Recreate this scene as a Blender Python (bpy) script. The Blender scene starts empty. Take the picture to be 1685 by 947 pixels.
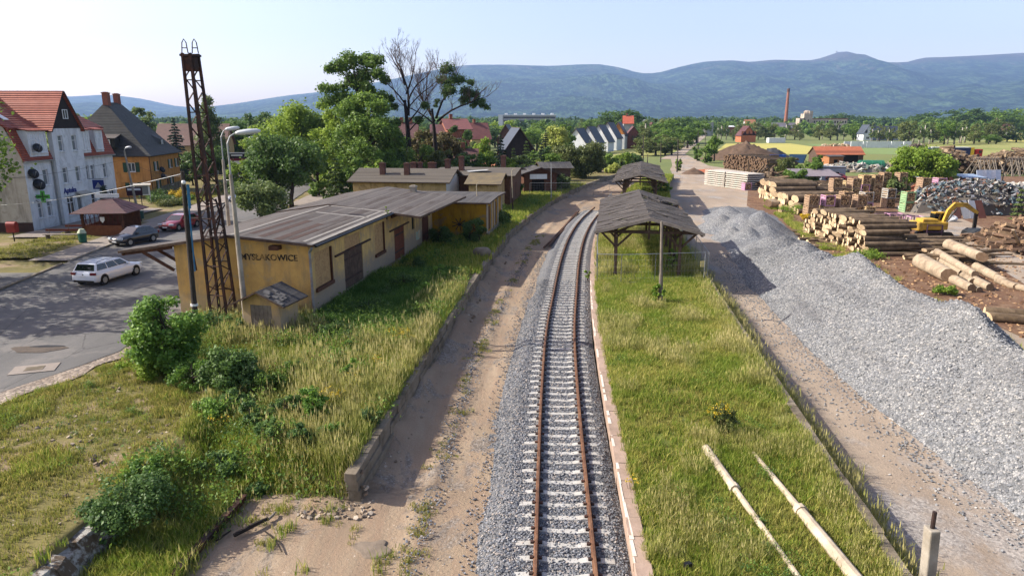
import bpy, math, random
import numpy as np
from mathutils import Vector, Matrix, Euler
random.seed(7); RNG = np.random.default_rng(7)
S = bpy.context.scene
COL = S.collection
PI = math.pi
# ------------------------------------------------------------------ camera geometry (metres)
CAMZ = 11.3; PITCH = math.radians(13.54); FPX = 1123.3; CX = 842.5; CY = 473.5
CP, SP = math.cos(PITCH), math.sin(PITCH)
def G(px, py, z=0.0):
    """ground point seen at a photo position, at height z"""
    Y = (CAMZ - z) / math.tan(PITCH + math.atan((py - CY) / FPX))
    zc = Y * CP + (CAMZ - z) * SP
    return Vector(((px - CX) / FPX * zc, Y, z))
def F(px, Y, z=0.0):
    return Vector(((px - CX) / FPX * (Y * CP + (CAMZ - z) * SP), Y, z))
def ZA(py, Y):
    return CAMZ - Y * math.tan(PITCH + math.atan((py - CY) / FPX))
def interp(pts):
    xs = [p[0] for p in pts]; ys = [p[1] for p in pts]
    return lambda t: float(np.interp(t, xs, ys))
def smooth_curve(pts):
    # Catmull-Rom through the points as a function of the first coordinate
    xs = np.array([p[0] for p in pts], float); ys = np.array([p[1] for p in pts], float)
    m = np.gradient(ys, xs)
    def f(t):
        t = min(max(t, xs[0]), xs[-1]); i = min(max(int(np.searchsorted(xs, t)) - 1, 0), len(xs) - 2)
        h = xs[i+1] - xs[i]; u = (t - xs[i]) / h
        return float((2*u**3-3*u**2+1)*ys[i] + (u**3-2*u**2+u)*h*m[i] + (-2*u**3+3*u**2)*ys[i+1] + (u**3-u**2)*h*m[i+1])
    return f
LPE = smooth_curve([(8,-5.75),(18.8,-4.7),(27.7,-3.95),(39,-3.0),(52,-1.75),(65.4,-.15),(89,4.5),(110,9.9),(139,19.9),(175,34)])
TRK = smooth_curve([(4,.75),(14.6,1.32),(26.6,1.99),(35,2.6),(43.5,3.49),(55.3,4.83),(67.3,6.56),(80.3,9.1),(90.7,11.8),(110,17.5),(150,31)])
RPL = smooth_curve([(4,2.3),(14,2.91),(25.65,3.62),(35,4.3),(46.9,5.5),(60,7.2),(70,8.85),(80.3,10.9),(91,13.4),(110,18.6),(145,29)])
RPR = smooth_curve([(4,8.15),(16,9.7),(42,13.1),(60,15.7),(80,19),(100,22.8),(121,27.5),(145,34)])
GZ = 1.0      # height of the left terrace
PZ = 0.95     # island platform
# ------------------------------------------------------------------ naming and tagging
LABELS = {}
def tag(o, label=None, cat=None, group=None, kind=None):
    if label: o['label'] = label; LABELS.setdefault(label, []).append(o)
    if cat: o['category'] = cat
    if group: o['group'] = group
    if kind: o['kind'] = kind
    return o
def thing(name, label, cat, loc=(0,0,0), rz=0.0, group=None, scale=1.0):
    o = bpy.data.objects.new(name, None); COL.objects.link(o)
    o.location = loc; o.rotation_euler = (0, 0, rz); o.empty_display_size = .2
    if scale != 1.0: o.scale = (scale,)*3 if not hasattr(scale, '__len__') else scale
    return tag(o, label, cat, group)
def copy_tree(o, parent=None):
    c = o.copy(); COL.objects.link(c)
    if parent is not None: c.parent = parent
    for ch in list(o.children): copy_tree(ch, c)
    return c
def put(o, loc, rz=0.0, scale=1.0, label=None, group=None):
    o.location = loc; o.rotation_euler = (0, 0, rz)
    o.scale = (scale,)*3 if not hasattr(scale, '__len__') else scale
    if label: o['label'] = label
    if group: o['group'] = group
    return o
# ------------------------------------------------------------------ mesh builder
def basis(d):
    d = Vector(d).normalized(); a = Vector((0,0,1)) if abs(d.z) < .95 else Vector((1,0,0))
    u = d.cross(a).normalized(); return u, d.cross(u).normalized(), d
class MB:
    def __init__(s): s.v = []; s.f = []; s.m = []
    def add(s, vs, fs, mi=0):
        n = len(s.v); s.v += [tuple(p) for p in vs]; s.f += [tuple(i+n for i in f) for f in fs]; s.m += [mi]*len(fs); return s
    def box(s, c, d, rz=0.0, mi=0, rot=None):
        c = Vector(c); R = rot if rot is not None else Matrix.Rotation(rz, 3, 'Z')
        vs = [c + R @ Vector((sx*d[0]/2, sy*d[1]/2, sz*d[2]/2)) for sz in (-1,1) for sy in (-1,1) for sx in (-1,1)]
        return s.add(vs, [(0,2,3,1),(4,5,7,6),(0,1,5,4),(2,6,7,3),(0,4,6,2),(1,3,7,5)], mi)
    def bar(s, a, b, w, h, mi=0):
        a = Vector(a); b = Vector(b); u, v, d = basis(b-a)
        vs = [p + u*su*w/2 + v*sv*h/2 for p in (a,b) for su, sv in ((-1,-1),(1,-1),(1,1),(-1,1))]
        return s.add(vs, [(3,2,1,0),(4,5,6,7),(0,1,5,4),(1,2,6,5),(2,3,7,6),(3,0,4,7)], mi)
    def tube(s, a, b, r0, r1=None, n=8, mi=0, cap=True, capmi=None):
        r1 = r0 if r1 is None else r1
        a = Vector(a); b = Vector(b); u, v, d = basis(b-a); vs = []
        for p, r in ((a,r0),(b,r1)):
            for k in range(n):
                t = 2*PI*k/n; vs.append(p + u*math.cos(t)*r + v*math.sin(t)*r)
        s.add(vs, [(k,(k+1)%n,n+(k+1)%n,n+k)[::-1] for k in range(n)], mi)
        if cap:
            k0 = len(s.v) - 2*n
            s.f += [tuple(range(k0,k0+n)), tuple(range(k0+2*n-1,k0+n-1,-1))]; s.m += [mi if capmi is None else capmi]*2
        return s
    def path(s, pts, rs, n=6, mi=0, cap=True):
        pts = [Vector(p) for p in pts]; vs = []; N = len(pts)
        if not hasattr(rs, '__len__'): rs = [rs]*N
        u = None
        for i, p in enumerate(pts):
            d = (pts[min(i+1,N-1)] - pts[max(i-1,0)])
            if d.length < 1e-9: d = Vector((0,0,1))
            d.normalize()
            if u is None: u = basis(d)[0]
            u = (u - d*u.dot(d)); u = u.normalized() if u.length > 1e-6 else basis(d)[0]
            w = d.cross(u)
            for k in range(n):
                t = 2*PI*k/n; vs.append(p + u*math.cos(t)*rs[i] + w*math.sin(t)*rs[i])
        fs = [(i*n+k, i*n+(k+1)%n, (i+1)*n+(k+1)%n, (i+1)*n+k) for i in range(N-1) for k in range(n)]
        if cap: fs += [tuple(range(n-1,-1,-1)), tuple(range((N-1)*n, N*n))]
        return s.add(vs, fs, mi)
    def prism(s, poly, z0, z1, mi=0, mtop=None):
        n = len(poly); vs = [(p[0],p[1],z0) for p in poly] + [(p[0],p[1],z1) for p in poly]
        s.add(vs, [(k,(k+1)%n,n+(k+1)%n,n+k) for k in range(n)], mi)
        k0 = len(s.v) - 2*n
        s.f += [tuple(range(k0+n-1,k0-1,-1)), tuple(range(k0+n,k0+2*n))]; s.m += [mi, mi if mtop is None else mtop]; return s
    def slab(s, quad, t, mi=0, mside=None):
        """a thick sheet: quad (outer face, counter-clockwise from outside) pushed back by t"""
        q = [Vector(p) for p in quad]; n = (q[1]-q[0]).cross(q[2]-q[0]).normalized(); b = [p - n*t for p in q]; N = len(q)
        s.add(q+b, [tuple(range(N)), tuple(range(2*N-1,N-1,-1))], mi)
        k0 = len(s.v) - 2*N; ms = mi if mside is None else mside
        for k in range(N): s.f.append((k0+k, k0+N+k, k0+N+(k+1)%N, k0+(k+1)%N)); s.m.append(ms)
        return s
    def quad(s, a, b, c, d, mi=0): return s.add([a,b,c,d], [(0,1,2,3)], mi)
    def loft(s, rings, mi=0, cap=True, closed=True):
        n = len(rings[0]); vs = [p for r in rings for p in r]; N = len(rings)
        fs = [(i*n+k, i*n+(k+1)%n, (i+1)*n+(k+1)%n, (i+1)*n+k) for i in range(N-1) for k in range(n if closed else n-1)]
        if cap: fs += [tuple(range(n-1,-1,-1)), tuple(range((N-1)*n, N*n))]
        return s.add(vs, fs, mi)
    def ball(s, c, r, n=8, mi=0, sq=(1,1,1), jit=0.0):
        c = Vector(c); rings = []
        R = random.Random(int(abs(c.x*1000+c.y*77+c.z*31)) % 99991)
        for i in range(1, n//2+1):
            t = PI*i/(n//2+1); ring = []
            for k in range(n):
                a = 2*PI*k/n; q = r*(1+R.uniform(-jit,jit))
                ring.append(c + Vector((math.sin(t)*math.cos(a)*q*sq[0], math.sin(t)*math.sin(a)*q*sq[1], -math.cos(t)*q*sq[2])))
            rings.append(ring)
        return s.loft(rings, mi)
    def build(s, name, mats, parent=None, smooth=False, loc=None, bevel=0.0):
        me = bpy.data.meshes.new(name); me.from_pydata(s.v, [], s.f)
        if not isinstance(mats, (list, tuple)): mats = [mats]
        for m in mats: me.materials.append(m)
        if len(mats) > 1: me.polygons.foreach_set('material_index', s.m)
        if smooth: me.polygons.foreach_set('use_smooth', [True]*len(s.f))
        me.update()
        o = bpy.data.objects.new(name, me); COL.objects.link(o)
        if parent is not None: o.parent = parent
        if loc is not None: o.location = loc
        if bevel:
            b = o.modifiers.new('bevel', 'BEVEL'); b.width = bevel; b.segments = 2; b.limit_method = 'ANGLE'
        return o
def np_mesh(name, V, faces4=None, faces3=None, mats=(), attr=None, smooth=False):
    me = bpy.data.meshes.new(name); V = np.asarray(V, np.float32)
    nv = len(V); n4 = 0 if faces4 is None else len(faces4); n3 = 0 if faces3 is None else len(faces3)
    loops = []; 
    if n4: loops.append(np.asarray(faces4, np.int32).ravel())
    if n3: loops.append(np.asarray(faces3, np.int32).ravel())
    L = np.concatenate(loops)
    me.vertices.add(nv); me.vertices.foreach_set('co', V.ravel())
    me.loops.add(len(L)); me.loops.foreach_set('vertex_index', L)
    me.polygons.add(n4+n3)
    st = np.concatenate([np.arange(n4)*4, n4*4+np.arange(n3)*3]).astype(np.int32)
    me.polygons.foreach_set('loop_start', st)
    if smooth: me.polygons.foreach_set('use_smooth', np.ones(n4+n3, bool))
    for m in mats: me.materials.append(m)
    if attr is not None:
        for k, (vals, dom) in attr.items():
            a = me.attributes.new(k, 'FLOAT', dom); a.data.foreach_set('value', np.asarray(vals, np.float32))
    me.update(calc_edges=True); return me
def obj(name, me, parent=None, loc=None):
    o = bpy.data.objects.new(name, me); COL.objects.link(o)
    if parent is not None: o.parent = parent
    if loc is not None: o.location = loc
    return o
def grid_sheet(name, us, vs, fn, mat, smooth=True, attr=None):
    """structured sheet: fn(u,v)->(x,y,z)"""
    nu, nv = len(us), len(vs)
    V = np.array([fn(u, v) for v in vs for u in us], np.float32)
    idx = np.arange(nu*nv).reshape(nv, nu)
    Fq = np.stack([idx[:-1,:-1], idx[:-1,1:], idx[1:,1:], idx[1:,:-1]], -1).reshape(-1,4)
    me = np_mesh(name, V, Fq, mats=[mat], smooth=smooth)
    return tag(obj(name, me), kind='structure')
def poly_sheet(name, pts, z, mat, kind='structure'):
    me = bpy.data.meshes.new(name)
    pts = [(p[0], p[1], z if z is not None else p[2]) for p in pts]
    a = sum(pts[i][0]*pts[(i+1)%len(pts)][1]-pts[(i+1)%len(pts)][0]*pts[i][1] for i in range(len(pts)))
    if a < 0: pts = pts[::-1]
    me.from_pydata(pts, [], [tuple(range(len(pts)))]); me.materials.append(mat); me.update()
    o = obj(name, me); return tag(o, kind=kind) if kind else o
# cheap value noise
_perm = RNG.random((64,64))
def vnoise(x, y):
    xi = math.floor(x); yi = math.floor(y); u = x-xi; v = y-yi; u = u*u*(3-2*u); v = v*v*(3-2*v)
    p = lambda i, j: _perm[i % 64, j % 64]
    return float((p(xi,yi)*(1-u)+p(xi+1,yi)*u)*(1-v) + (p(xi,yi+1)*(1-u)+p(xi+1,yi+1)*u)*v)*2-1
def fbm(x, y, o=4):
    s = 0; a = .5
    for k in range(o): s += a*vnoise(x, y); x = x*2.03+17.3; y = y*2.03+5.1; a *= .5
    return s
def sstep(a, b, t):
    t = min(max((t-a)/(b-a), 0), 1); return t*t*(3-2*t)
# ------------------------------------------------------------------ materials
def lin(c):
    if isinstance(c, str):
        c = c.lstrip('#'); c = [int(c[i:i+2], 16)/255 for i in (0,2,4)]
        c = [x/12.92 if x <= .04045 else ((x+.055)/1.055)**2.4 for x in c]
    return (c[0], c[1], c[2], 1.0)
class NT:
    def __init__(s, name):
        s.mat = bpy.data.materials.new(name); s.mat.use_nodes = True; s.nt = s.mat.node_tree; s.n = s.nt.nodes; s.l = s.nt.links
        s.n.clear(); s.out = s.n.new('ShaderNodeOutputMaterial'); s.pos = s.n.new('ShaderNodeNewGeometry').outputs['Position']
    def new(s, t, **kw):
        x = s.n.new('ShaderNode'+t)
        for k, v in kw.items():
            if k.startswith('i_'): x.inputs[k[2:].replace('_',' ')].default_value = v
            else: setattr(x, k, v)
        return x
    def scaled(s, sc, vec=None):
        m = s.new('Mapping'); m.inputs['Scale'].default_value = sc if hasattr(sc,'__len__') else (sc,)*3
        s.l.new(vec or s.pos, m.inputs['Vector']); return m.outputs['Vector']
    def noise(s, scale, detail=4, rough=.6, vec=None, dist=0.0):
        x = s.new('TexNoise'); x.inputs['Scale'].default_value = scale if not hasattr(scale,'__len__') else 1.0
        x.inputs['Detail'].default_value = detail; x.inputs['Roughness'].default_value = rough; x.inputs['Distortion'].default_value = dist
        s.l.new(s.scaled(scale, vec) if hasattr(scale,'__len__') else (vec or s.pos), x.inputs['Vector']); return x.outputs['Fac']
    def voro(s, scale, feature='F1', out='Distance', vec=None, rnd=1.0):
        x = s.new('TexVoronoi', feature=feature); x.inputs['Scale'].default_value = scale if not hasattr(scale,'__len__') else 1.0
        x.inputs['Randomness'].default_value = rnd
        s.l.new(s.scaled(scale, vec) if hasattr(scale,'__len__') else (vec or s.pos), x.inputs['Vector']); return x.outputs[out]
    def ramp(s, fac, stops, interp='LINEAR'):
        r = s.new('ValToRGB'); r.color_ramp.interpolation = interp; e = r.color_ramp.elements
        while len(e) < len(stops): e.new(.5)
        for k, (p, c) in enumerate(stops): e[k].position = p; e[k].color = lin(c) if not isinstance(c, (int,float)) else (c,c,c,1)
        s.l.new(fac, r.inputs['Fac']); return r.outputs['Color']
    def mix(s, fac, a, b, mode='MIX'):
        x = s.new('Mix', data_type='RGBA', blend_type=mode)
        for sock, val, isf in ((x.inputs[0],fac,1),(x.inputs[6],a,0),(x.inputs[7],b,0)):
            if hasattr(val, 'links'): s.l.new(val, sock)
            elif isinstance(val, (int,float)): sock.default_value = val if isf else (val,val,val,1)
            else: sock.default_value = lin(val)
        return x.outputs[2]
    def math(s, op, a, b=0.0, clamp=False):
        x = s.new('Math', operation=op, use_clamp=clamp)
        for sock, val in ((x.inputs[0],a),(x.inputs[1],b)):
            if hasattr(val, 'links'): s.l.new(val, sock)
            else: sock.default_value = val
        return x.outputs[0]
    def attr(s, name): 
        a = s.new('Attribute'); a.attribute_name = name; return a.outputs['Fac']
    def objrand(s): return s.new('ObjectInfo').outputs['Random']
    def bump(s, h, strength=.5, dist=.02):
        b = s.new('Bump'); b.inputs['Strength'].default_value = strength; b.inputs['Distance'].default_value = dist
        s.l.new(h, b.inputs['Height']); return b.outputs['Normal']
    def finish(s, color, rough=.85, normal=None, metal=0.0, spec=.3, coat=0.0, alpha=None, trans=0.0):
        b = s.new('BsdfPrincipled')
        if hasattr(color,'links'): s.l.new(color, b.inputs['Base Color'])
        else: b.inputs['Base Color'].default_value = lin(color)
        if hasattr(rough,'links'): s.l.new(rough, b.inputs['Roughness'])
        else: b.inputs['Roughness'].default_value = rough
        b.inputs['Metallic'].default_value = metal; b.inputs['Specular IOR Level'].default_value = spec
        b.inputs['Coat Weight'].default_value = coat; b.inputs['Transmission Weight'].default_value = trans
        if normal is not None: s.l.new(normal, b.inputs['Normal'])
        s.l.new(b.outputs[0], s.out.inputs['Surface']); return s.mat
def M(name, c, c2=None, scale=3.0, rough=.85, bump=0.0, metal=0.0, spec=.3, coat=0.0, stain=None, stain_amt=.5, bscale=None, detail=5):
    """weathered plain material: two tones on noise, plus stains"""
    t = NT(name)
    if c2 is None: c2 = tuple(v*.78 for v in lin(c)[:3])
    col = t.mix(t.ramp(t.noise(scale, detail, .65), [(.32,0.0),(.68,1.0)]), c, c2)
    if stain: col = t.mix(t.math('MULTIPLY', t.ramp(t.noise(scale*.37, 6, .7), [(.48,0.0),(.66,1.0)]), stain_amt), col, stain)
    nrm = t.bump(t.noise(bscale or scale*6, 4, .7), bump, .02) if bump else None
    return t.finish(col, rough, nrm, metal, spec, coat)
# ================================================================== materials of the ground
def ground_mat(name, tones, scale, patch=None, patch_scale=.2, patch_rng=(.5,.62), grain=30, bump=.5, fine=None, rough=.95, stones=None, bdist=.03):
    """layered natural ground: broad tone noise, patches of a second cover, fine grain and scattered pebbles"""
    t = NT(name)
    col = t.ramp(t.noise(scale, 6, .65), [(.3,tones[0]),(.5,tones[1]),(.7,tones[2])])
    col = t.mix(t.ramp(t.noise(grain, 3, .7), [(.3,0.0),(.7,.55)]), col, fine or tones[0])
    if patch:
        f = t.ramp(t.noise(patch_scale, 7, .68), [(patch_rng[0],0.0),(patch_rng[1],1.0)])
        pc = t.ramp(t.noise(grain*.6, 4, .7), [(.3,patch[0]),(.7,patch[1])])
        col = t.mix(f, col, pc)
    if stones:
        d = t.voro(stones[0], out='Distance'); m = t.math('MULTIPLY', t.ramp(d, [(.16,1.0),(.24,0.0)]), t.ramp(t.noise(stones[0]*.3, 3), [(stones[2],0.0),(stones[2]+.05,1.0)]))
        col = t.mix(m, col, stones[1])
    return t.finish(col, rough, t.bump(t.noise(grain*.8, 6, .75), bump, bdist), spec=.15)
MAT = {}
MAT['meadow'] = ground_mat('meadow', ['#56603a','#677042','#7a7b4c'], .012, patch=('#7d7c48','#5a6634'), patch_scale=.004, grain=.6, bump=.2)
MAT['terrace'] = ground_mat('terrace_soil', ['#5a5535','#6b653d','#7d7448'], .5, patch=('#7b6a55','#8d7c66'), patch_scale=.33, patch_rng=(.52,.64), grain=14, bump=.8, stones=(5.0,'#a49a8c',.56))
MAT['platform_soil'] = ground_mat('platform_soil', ['#55612d','#6a6d36','#7e7741'], .45, patch=('#77684e','#857558'), patch_scale=.5, patch_rng=(.6,.72), grain=16, bump=.8)
MAT['field_yellow'] = ground_mat('field_yellow', ['#98934f','#a29b56','#ada460'], .03, grain=.8, bump=.1)
MAT['field_green'] = ground_mat('field_green', ['#667848','#6f7f4d','#7a8753'], .03, grain=.8, bump=.1)
MAT['field_dry'] = ground_mat('field_dry', ['#7a7e47','#868650','#938f5a'], .02, patch=('#66743c','#747c42'), patch_scale=.03, grain=.6, bump=.2)
MAT['bark_floor'] = ground_mat('bark_floor', ['#4d3a2c','#6b5140','#80664e'], .6, patch=('#8e7760','#55402f'), patch_scale=.8, grain=9, bump=1.0, stones=(2.4,'#a58b6b',.52))
def dirt_mat():
    t = NT('dirt_strip')
    col = t.ramp(t.noise((.35,.12,.3), 6, .66), [(.28,'#77695a'),(.5,'#8f806c'),(.72,'#a59580')])
    col = t.mix(t.ramp(t.noise((2.2,.35,1), 6, .7), [(.4,0.0),(.68,.7)]), col, '#8a7461')
    col = t.mix(t.ramp(t.noise(26, 4, .75), [(.35,0.0),(.75,.45)]), col, '#7d6a59')
    f2 = t.ramp(t.noise((.45,.3,.4), 7, .7, dist=.6), [(.53,0.0),(.6,1.0)]); col = t.mix(t.math('MULTIPLY', f2, .75), col, t.ramp(t.voro(18, out='Color'), [(.1,'#4f4b47'),(.6,'#77716a'),(.95,'#96908a')]))
    m = t.math('MULTIPLY', t.ramp(t.voro(7.0), [(.12,1.0),(.22,0.0)]), t.ramp(t.noise(1.1, 4), [(.5,0.0),(.6,1.0)]))
    col = t.mix(m, col, t.ramp(t.noise(5, 2), [(.4,'#5f564c'),(.6,'#b1a392')]))
    return t.finish(col, .97, t.bump(t.noise(9, 8, .72), .8, .06), spec=.1)
MAT['dirt'] = dirt_mat()
def yard_mat():
    t = NT('yard_dirt')
    col = t.ramp(t.noise((.22,.1,.3), 6, .68), [(.28,'#84776a'),(.5,'#988a7a'),(.72,'#a99a88')])
    col = t.mix(t.ramp(t.noise(22, 5, .75), [(.38,0.0),(.75,.55)]), col, '#5d5349')
    f = t.ramp(t.noise((.16,.09,.2), 6, .7), [(.52,0.0),(.6,1.0)])
    st = t.ramp(t.voro(14, out='Color'), [(.1,'#6c6a69'),(.9,'#a5a19c')])
    col = t.mix(t.math('MULTIPLY', f, .75), col, st)
    return t.finish(col, .97, t.bump(t.noise(10, 8, .72), .8, .05), spec=.1)
MAT['yard'] = yard_mat()
def gravel_mat(name, scale, stops, dist=.05, big=None):
    t = NT(name)
    v = t.new('TexVoronoi', feature='F1'); v.inputs['Scale'].default_value = scale; t.l.new(t.pos, v.inputs['Vector'])
    col = t.ramp(v.outputs['Color'], stops)
    edge = t.voro(scale, 'DISTANCE_TO_EDGE')
    col = t.mix(t.ramp(edge, [(.0,.75),(.12,0.0)]), col, '#3a3a3c')
    col = t.mix(t.ramp(t.noise(.4, 5, .7), [(.35,0.0),(.75,.45)]), col, big or '#8c8882')
    col = t.mix(t.ramp(t.noise((.35,.12,.8), 6, .7), [(.5,0.0),(.66,.6)]), col, '#58585a')
    h = t.math('SUBTRACT', 1.0, v.outputs['Distance'])
    return t.finish(col, .9, t.bump(h, 1.0, dist), spec=.2)
MAT['gravel'] = gravel_mat('crushed_stone', 11, [(.05,'#505459'),(.35,'#6b6f73'),(.65,'#84878b'),(.95,'#a5a5a3')], .07, '#77756f')
MAT['ballast'] = gravel_mat('track_ballast', 16, [(.05,'#45484d'),(.4,'#63676c'),(.7,'#7d7f82'),(.93,'#98928a')], .05, '#6c6864')
def asphalt_mat():
    t = NT('worn_asphalt')
    col = t.ramp(t.noise((.5,.06,.3), 6, .62), [(.3,'#474747'),(.5,'#535251'),(.7,'#605e5c')])
    col = t.mix(t.ramp(t.noise(.35, 6, .65), [(.54,0.0),(.62,.7)]), col, '#6b6763')
    cr = t.voro((.35,.16,.3), 'DISTANCE_TO_EDGE', vec=None)
    cr2 = t.math('ADD', cr, t.math('MULTIPLY', t.noise(2.0, 4), .06))
    col = t.mix(t.ramp(cr2, [(.028,.85),(.04,0.0)]), col, '#2c2c2d')
    col = t.mix(t.ramp(t.noise(60, 3, .8), [(.4,0.0),(.7,.35)]), col, '#8b8985')
    return t.finish(col, .9, t.bump(t.noise(40, 4, .7), .4, .01), spec=.25)
MAT['asphalt'] = asphalt_mat()
MAT['pavement'] = M('pavement', '#8a8178', '#756d66', 1.2, .92, .3, bscale=12)
MAT['cobble'] = gravel_mat('cobble_edge', 6, [(.1,'#6c6258'),(.5,'#8a7e72'),(.9,'#a3988a')], .03, '#80705f')
MAT['concrete'] = M('concrete', '#9a9489', '#837c70', 2.5, .9, .4, stain='#5e574c', stain_amt=.6, bscale=18)
MAT['old_concrete'] = M('old_concrete', '#857b6b', '#685f51', 1.6, .95, .8, stain='#4c4436', stain_amt=.8, bscale=10)
MAT['pale_concrete'] = M('pale_concrete', '#b9b4aa', '#a39d92', 3, .88, .3, stain='#857d70', stain_amt=.4)
MAT['sleeper'] = M('sleeper_concrete', '#aaa9a5', '#98968f', 4, .85, .2, stain='#7e7468', stain_amt=.35)
MAT['rust'] = M('rail_rust', '#694936', '#4d3628', 6, .8, .2, stain='#8d6a4e', stain_amt=.5, metal=.1)
MAT['rail_top'] = M('rail_head', '#8a6a52', '#6f4e39', 5, .55, .05, metal=.4)
MAT['dark_rust'] = M('tower_rust', '#3a2a24', '#241c1b', 4, .8, .2, stain='#5b3524', stain_amt=.7)
MAT['old_wood'] = M('weathered_wood', '#5d4c3f', '#42342b', 3, .9, .4, stain='#2b221d')
MAT['brown_wood'] = M('brown_wood', '#5a3a28', '#432a1e', 3, .85, .3, stain='#2c1c15')
MAT['grey_wood'] = M('grey_wood', '#7d766c', '#635b52', 3, .9, .4, stain='#4a433d')
MAT['steel'] = M('galvanised', '#9fa3a5', '#868a8c', 4, .5, .05, metal=.6)
MAT['black'] = M('black_plastic', '#18191b', '#101113', 4, .5)
MAT['rubber'] = M('tyre_rubber', '#1a1a1b', '#141414', 4, .85)
MAT['white_paint'] = M('white_frame', '#dcdedf', '#c9cccf', 4, .5)
MAT['glass'] = NT('window_glass').finish('#20272e', .08, spec=.7)
MAT['pale_glass'] = NT('curtained_glass').finish('#6d747a', .1, spec=.6)
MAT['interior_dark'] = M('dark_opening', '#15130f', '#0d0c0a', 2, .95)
# ================================================================== the ground
GF = 8200.0
poly_sheet('ground', [(-GF,-150),(GF,-150),(GF,9700),(-GF,9700)], -.03, MAT['meadow'])
def terrace_h(x, y):
    if y > 165: return GZ - (GZ+.25)*sstep(165, 175, y)
    n = .05*fbm(x*.7, y*.7) + .02*vnoise(x*2.3, y*2.3)
    yb = float(np.interp(x, [-11.3,-8.2,-4.7], [22.6,20.1,18.95])); w = float(np.interp(x, [-11.3,-8.2,-4.7], [3.2,1.5,.5]))
    low = .17 if x < -8.45 else -.12
    if -11.35 <= x < -9.0 and y > 16.4: return low+(GZ-low)*max(sstep(yb-w/2, yb+w/2, y), (1-sstep(-11.3,-9.6,x))*sstep(16.4,17.4,y))+n
    if x < -11.35: k = 1.0
    else: k = sstep(yb-w/2, yb+w/2, y)
    return low + (GZ-low)*k + n*(.4+.6*k if x < -8.45 else k)
ss = list(np.concatenate([np.arange(.05,9,.2), np.arange(9,30,.5), np.arange(30,131,4)]))
ys = list(np.concatenate([np.arange(7,46,.25), np.arange(46,178,1.0)]))
grid_sheet('terrace', [-s for s in ss], ys, lambda u, v: (LPE(v)+u, v, terrace_h(LPE(v)+u, v)), MAT['terrace'])
def strip_h(x, y):
    t = x - TRK(y); h = .03*fbm(x*.6, y*.25) + .015*vnoise(x*3, y*1.2)
    for c, a, w in ((-4.95,-.05,.25),(-3.25,-.045,.25),(-4.1,.075,.3)): h += 1.5*a*math.exp(-((t-c+.25*vnoise(y*.12,3))/w)**2)*(.7+.6*vnoise(y*.4, c))
    s = x - LPE(y)
    if y > 19.5: h += .5*math.exp(-(s/.6)**2)*(.75+.5*vnoise(x*1.3,y*.9))
    if y < 20.5: h += .2*math.exp(-((x+5.8)/1.6)**2-((y-19.1)/.7)**2)*(.8+.5*vnoise(x*2.2,y*2.2))
    return max(h, -.02)
uu = list(np.linspace(0,1,46))
ys2 = list(np.concatenate([np.arange(7,60,.3), np.arange(60,172,1.2)]))
def strip_pt(u, v):
    x0 = LPE(v) - (4.6 if v < 19.6 else 0.0)*(1 if v < 19 else (19.6-v)/.6); x1 = TRK(v)-1.2
    x = x0 + (x1-x0)*u; return (x, v, strip_h(x, v))
grid_sheet('dirt_path', uu, ys2, strip_pt, MAT['dirt'])
# dirt bed on beyond the end of the rails
grid_sheet('track_bed', list(np.linspace(0,1,14)), list(np.arange(86,152,1.2)), lambda u, v: ((TRK(v)-1.3)*(1-u)+(RPL(v)+.3)*u, v, .06+.05*fbm((TRK(v)+u*4)*.8, v*.5)), MAT['dirt'])
# ballast bed
def ball_pt(u, v):
    x = TRK(v)+u; wl = 2.15 + .25*vnoise(v*.35, 9.1); a = abs(u)
    top = .36; z = top if u > -1.6 else top*(1-sstep(1.6, wl+.25, a))
    if u > 1.3: z = top - .12*sstep(1.3, 1.75, u)
    if abs(u) < .62: z = top-.02
    fade = 1-sstep(87, 92, v)
    return (x, v, max(z*fade + .018*vnoise(x*6, v*6) + .012*vnoise(x*15, v*15), -.03) + (.0 if z > .02 else -.02))
grid_sheet('ballast_bed', list(np.concatenate([np.arange(-2.65,1.72,.14)])), list(np.concatenate([np.arange(8,50,.16), np.arange(50,93,.5)])), ball_pt, MAT['ballast'])
# island platform: soil top
def plat_pt(u, v):
    x = (RPL(v)+.3)*(1-u) + (RPR(v)-.25)*u
    return (x, v, PZ + .05*fbm(x*.8, v*.8) + .015*vnoise(x*3, v*3) - .02)
grid_sheet('platform_ground', list(np.linspace(0,1,34)), list(np.concatenate([np.arange(7,60,.4), np.arange(60,146,1.5)])), plat_pt, MAT['platform_soil'])
# right hand yard
def yard_pt(u, v):
    x0 = RPR(v)-.1 if v < 144 else float(np.interp(v, [144,175,190,260], [34,40,44,59])); x1 = float(np.interp(v, [0,40,90,130,165,190,260], [32,34,40,52,57,54,65]))
    x = x0+(x1-x0)*u; t = (x-x0)
    h = .03*fbm(x*.5, v*.2) + .012*vnoise(x*2.4, v*2.4)
    h += -.05*math.exp(-((t-1.9)/.35)**2) - .04*math.exp(-((t-3.6)/.35)**2) if t < 6 else 0
    return (x, v, .02+h*.8)
grid_sheet('gravel_yard', list(np.linspace(0,1,60)), list(np.concatenate([np.arange(7,60,.5), np.arange(60,262,2.0)])), yard_pt, MAT['yard'])
poly_sheet('bark_ground', [(27.5,22),(60,22),(92,60),(118,110),(118,150),(70,152),(44,128),(33,96),(28,60)], .06, MAT['bark_floor'])
lane_pts = [G(1475,350), G(1500,370), G(1560,395), G(1640,440), G(1700,478), G(1760,450), G(1700,412), G(1600,368), G(1530,340)]
poly_sheet('yard_lane', lane_pts, .08, MAT['yard'])
poly_sheet('yellow_field', [G(1172,254), G(1420,253), G(1300,236), G(1195,236)], .02, MAT['field_yellow'])
poly_sheet('green_field', [G(1425,253.5), G(1530,256), G(1490,239), G(1322,237)], .03, MAT['field_green'])
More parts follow.
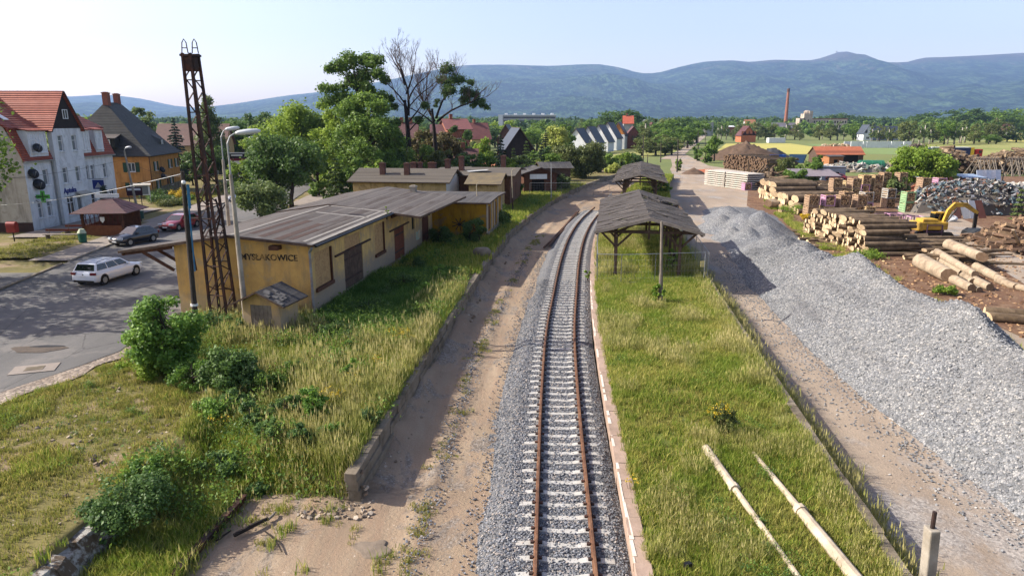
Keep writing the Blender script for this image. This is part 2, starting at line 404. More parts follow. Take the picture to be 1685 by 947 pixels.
poly_sheet('dry_meadow', [G(1540,262), G(1730,266), G(1800,232), G(1560,231), G(1500,239)], .02, MAT['field_dry'])
poly_sheet('far_field', [G(1640,232), G(1760,236), G(1760,219), G(1645,219)], .05, MAT['field_yellow'])
poly_sheet('weedy_field', [G(1040,262), G(1110,252), G(1130,236), G(1165,222), G(1150,220), G(1060,226), G(1010,240), G(1000,262)], .02, MAT['field_dry'])
poly_sheet('far_path', [G(1085,262), G(1118,262), G(1137,245), G(1160,226), G(1168,219), G(1160,219), G(1146,229), G(1118,247)], .045, MAT['yard'])
poly_sheet('far_road', [G(1560,262.5), G(1760,262.5), G(1760,259.5), G(1560,259.5)], .05, MAT['asphalt'])
# streets on the left terrace
def kx(y): return float(np.interp(y, [5,30,41,50,59,66,76,95,120,165], [-31,-31.5,-32.2,-33.6,-34.8,-35.6,-36.6,-38.5,-43,-62]))   # left kerb
def rx(y): return float(np.interp(y, [18,22,30,36,50,72,90,120,165], [-22.5,-21,-18.2,-18.4,-18.9,-25,-29.5,-34,-52]))
ylist = list(np.concatenate([np.arange(16,60,1.0), np.arange(60,166,3.0)]))
grid_sheet('road', list(np.linspace(0,1,30)), ylist, lambda u, v: (kx(v)*(1-u)+(rx(v)+.25*vnoise(v*.8,1.5))*u, v, GZ+.075+.012*fbm(v*.3,u*4)), MAT['asphalt'])
grid_sheet('cobble_edge', [0,.33,.66,1], list(np.arange(16,40,.5)), lambda u, v: (rx(v)-.4+u*(1.5+.5*vnoise(v*.6,7.7)), v, GZ+.063-.006*u), MAT['cobble'])
grid_sheet('side_lane', list(np.linspace(0,1,8)), list(np.arange(26,48,1.0)), lambda u, v: (-90*(1-u)+(kx(v)-.0)*u, v, GZ+.082), MAT['asphalt'])
grid_sheet('pavement', list(np.linspace(0,1,6)), list(np.arange(51,165,2.0)), lambda u, v: ((kx(v)-3.1)*(1-u)+(kx(v)-.16)*u, v, GZ+.17), MAT['pavement'])
poly_sheet('shop_forecourt', [(-46.4,62),(-46.4,84),(-43.0,84),(-42.6,62)], GZ+.16, MAT['pavement'])
poly_sheet('parking_area', [(-29,88),(-19.5,84),(-13,84),(-13,112),(-31,118)], GZ+.085, MAT['pavement'])
poly_sheet('lawn', [(-42.5,52),(-36.6,52),(-38.1,66),(-38.4,72),(-42.6,72)], GZ+.18, MAT['terrace'])
poly_sheet('verge', [(-46.2,88),(-41,88),(-43,110),(-50,110)], GZ+.19, MAT['terrace'])
# kerb along the road: one long line of stones
k = MB()
for a, b in zip(np.arange(51,118,1.0), np.arange(52,119,1.0)):
    k.bar((kx(a), a+.01, GZ+.13), (kx(b), b-.01, GZ+.13), .16, .16)
tag(k.build('kerb', MAT['concrete']), 'long grey kerb stones along the left side of the street', 'kerb')
k = MB()
for a, b in ((41.5,45.5),(45.5,50)):
    k.bar((kx(a)-.02, a+.02, GZ+.11), (kx(b), b-.02, GZ+.11), .18, .14)
tag(k.build('kerb', MAT['old_concrete']), 'short broken sunken kerb in front of the side lane, at the left edge', 'kerb')
# ================================================================== walls of the platforms
def curve_wall(name, fn, y0, y1, step, w, ztop, mat, label, side, course=None, zb=-.05, jit=.02):
    mb = MB(); R = random.Random(5)
    y = y0
    while y < y1:
        L = step*R.uniform(.85,1.15); b = min(y+L, y1)
        for (za, zz, off) in course or ((zb, ztop, 0),):
            j = R.uniform(-jit, jit); jz = R.uniform(-jit, jit)*.8
            xa, xb = fn(y)+side*(w/2+off), fn(b)+side*(w/2+off)
            d = Vector((xb-xa, b-y, 0)); ang = math.atan2(d.y, d.x)
            mb.box(((xa+xb)/2+j, (y+b)/2, (za+zz)/2+jz), (d.length-.012, w, zz-za), ang)
        y = b
    return tag(mb.build(name, mat, bevel=.015), label, 'wall')
curve_wall('platform_wall', LPE, 18.75, 165, 1.3, .38, 1.02, MAT['old_concrete'], 'long stepped stone edge wall of the left platform beside the dirt path', -1,
           course=((-.05,.42,-.07),(.42,.74,0.0),(.74,1.03,.03)), jit=.03)
curve_wall('platform_wall', RPL, 6, 120, 1.0, .42, PZ+.04, M('pink_kerb','#a08b7c','#8a7769',1.5,.92,.5,stain='#6f6152',bscale=9), 'pinkish concrete edge of the island platform along the rails', 1,
           course=((-.05,PZ-.2,.06),(PZ-.2,PZ+.04,0.0)), jit=.015)
curve_wall('platform_wall', lambda y: RPR(y), 6, 145, 1.6, .3, PZ+.03, MAT['old_concrete'], 'brown concrete edge of the island platform facing the gravel yard', -1, jit=.02)
# peeling limewash along the inner platform edge
mb = MB()
R = random.Random(3)
y = 8.0
while y < 45:
    L = R.uniform(.3,1.1); w = R.uniform(.05,.13)
    mb.slab([(RPL(y)+.004,y,PZ+.043),(RPL(y)+w,y,PZ+.045),(RPL(y+L)+w*.8,y+L,PZ+.045),(RPL(y+L)+.004,y+L,PZ+.043)], .004); y += L+R.choice([0,.02,.2])
WHITEWASH = mb
# white broken retaining wall by the lower left corner
mb = MB(); R = random.Random(11)
y = 9.0
while y < 21.6:
    if 16.9 < y < 19.8: y = 19.8
    L = R.uniform(.5,1.0); top = .86+R.uniform(-.25,.12) if y < 17 else .8+R.uniform(-.25,.05)
    rows = []
    for yy in (y, min(y+L,22.8)):
        o = R.uniform(-.14,.14)
        rows.append([(-11.75,yy,.2),(-10.72+o,yy,.05),(-10.86+o+R.uniform(-.06,.06),yy,.5),(-11.05+o,yy,top),(-11.35+o,yy,top+R.uniform(-.02,.1)),(-11.8,yy,top-.1)])
    mb.loft(rows); y += L*.98
t_ = NT('flaking_limewash')
c_ = t_.mix(t_.ramp(t_.noise(2.2, 6, .7), [(.45,0.0),(.55,1.0)]), '#a3a19b', '#5d5042')
MAT['limewash'] = t_.finish(c_, .95, t_.bump(t_.noise(7, 7, .75), 1.0, .08))
tag(mb.build('retaining_wall', MAT['limewash']), 'crumbling white limewashed retaining wall in the lower left corner', 'wall')
# ================================================================== gravel heap
def crest(y): return float(np.interp(y, [8,23.4,30.4,39,52,70,80,90,98], [18.2,18.45,19.2,20.4,22.2,25.2,27.6,29.5,31]))
def foot(y): return float(np.interp(y, [8,18,26,34,45,60,75,88,98], [14.9,14.9,14.8,15.3,16.6,19.2,21.6,24.2,27]))
cones = []
R = random.Random(21)
for py_, lst in ((0,[(1285,403,1.5),(1245,398,1.3),(1235,372,1.6),(1190,350,1.9),(1225,347,2.3),(1262,366,1.9),(1205,372,1.3),(1300,420,1.5),(1250,345,2.5),(1325,392,2.7),(1290,382,2.5),(1200,335,1.9),(1345,415,2.7),(1315,415,1.9),(1270,385,1.9),(1355,405,2.9)]),):
    for (px, py, h) in lst: p = G(px, py, h); cones.append((p.x, p.y, h))
def pile_h(x, y):
    c, f = crest(y), foot(y); H = 3.55*sstep(99, 82, y)*(1.0 if y < 40 else 1-.72*sstep(40,55,y)); H *= 1+.16*vnoise(y*.33, 4.4)
    zl = (x-f)/(c-f); zr = (c+4.6-x)/4.6
    z = H*min(zl, zr)
    if z > 0: z = z - .35*max(0, z-H+.35)**2
    for (a, b, h) in cones:
        d = math.hypot(x-a, (y-b)*.8); q = h - d*.62
        if q > -1: z = max(z, q if q < h-.35 else h-.35+.35*math.tanh((q-h+.35)/.35)) if z > -1 else max(z, q)
    return max(z + (.22*vnoise(x*.45,y*.4) if z > .3 else 0)*min(1,(z-.3)) + .09*fbm(x*1.1, y*1.1)+.03*vnoise(x*4,y*4) - .04, -.06)
grid_sheet('gravel_heap', list(np.concatenate([np.linspace(0,1,70)])), list(np.concatenate([np.arange(8,62,.22), np.arange(62,100,.4)])),
           lambda u, v: ((foot(v)-1.6)*(1-u)+(crest(v)+5.4)*u, v, pile_h((foot(v)-1.6)*(1-u)+(crest(v)+5.4)*u, v)), MAT['gravel'])
def mound(name, c, r, h, mat, label, cat='heap', sq=1.0, n=22, rough=.18, kind=None, prof=1.25):
    V = []; Fq = []; rings = 12
    for i in range(rings+1):
        for k in range(n*2):
            a = PI*k/n; q = i/rings; rr = r*q*(1+rough*.6*vnoise(math.cos(a)*1.3+c[0], math.sin(a)*1.3+c[1]))
            x, y = c[0]+math.cos(a)*rr, c[1]+math.sin(a)*rr*sq
            z = c[2] + h*max(0, 1-q**prof)*(1+rough*vnoise(x*1.1, y*1.1)) + rough*h*.25*vnoise(x*3,y*3)*(1-q) - .05*(q > .97)
            V.append((x, y, z))
    for i in range(rings):
        for k in range(n*2): Fq.append((i*n*2+k, (i+1)*n*2+k, (i+1)*n*2+(k+1)%(n*2), i*n*2+(k+1)%(n*2)))
    o = obj(name, np_mesh(name, V, Fq, mats=[mat], smooth=True))
    return tag(o, label, cat) if not kind else tag(o, kind=kind)
MAT['dark_earth'] = ground_mat('dark_earth', ['#4a3d33','#5b4b3e','#6b594a'], .8, grain=8, bump=1.0)
MAT['clay'] = ground_mat('red_clay', ['#8a4f35','#9c5c3f','#a8694a'], .8, grain=8, bump=.8)
p = G(1215,262); mound('earth_heap', (p.x+2,p.y,0), 13.5, 5.2, MAT['dark_earth'], 'big dark brown earth heap behind the stacked logs', sq=.7)
p = G(1270,264); mound('coal_heap', (p.x+3,p.y+8,0), 7, 3.6, M('coal','#3f4044','#333438',1,.9,.8), 'small dark grey heap beside the big brown earth heap', sq=.7)
p = G(1142,286); mound('earth_heap', (p.x,p.y,0), 2.9, 1.35, MAT['dark_earth'], 'little brown earth heap in the gravel yard near the pale slabs')
p = G(1172,283); mound('clay_spread', (p.x,p.y+2,0), 5, .5, MAT['clay'], 'flat spread of orange red clay beside the pale slab stack', cat='clay', sq=1.4)
# ================================================================== railway track
def sect(prof, y, dx):
    x = TRK(y)+dx; t = Vector((TRK(y+.3)-TRK(y-.3), .6, 0)).normalized(); nrm = Vector((t.y,-t.x,0))
    return [Vector((x,y,0)) + nrm*a + Vector((0,0,b)) for a, b in prof]
railp = [(-.07,.40),(.07,.40),(.07,.42),(.012,.44),(.012,.51),(.038,.525),(.038,.555),(.03,.562),(-.03,.562),(-.038,.555),(-.038,.525),(-.012,.51),(-.012,.44),(-.07,.42)]
track = thing('railway_track', 'single rusty railway track on pale concrete sleepers running away from the camera', 'railway track', (0,0,0))
for side, yend in ((-1,90.5),(1,83)):
    mb = MB(); mb.loft([sect(railp, y, side*.752) for y in list(np.arange(6,yend,.8))+[yend]])
    mb.build('rail', MAT['rust'], track)
    mt = MB(); mt.loft([sect([(-.03,.5635),(.03,.5635),(.03,.5655),(-.03,.5655)], y, side*.752) for y in list(np.arange(6,yend,.8))+[yend]])
slp = [(-1.3,.34),(-1.28,.37),(-.95,.395),(-.55,.395),(-.35,.355),(.35,.355),(.55,.395),(.95,.395),(1.28,.37),(1.3,.34)]
def sleeper_mb(mb, fr=lambda p: p):
    for sy in (0,):
        rings = []
        for x, z in slp: rings.append([fr(Vector((x,-.13,.2))), fr(Vector((x,.13,.2))), fr(Vector((x,.10,z))), fr(Vector((x,-.10,z)))])
        mb.loft(rings)
    return mb
def clip_mb2(mb, fr=lambda p: p):
    for s in (-1,1):
        for q in (-1,1):
            c = Vector((s*.752+q*.115,0,.42)); a = [fr(c+Vector((dx,dy,dz))) for dz in (-.03,.03) for dx, dy in ((-.045,-.05),(.045,-.05),(.045,.05),(-.045,.05))]
            mb.add(a, [(0,3,2,1),(4,5,6,7),(0,1,5,4),(1,2,6,5),(2,3,7,6),(3,0,4,7)], 1)
    return mb
s0 = None; yy = 12.2; cnt = 0; rest = MB()
while yy < 88:
    ang = -math.atan2(TRK(yy+.3)-TRK(yy-.3), .6) + random.uniform(-.008,.008)
    if cnt < 100:
        if s0 is None:
            s0 = clip_mb2(sleeper_mb(MB())).build('sleeper', [MAT['sleeper'],MAT['dark_rust']], track); o = s0
        else: o = copy_tree(s0, track)
        o.location = (TRK(yy), yy, 0); o.rotation_euler = (0,0,ang)
    else:
        Rm = Matrix.Rotation(ang,3,'Z'); fr = lambda p, yy=yy, Rm=Rm: Vector((TRK(yy),yy,0)) + Rm@p
        sleeper_mb(rest, fr)
    yy += .655; cnt += 1
if rest.v: tag(rest.build('sleeper', MAT['sleeper'], track), kind='stuff')
# loose rails left of the track
R = random.Random(2)
la, lb = G(953,349,.1), G(905,408,.1)
for k, (da, lab) in enumerate(((0,'loose rusty rail lying beside the track, nearest the rails'),(.32,'loose rusty rail lying beside the track, farthest from the rails'),(.62,'shorter loose rusty rail lying between dirt path and track'))):
    a = la+Vector((-da,R.uniform(-.5,.3)-(6 if k == 2 else 0),0)); b = lb+Vector((-da,R.uniform(-1,1),0))
    mb = MB(); d = (b-a).normalized(); nr = Vector((-d.y,d.x,0))
    ring = lambda p: [p+nr*q+Vector((0,0,z-.36)) for q, z in railp]
    mb.loft([ring(a), ring((a+b)/2+nr*R.uniform(-.1,.1)), ring(b)])
    tag(mb.build('loose_rail', MAT['rust']), lab, 'rail')
# old buried rail at the edge of the lower dirt area
a, b = G(283,950,.18), G(402,818,.18)
mb = MB(); mb.bar(a, b, .1, .22); mb.bar(a+Vector((0,0,.11)), b+Vector((0,0,.11)), .2, .03)
tag(mb.build('buried_rail', MAT['dark_rust']), 'old dark steel rail half buried along the lower left dirt', 'rail')
# ================================================================== mountains
def mountains(name, prof, D, depth, base, mat, seed, nx=220, nyy=26, amp=1.0):
    pxs = np.linspace(prof[0][0], prof[-1][0], nx); f = smooth_curve(prof)
    prof_lin = interp(prof)
    V = []; 
    for j in range(nyy):
        q = j/(nyy-4)        # 0 foot, 1 ridge, beyond: back slope
        for px in pxs:
            ridge = ZA(.5*f(px)+.5*prof_lin(px), D) 
            Y = D - depth*(1-q)
            X = (px-CX)/FPX*D*CP*1.0*(Y/D*.35+.65)
            up = (max(q,0)**1.25 if q <= 1 else 1-(q-1)*2.2)
            rg = abs(fbm(X/900+seed, Y/1500+seed, 4))
            z = base + (ridge-base)*up
            if 0 < q < 1: z += (ridge-base)*amp*(.33*rg-.10)*math.sin(PI*q)**.8 + 12*vnoise(X/120, Y/120)*math.sin(PI*q)
            V.append((X, Y, z))
    V = np.array(V, np.float32); idx = np.arange(nx*nyy).reshape(nyy, nx)
    Fq = np.stack([idx[:-1,:-1], idx[:-1,1:], idx[1:,1:], idx[1:,:-1]], -1).reshape(-1,4)
    return tag(obj(name, np_mesh(name, V, Fq, mats=[mat], smooth=True)), kind='structure')
def mountain_mat(name, top=True):
    t = NT(name)
    col = t.ramp(t.mix(.55, t.noise(.004, 8, .7), t.noise((.03,.008,.03), 4, .8)), [(.41,'#091114'),(.5,'#1c2f23'),(.58,'#4a5f42')])
    col = t.mix(t.ramp(t.noise((.0022,.0012,.004), 5, .6), [(.58,0.0),(.68,.55)]), col, '#45543a')
    if top:
        sx = t.new('SeparateXYZ'); t.l.new(t.pos, sx.inputs[0])
        hz = t.math('ADD', sx.outputs['Z'], t.math('MULTIPLY', t.math('SUBTRACT', t.noise(.003, 6, .7), .5), 260))
        col = t.mix(t.ramp(t.math('DIVIDE', hz, 1000), [(.70,0.0),(.80,1.0)]), col, '#4a4640')
        col = t.mix(t.math('MULTIPLY', t.ramp(t.math('DIVIDE', hz, 1000), [(.55,0.0),(.7,1.0)]), t.ramp(t.noise((.009,.003,.003), 5, .7), [(.58,0.0),(.64,1.0)])), col, '#635d54')
    return t.finish(col, .95, t.bump(t.noise(.012, 6, .8), 1.0, 40), spec=.05)
MM = mountain_mat('mountain_forest'); MH = mountain_mat('hill_forest', False)
mountains('mountains', [(-700,120),(-300,150),(-60,152),(0,152),(60,157),(120,159),(185,156),(240,163),(290,174),(340,178),(400,169),(470,158),(540,150),(600,140),(650,130),(710,117),(760,108),(830,106.5),(900,108.5),(985,106),(1020,112),(1050,120.5),(1078,120),(1110,111),(1150,102),(1200,99.5),(1225,102),(1262,98.5),(1325,99),(1345,94.5),(1362,87),(1378,84.5),(1396,88.5),(1416,96),(1435,101.5),(1480,102),(1503,95.5),(1540,94),(1600,91),(1685,86),(1800,84),(2100,90),(2400,110)], 9000, 5200, 0, MM, 1.3)
mountains('hills', [(-700,190),(-200,175),(0,190),(60,182),(120,171),(160,168),(200,176),(250,188),(300,197),(360,200),(420,203)], 6000, 2600, 0, MH, 4.1, nx=130, nyy=18, amp=.5)
mountains('hills', [(1180,200),(1240,188),(1300,188),(1360,186),(1420,176),(1490,166),(1545,155),(1600,144),(1685,131),(1800,121),(2100,120),(2400,140)], 6200, 3000, 0, MH, 7.7, nx=140, nyy=18, amp=.4)
mountains('hills', [(1225,196),(1245,180),(1262,168),(1276,164.5),(1292,169),(1312,180),(1340,195)], 5600, 1000, 0, MH, 2.7, nx=60, nyy=14, amp=.3)
hut = MB(); p = F(1378, 8995, ZA(85.5,9000)); hut.box((p.x-10,p.y,p.z+2), (16,14,14))
tag(hut.build('summit_hut', MAT['concrete']), 'tiny summit hut on the highest mountain top', 'hut')
# ================================================================== light, sky, haze, camera
SUN_EL = math.radians(35.0); SUN_AZ_SHADOW = math.radians(-4.5)      # direction shadows fall (from +X, negative = towards the camera)
d = Vector((math.cos(SUN_EL)*math.cos(SUN_AZ_SHADOW), math.cos(SUN_EL)*math.sin(SUN_AZ_SHADOW), -math.sin(SUN_EL)))
L = bpy.data.lights.new('sun', 'SUN'); L.energy = 4.8; L.angle = math.radians(.55); L.color = (1.0,.93,.82)
lo = bpy.data.objects.new('sun', L); COL.objects.link(lo); lo.rotation_euler = d.to_track_quat('-Z','Y').to_euler()
W = bpy.data.worlds.new('World'); S.world = W; W.use_nodes = True
sky = W.node_tree.nodes.new('ShaderNodeTexSky'); sky.sky_type = 'NISHITA'; sky.sun_disc = False
sky.sun_elevation = SUN_EL; sky.sun_rotation = math.atan2(-d.x, -d.y) ; sky.air_density = 1.0; sky.dust_density = 2.5; sky.ozone_density = .2; sky.altitude = 400
bg = W.node_tree.nodes['Background']; bg.inputs['Strength'].default_value = .13
tint = W.node_tree.nodes.new('ShaderNodeMix'); tint.data_type = 'RGBA'; tint.blend_type = 'MULTIPLY'; tint.inputs[0].default_value = 1.0; tint.inputs[7].default_value = (1.0,.86,.86,1)
W.node_tree.links.new(sky.outputs[0], tint.inputs[6]); W.node_tree.links.new(tint.outputs[2], bg.inputs['Color'])
hz = MB(); hz.box((0, 4750, 599), (16200, 9850, 1202))
hm = bpy.data.materials.new('haze'); hm.use_nodes = True; n = hm.node_tree.nodes; n.clear()
out = n.new('ShaderNodeOutputMaterial'); pv = n.new('ShaderNodeVolumePrincipled'); pv.inputs['Density'].default_value = 6.6e-5; pv.inputs['Color'].default_value = (.36,.55,.95,1); pv.inputs['Anisotropy'].default_value = .2
hm.node_tree.links.new(pv.outputs[0], out.inputs['Volume'])
ho = hz.build('haze', hm); tag(ho, kind='stuff'); ho.display_type = 'WIRE'
cam = bpy.data.cameras.new('camera'); co = bpy.data.objects.new('camera', cam); COL.objects.link(co)
cam.sensor_width = 36; cam.lens = 24.0; cam.clip_end = 30000; cam.clip_start = .1
co.location = (0,0,CAMZ); co.rotation_euler = (PI/2-PITCH, 0, 0); S.camera = co
S.view_settings.view_transform = 'Standard'; S.view_settings.look = 'None'; S.view_settings.gamma = 1; S.view_settings.exposure = 1.12
S.view_settings.use_curve_mapping = False
S.cycles.max_bounces = 5; S.cycles.diffuse_bounces = 2; S.cycles.glossy_bounces = 2; S.cycles.transmission_bounces = 3; S.cycles.transparent_max_bounces = 6
S.cycles.volume_bounces = 1; S.cycles.use_denoising = True
# ================================================================== foliage
def leaf_mat(name, dark, mid, light, trans=.35, rough=.55):
    t = NT(name)
    f = t.math('ADD', t.math('MULTIPLY', t.attr('lv'), .75), t.math('MULTIPLY', t.objrand(), .25))
    col = t.ramp(f, [(.05,dark),(.5,mid),(.95,light)])
    b = t.new('BsdfPrincipled'); t.l.new(col, b.inputs['Base Color']); b.inputs['Roughness'].default_value = rough; b.inputs['Specular IOR Level'].default_value = .25
    tr = t.new('BsdfTranslucent'); t.l.new(t.mix(.5, col, light), tr.inputs['Color'])
    m = t.new('MixShader'); m.inputs[0].default_value = trans; t.l.new(b.outputs[0], m.inputs[1]); t.l.new(tr.outputs[0], m.inputs[2])
    t.l.new(m.outputs[0], t.out.inputs['Surface']); return t.mat
LM = {
 'dark':  leaf_mat('leaf_dark', '#2f4424','#465f2e','#627e3e', .35),
 'mid':   leaf_mat('leaf_mid', '#3f5824','#5b7730','#7d9742', .4),
 'lime':  leaf_mat('leaf_lime', '#526a26','#6f8a30','#94a845', .42),
 'olive': leaf_mat('leaf_olive', '#424d26','#596434','#757b44', .3),
 'birch': leaf_mat('leaf_birch', '#475931','#5f713f','#7b8850', .35),
 'spruce':leaf_mat('needle_spruce', '#1c2a22','#29392c','#3a4b38', .1),
 'thuja': leaf_mat('needle_thuja', '#34461f','#4a5e2c','#62763a', .15),
 'willow':leaf_mat('leaf_willow', '#7d8b3a','#96a04c','#aeb563', .4),
 'rusty': leaf_mat('leaf_rusty', '#4a4529','#615636','#6f6c3c', .3),
 'shrub': leaf_mat('leaf_shrub', '#3b5a22','#557a2d','#7f9f45', .35),
 'nettle':leaf_mat('leaf_nettle', '#35502a','#4d6b36','#6f8a4c', .35),
 'gold':  leaf_mat('flower_gold', '#a8901c','#c4a829','#d9c04a', .3),
 'ivy':   leaf_mat('leaf_ivy', '#4c6b22','#6d8c2e','#93ad48', .35)}
BARK = M('bark', '#4a4036', '#332b24', 4, .95, .6)
BARK_DARK = M('bark_dark', '#2c2521', '#1f1a17', 4, .95, .6)
BARK_BIRCH = M('bark_birch', '#b5b0a5', '#8d877c', 6, .9, .4, stain='#3a352f', stain_amt=.9)
def leaf_quads(P, size, N=None, flat=.5, asp=.6, rng=RNG, droop=0.0):
    """one bent leaf (2 quads folded = 1 quad here) per point, random orientation biased to face N"""
    n = len(P)
    nd = rng.normal(size=(n,3)); nd /= np.linalg.norm(nd,axis=1,keepdims=True)
    if N is not None: nd = nd*(1-flat) + N*flat
    nd[:,2] += .25; nd /= np.linalg.norm(nd,axis=1,keepdims=True)
    r = rng.normal(size=(n,3)); r[:,2] -= droop
    u = np.cross(nd, r); u /= np.linalg.norm(u,axis=1,keepdims=True)+1e-9; w = np.cross(nd, u)
    s = size*rng.uniform(.6,1.35,size=(n,1))
    a, b = u*s*asp*.5, w*s*.5
    V = np.stack([P-b, P+a-b*.1, P+b, P-a-b*.1], 1).reshape(-1,3)
    Fq = np.arange(n*4).reshape(n,4)
    lv = rng.random(n)
    return V, Fq, lv
def clump_points(clumps, n, shell=.55, rng=RNG):
    w = np.array([c[3]**2 for c in clumps]); w = w/w.sum(); cnt = rng.multinomial(n, w); P = []; Nn = []; base = []
    for c, k in zip(clumps, cnt):
        d = rng.normal(size=(k,3)); d /= np.linalg.norm(d,axis=1,keepdims=True)+1e-9
        r = (rng.random((k,1))**shell)*np.where(rng.random((k,1)) < .22, rng.uniform(1.05,1.5,(k,1)), 1.0)
        sq = np.array([1,1,c[4] if len(c) > 4 else .8])
        P.append(np.array(c[:3]) + d*r*c[3]*sq); Nn.append(d); base.append(np.full(k, rng.uniform(-.22,.22)))
    return np.concatenate(P), np.concatenate(Nn), np.concatenate(base)
def limb_mesh(mb, a, b, r0, r1, sag=.12, R=random, n=6, seg=4):
    a = Vector(a); b = Vector(b); L = (b-a).length; off = Vector((R.uniform(-1,1),R.uniform(-1,1),R.uniform(.2,1)))*L*sag
    pts = [a.lerp(b, t)+off*math.sin(PI*t) for t in np.linspace(0,1,seg+1)]
    mb.path(pts, list(np.linspace(r0, r1, seg+1)), n)
    return pts
def make_crown_tree(name, label, cat, clumps, leaf, n, lm, bark=BARK, trunk_h=None, tr=None, loc=(0,0,0), group=None, lean=(0,0), flat=.45, shell=.55, asp=.62, trunks=1, droop=0.0, seed=1, limbs=True):
    """clumps: list of (x,y,z,r[,squash]) in metres from the foot of the tree"""
    R = random.Random(seed); rng = np.random.default_rng(seed)
    H = max(c[2]+c[3]*.8 for c in clumps); tr = tr or H*.022+.05; zmin = min(c[2]-c[3]*.6 for c in clumps)
    trunk_h = trunk_h or max(zmin+H*.1, H*.3)
    root = thing(name, label, cat, loc, 0, group)
    mb = MB()
    for k in range(trunks):
        ox = (k-(trunks-1)/2)*tr*5; top = Vector((lean[0]+ox*1.6, lean[1], trunk_h*R.uniform(.9,1.1)))
        main = [Vector((ox,0,-.15)), Vector((ox+R.uniform(-.1,.1)*tr*4, 0, top.z*.4)), top]
        mb.path(main, [tr*1.35, tr, tr*.78], 8)
        if limbs:
            cs = sorted(clumps, key=lambda c: -c[3]); cs = cs[k::trunks] if trunks > 1 else cs
            leader = Vector((sum(c[0] for c in clumps)/len(clumps)*.6, sum(c[1] for c in clumps)/len(clumps)*.6, H*.86))
            lp = limb_mesh(mb, top, leader, tr*.75, tr*.16, .05, R, 6, 5)
            for c in cs[:22]:
                t = min(max((c[2]-top.z)/max(H-top.z,.1)*.75, 0), .85); q = lp[min(int(t*5),4)] if c[2] > top.z else main[1].lerp(top, .8)
                limb_mesh(mb, q, (c[0],c[1],c[2]+.1*c[3]), tr*.42*(1-t*.5), tr*.07, .12, R, 5, 3)
    mb.build('trunk', bark, root, smooth=True)
    P, N, bs = clump_points(clumps, n, shell, rng)
    V, Fq, lv = leaf_quads(P, leaf, N, flat, asp, rng, droop)
    lv = np.clip(lv*.75+.125+bs, 0, 1)
    obj('crown', np_mesh('crown', V, Fq, mats=[lm], attr={'lv':(lv,'FACE')}), root)
    return root
def blob_clumps(H, W, z0, n, R, rr=(.16,.3), top=1.0, shape='round'):
    """irregular crown: clumps spread through an ellipsoid's volume, biased to its shell"""
    out = []; zc = (H+z0)/2; hz = (H-z0)/2
    while len(out) < n:
        x, y, z = R.uniform(-1,1), R.uniform(-1,1), R.uniform(-1,1); q = math.sqrt(x*x+y*y+z*z)
        if q > 1 or q < .35*R.random()**.5: continue
        wz = 1.0
        if shape == 'cone': wz = (1-z)*.5+.08
        elif shape == 'vase': wz = .55+.45*(z+1)/2
        elif shape == 'spire': wz = (1-(z+1)/2*.85)*.8
        r = R.uniform(*rr)*W*.5*(1 if shape not in('cone','spire') else .55+.45*wz)
        out.append([x*W*.5*.82*wz, y*W*.5*.82*wz, zc+z*hz*.86, r, R.uniform(.65,.95)])
    # stretch the clumps so that the crown fills its height and width
    for ax, lo, hi in ((0,-W/2,W/2),(1,-W/2,W/2),(2,z0,H)):
        q = [c[3]*(c[4] if ax == 2 else 1)*.92 for c in out]; a = min(c[ax]-k for c,k in zip(out,q)); b = max(c[ax]+k for c,k in zip(out,q)); f = (hi-lo)/(b-a)
        for c in out: c[ax] = lo+(c[ax]-a)*f
    return [tuple(c) for c in out]
def conifer(name, label, cat, H, W, lm, n, leaf, loc=(0,0,0), seed=1, group=None, dens=1.0, z0=.06):
    R = random.Random(seed); rng = np.random.default_rng(seed); root = thing(name, label, cat, loc, 0, group)
    mb = MB(); mb.path([(0,0,-.1),(0,0,H*.5),(0,0,H*.97)], [H*.016+.06,H*.011+.03,.015], 7)
    P = []; 
    tiers = int(H/.55)
    for i in range(tiers):
        z = H*(z0+(1-z0)*i/tiers); rad = W*.5*(1-i/tiers)**.85*R.uniform(.8,1.12)+.08
        nb = max(4, int(6+6*(1-i/tiers)))
        for k in range(nb):
            a = R.uniform(0,2*PI); rr = rad*R.uniform(.75,1.1); tip = Vector((math.cos(a)*rr, math.sin(a)*rr, z-rr*.22))
            mb.path([(0,0,z),tuple(tip)], [.03,.008], 3, cap=False)
            m = max(3, int(n/(tiers*nb)*(rr/(W*.28))))
            t = rng.random((m,1))**.7; q = np.array([0,0,z])*(1-t)+np.array(tip)*t
            q += rng.normal(size=(m,3))*np.array([.14,.14,.07])*(.35+rr*.35); P.append(q)
    mb.build('trunk', BARK_DARK, root)
    P = np.concatenate(P); V, Fq, lv = leaf_quads(P, leaf, None, .3, .45, rng, .4)
    obj('crown', np_mesh('crown', V, Fq, mats=[lm], attr={'lv':(lv,'FACE')}), root); return root
def twig_tree(mb, p, d, L, r, depth, R, spread=.55, up=.15, tips=None):
    """bare branching: records tips"""
    d = Vector(d).normalized(); q = Vector(p); pts = [q.copy()]
    for i in range(3):
        d = (d + Vector((R.gauss(0,.13),R.gauss(0,.13),R.gauss(up*.4,.08)))).normalized(); q = q + d*L/3; pts.append(q.copy())
    mb.path(pts, list(np.linspace(r, r*.62, 4)), 6 if r > .07 else (4 if r > .03 else 3), cap=False)
    if tips is not None: tips.append((tuple(q), depth))
    if depth <= 0: return
    for k in range(R.choice([2,2,3])):
        nd = (d + Vector((R.gauss(0,spread),R.gauss(0,spread),R.gauss(up,spread*.5)))).normalized()
        s = pts[R.choice([2,3,3])]
        twig_tree(mb, s, nd, L*R.uniform(.66,.86), max(r*.6,.012), depth-1, R, spread, up, tips)
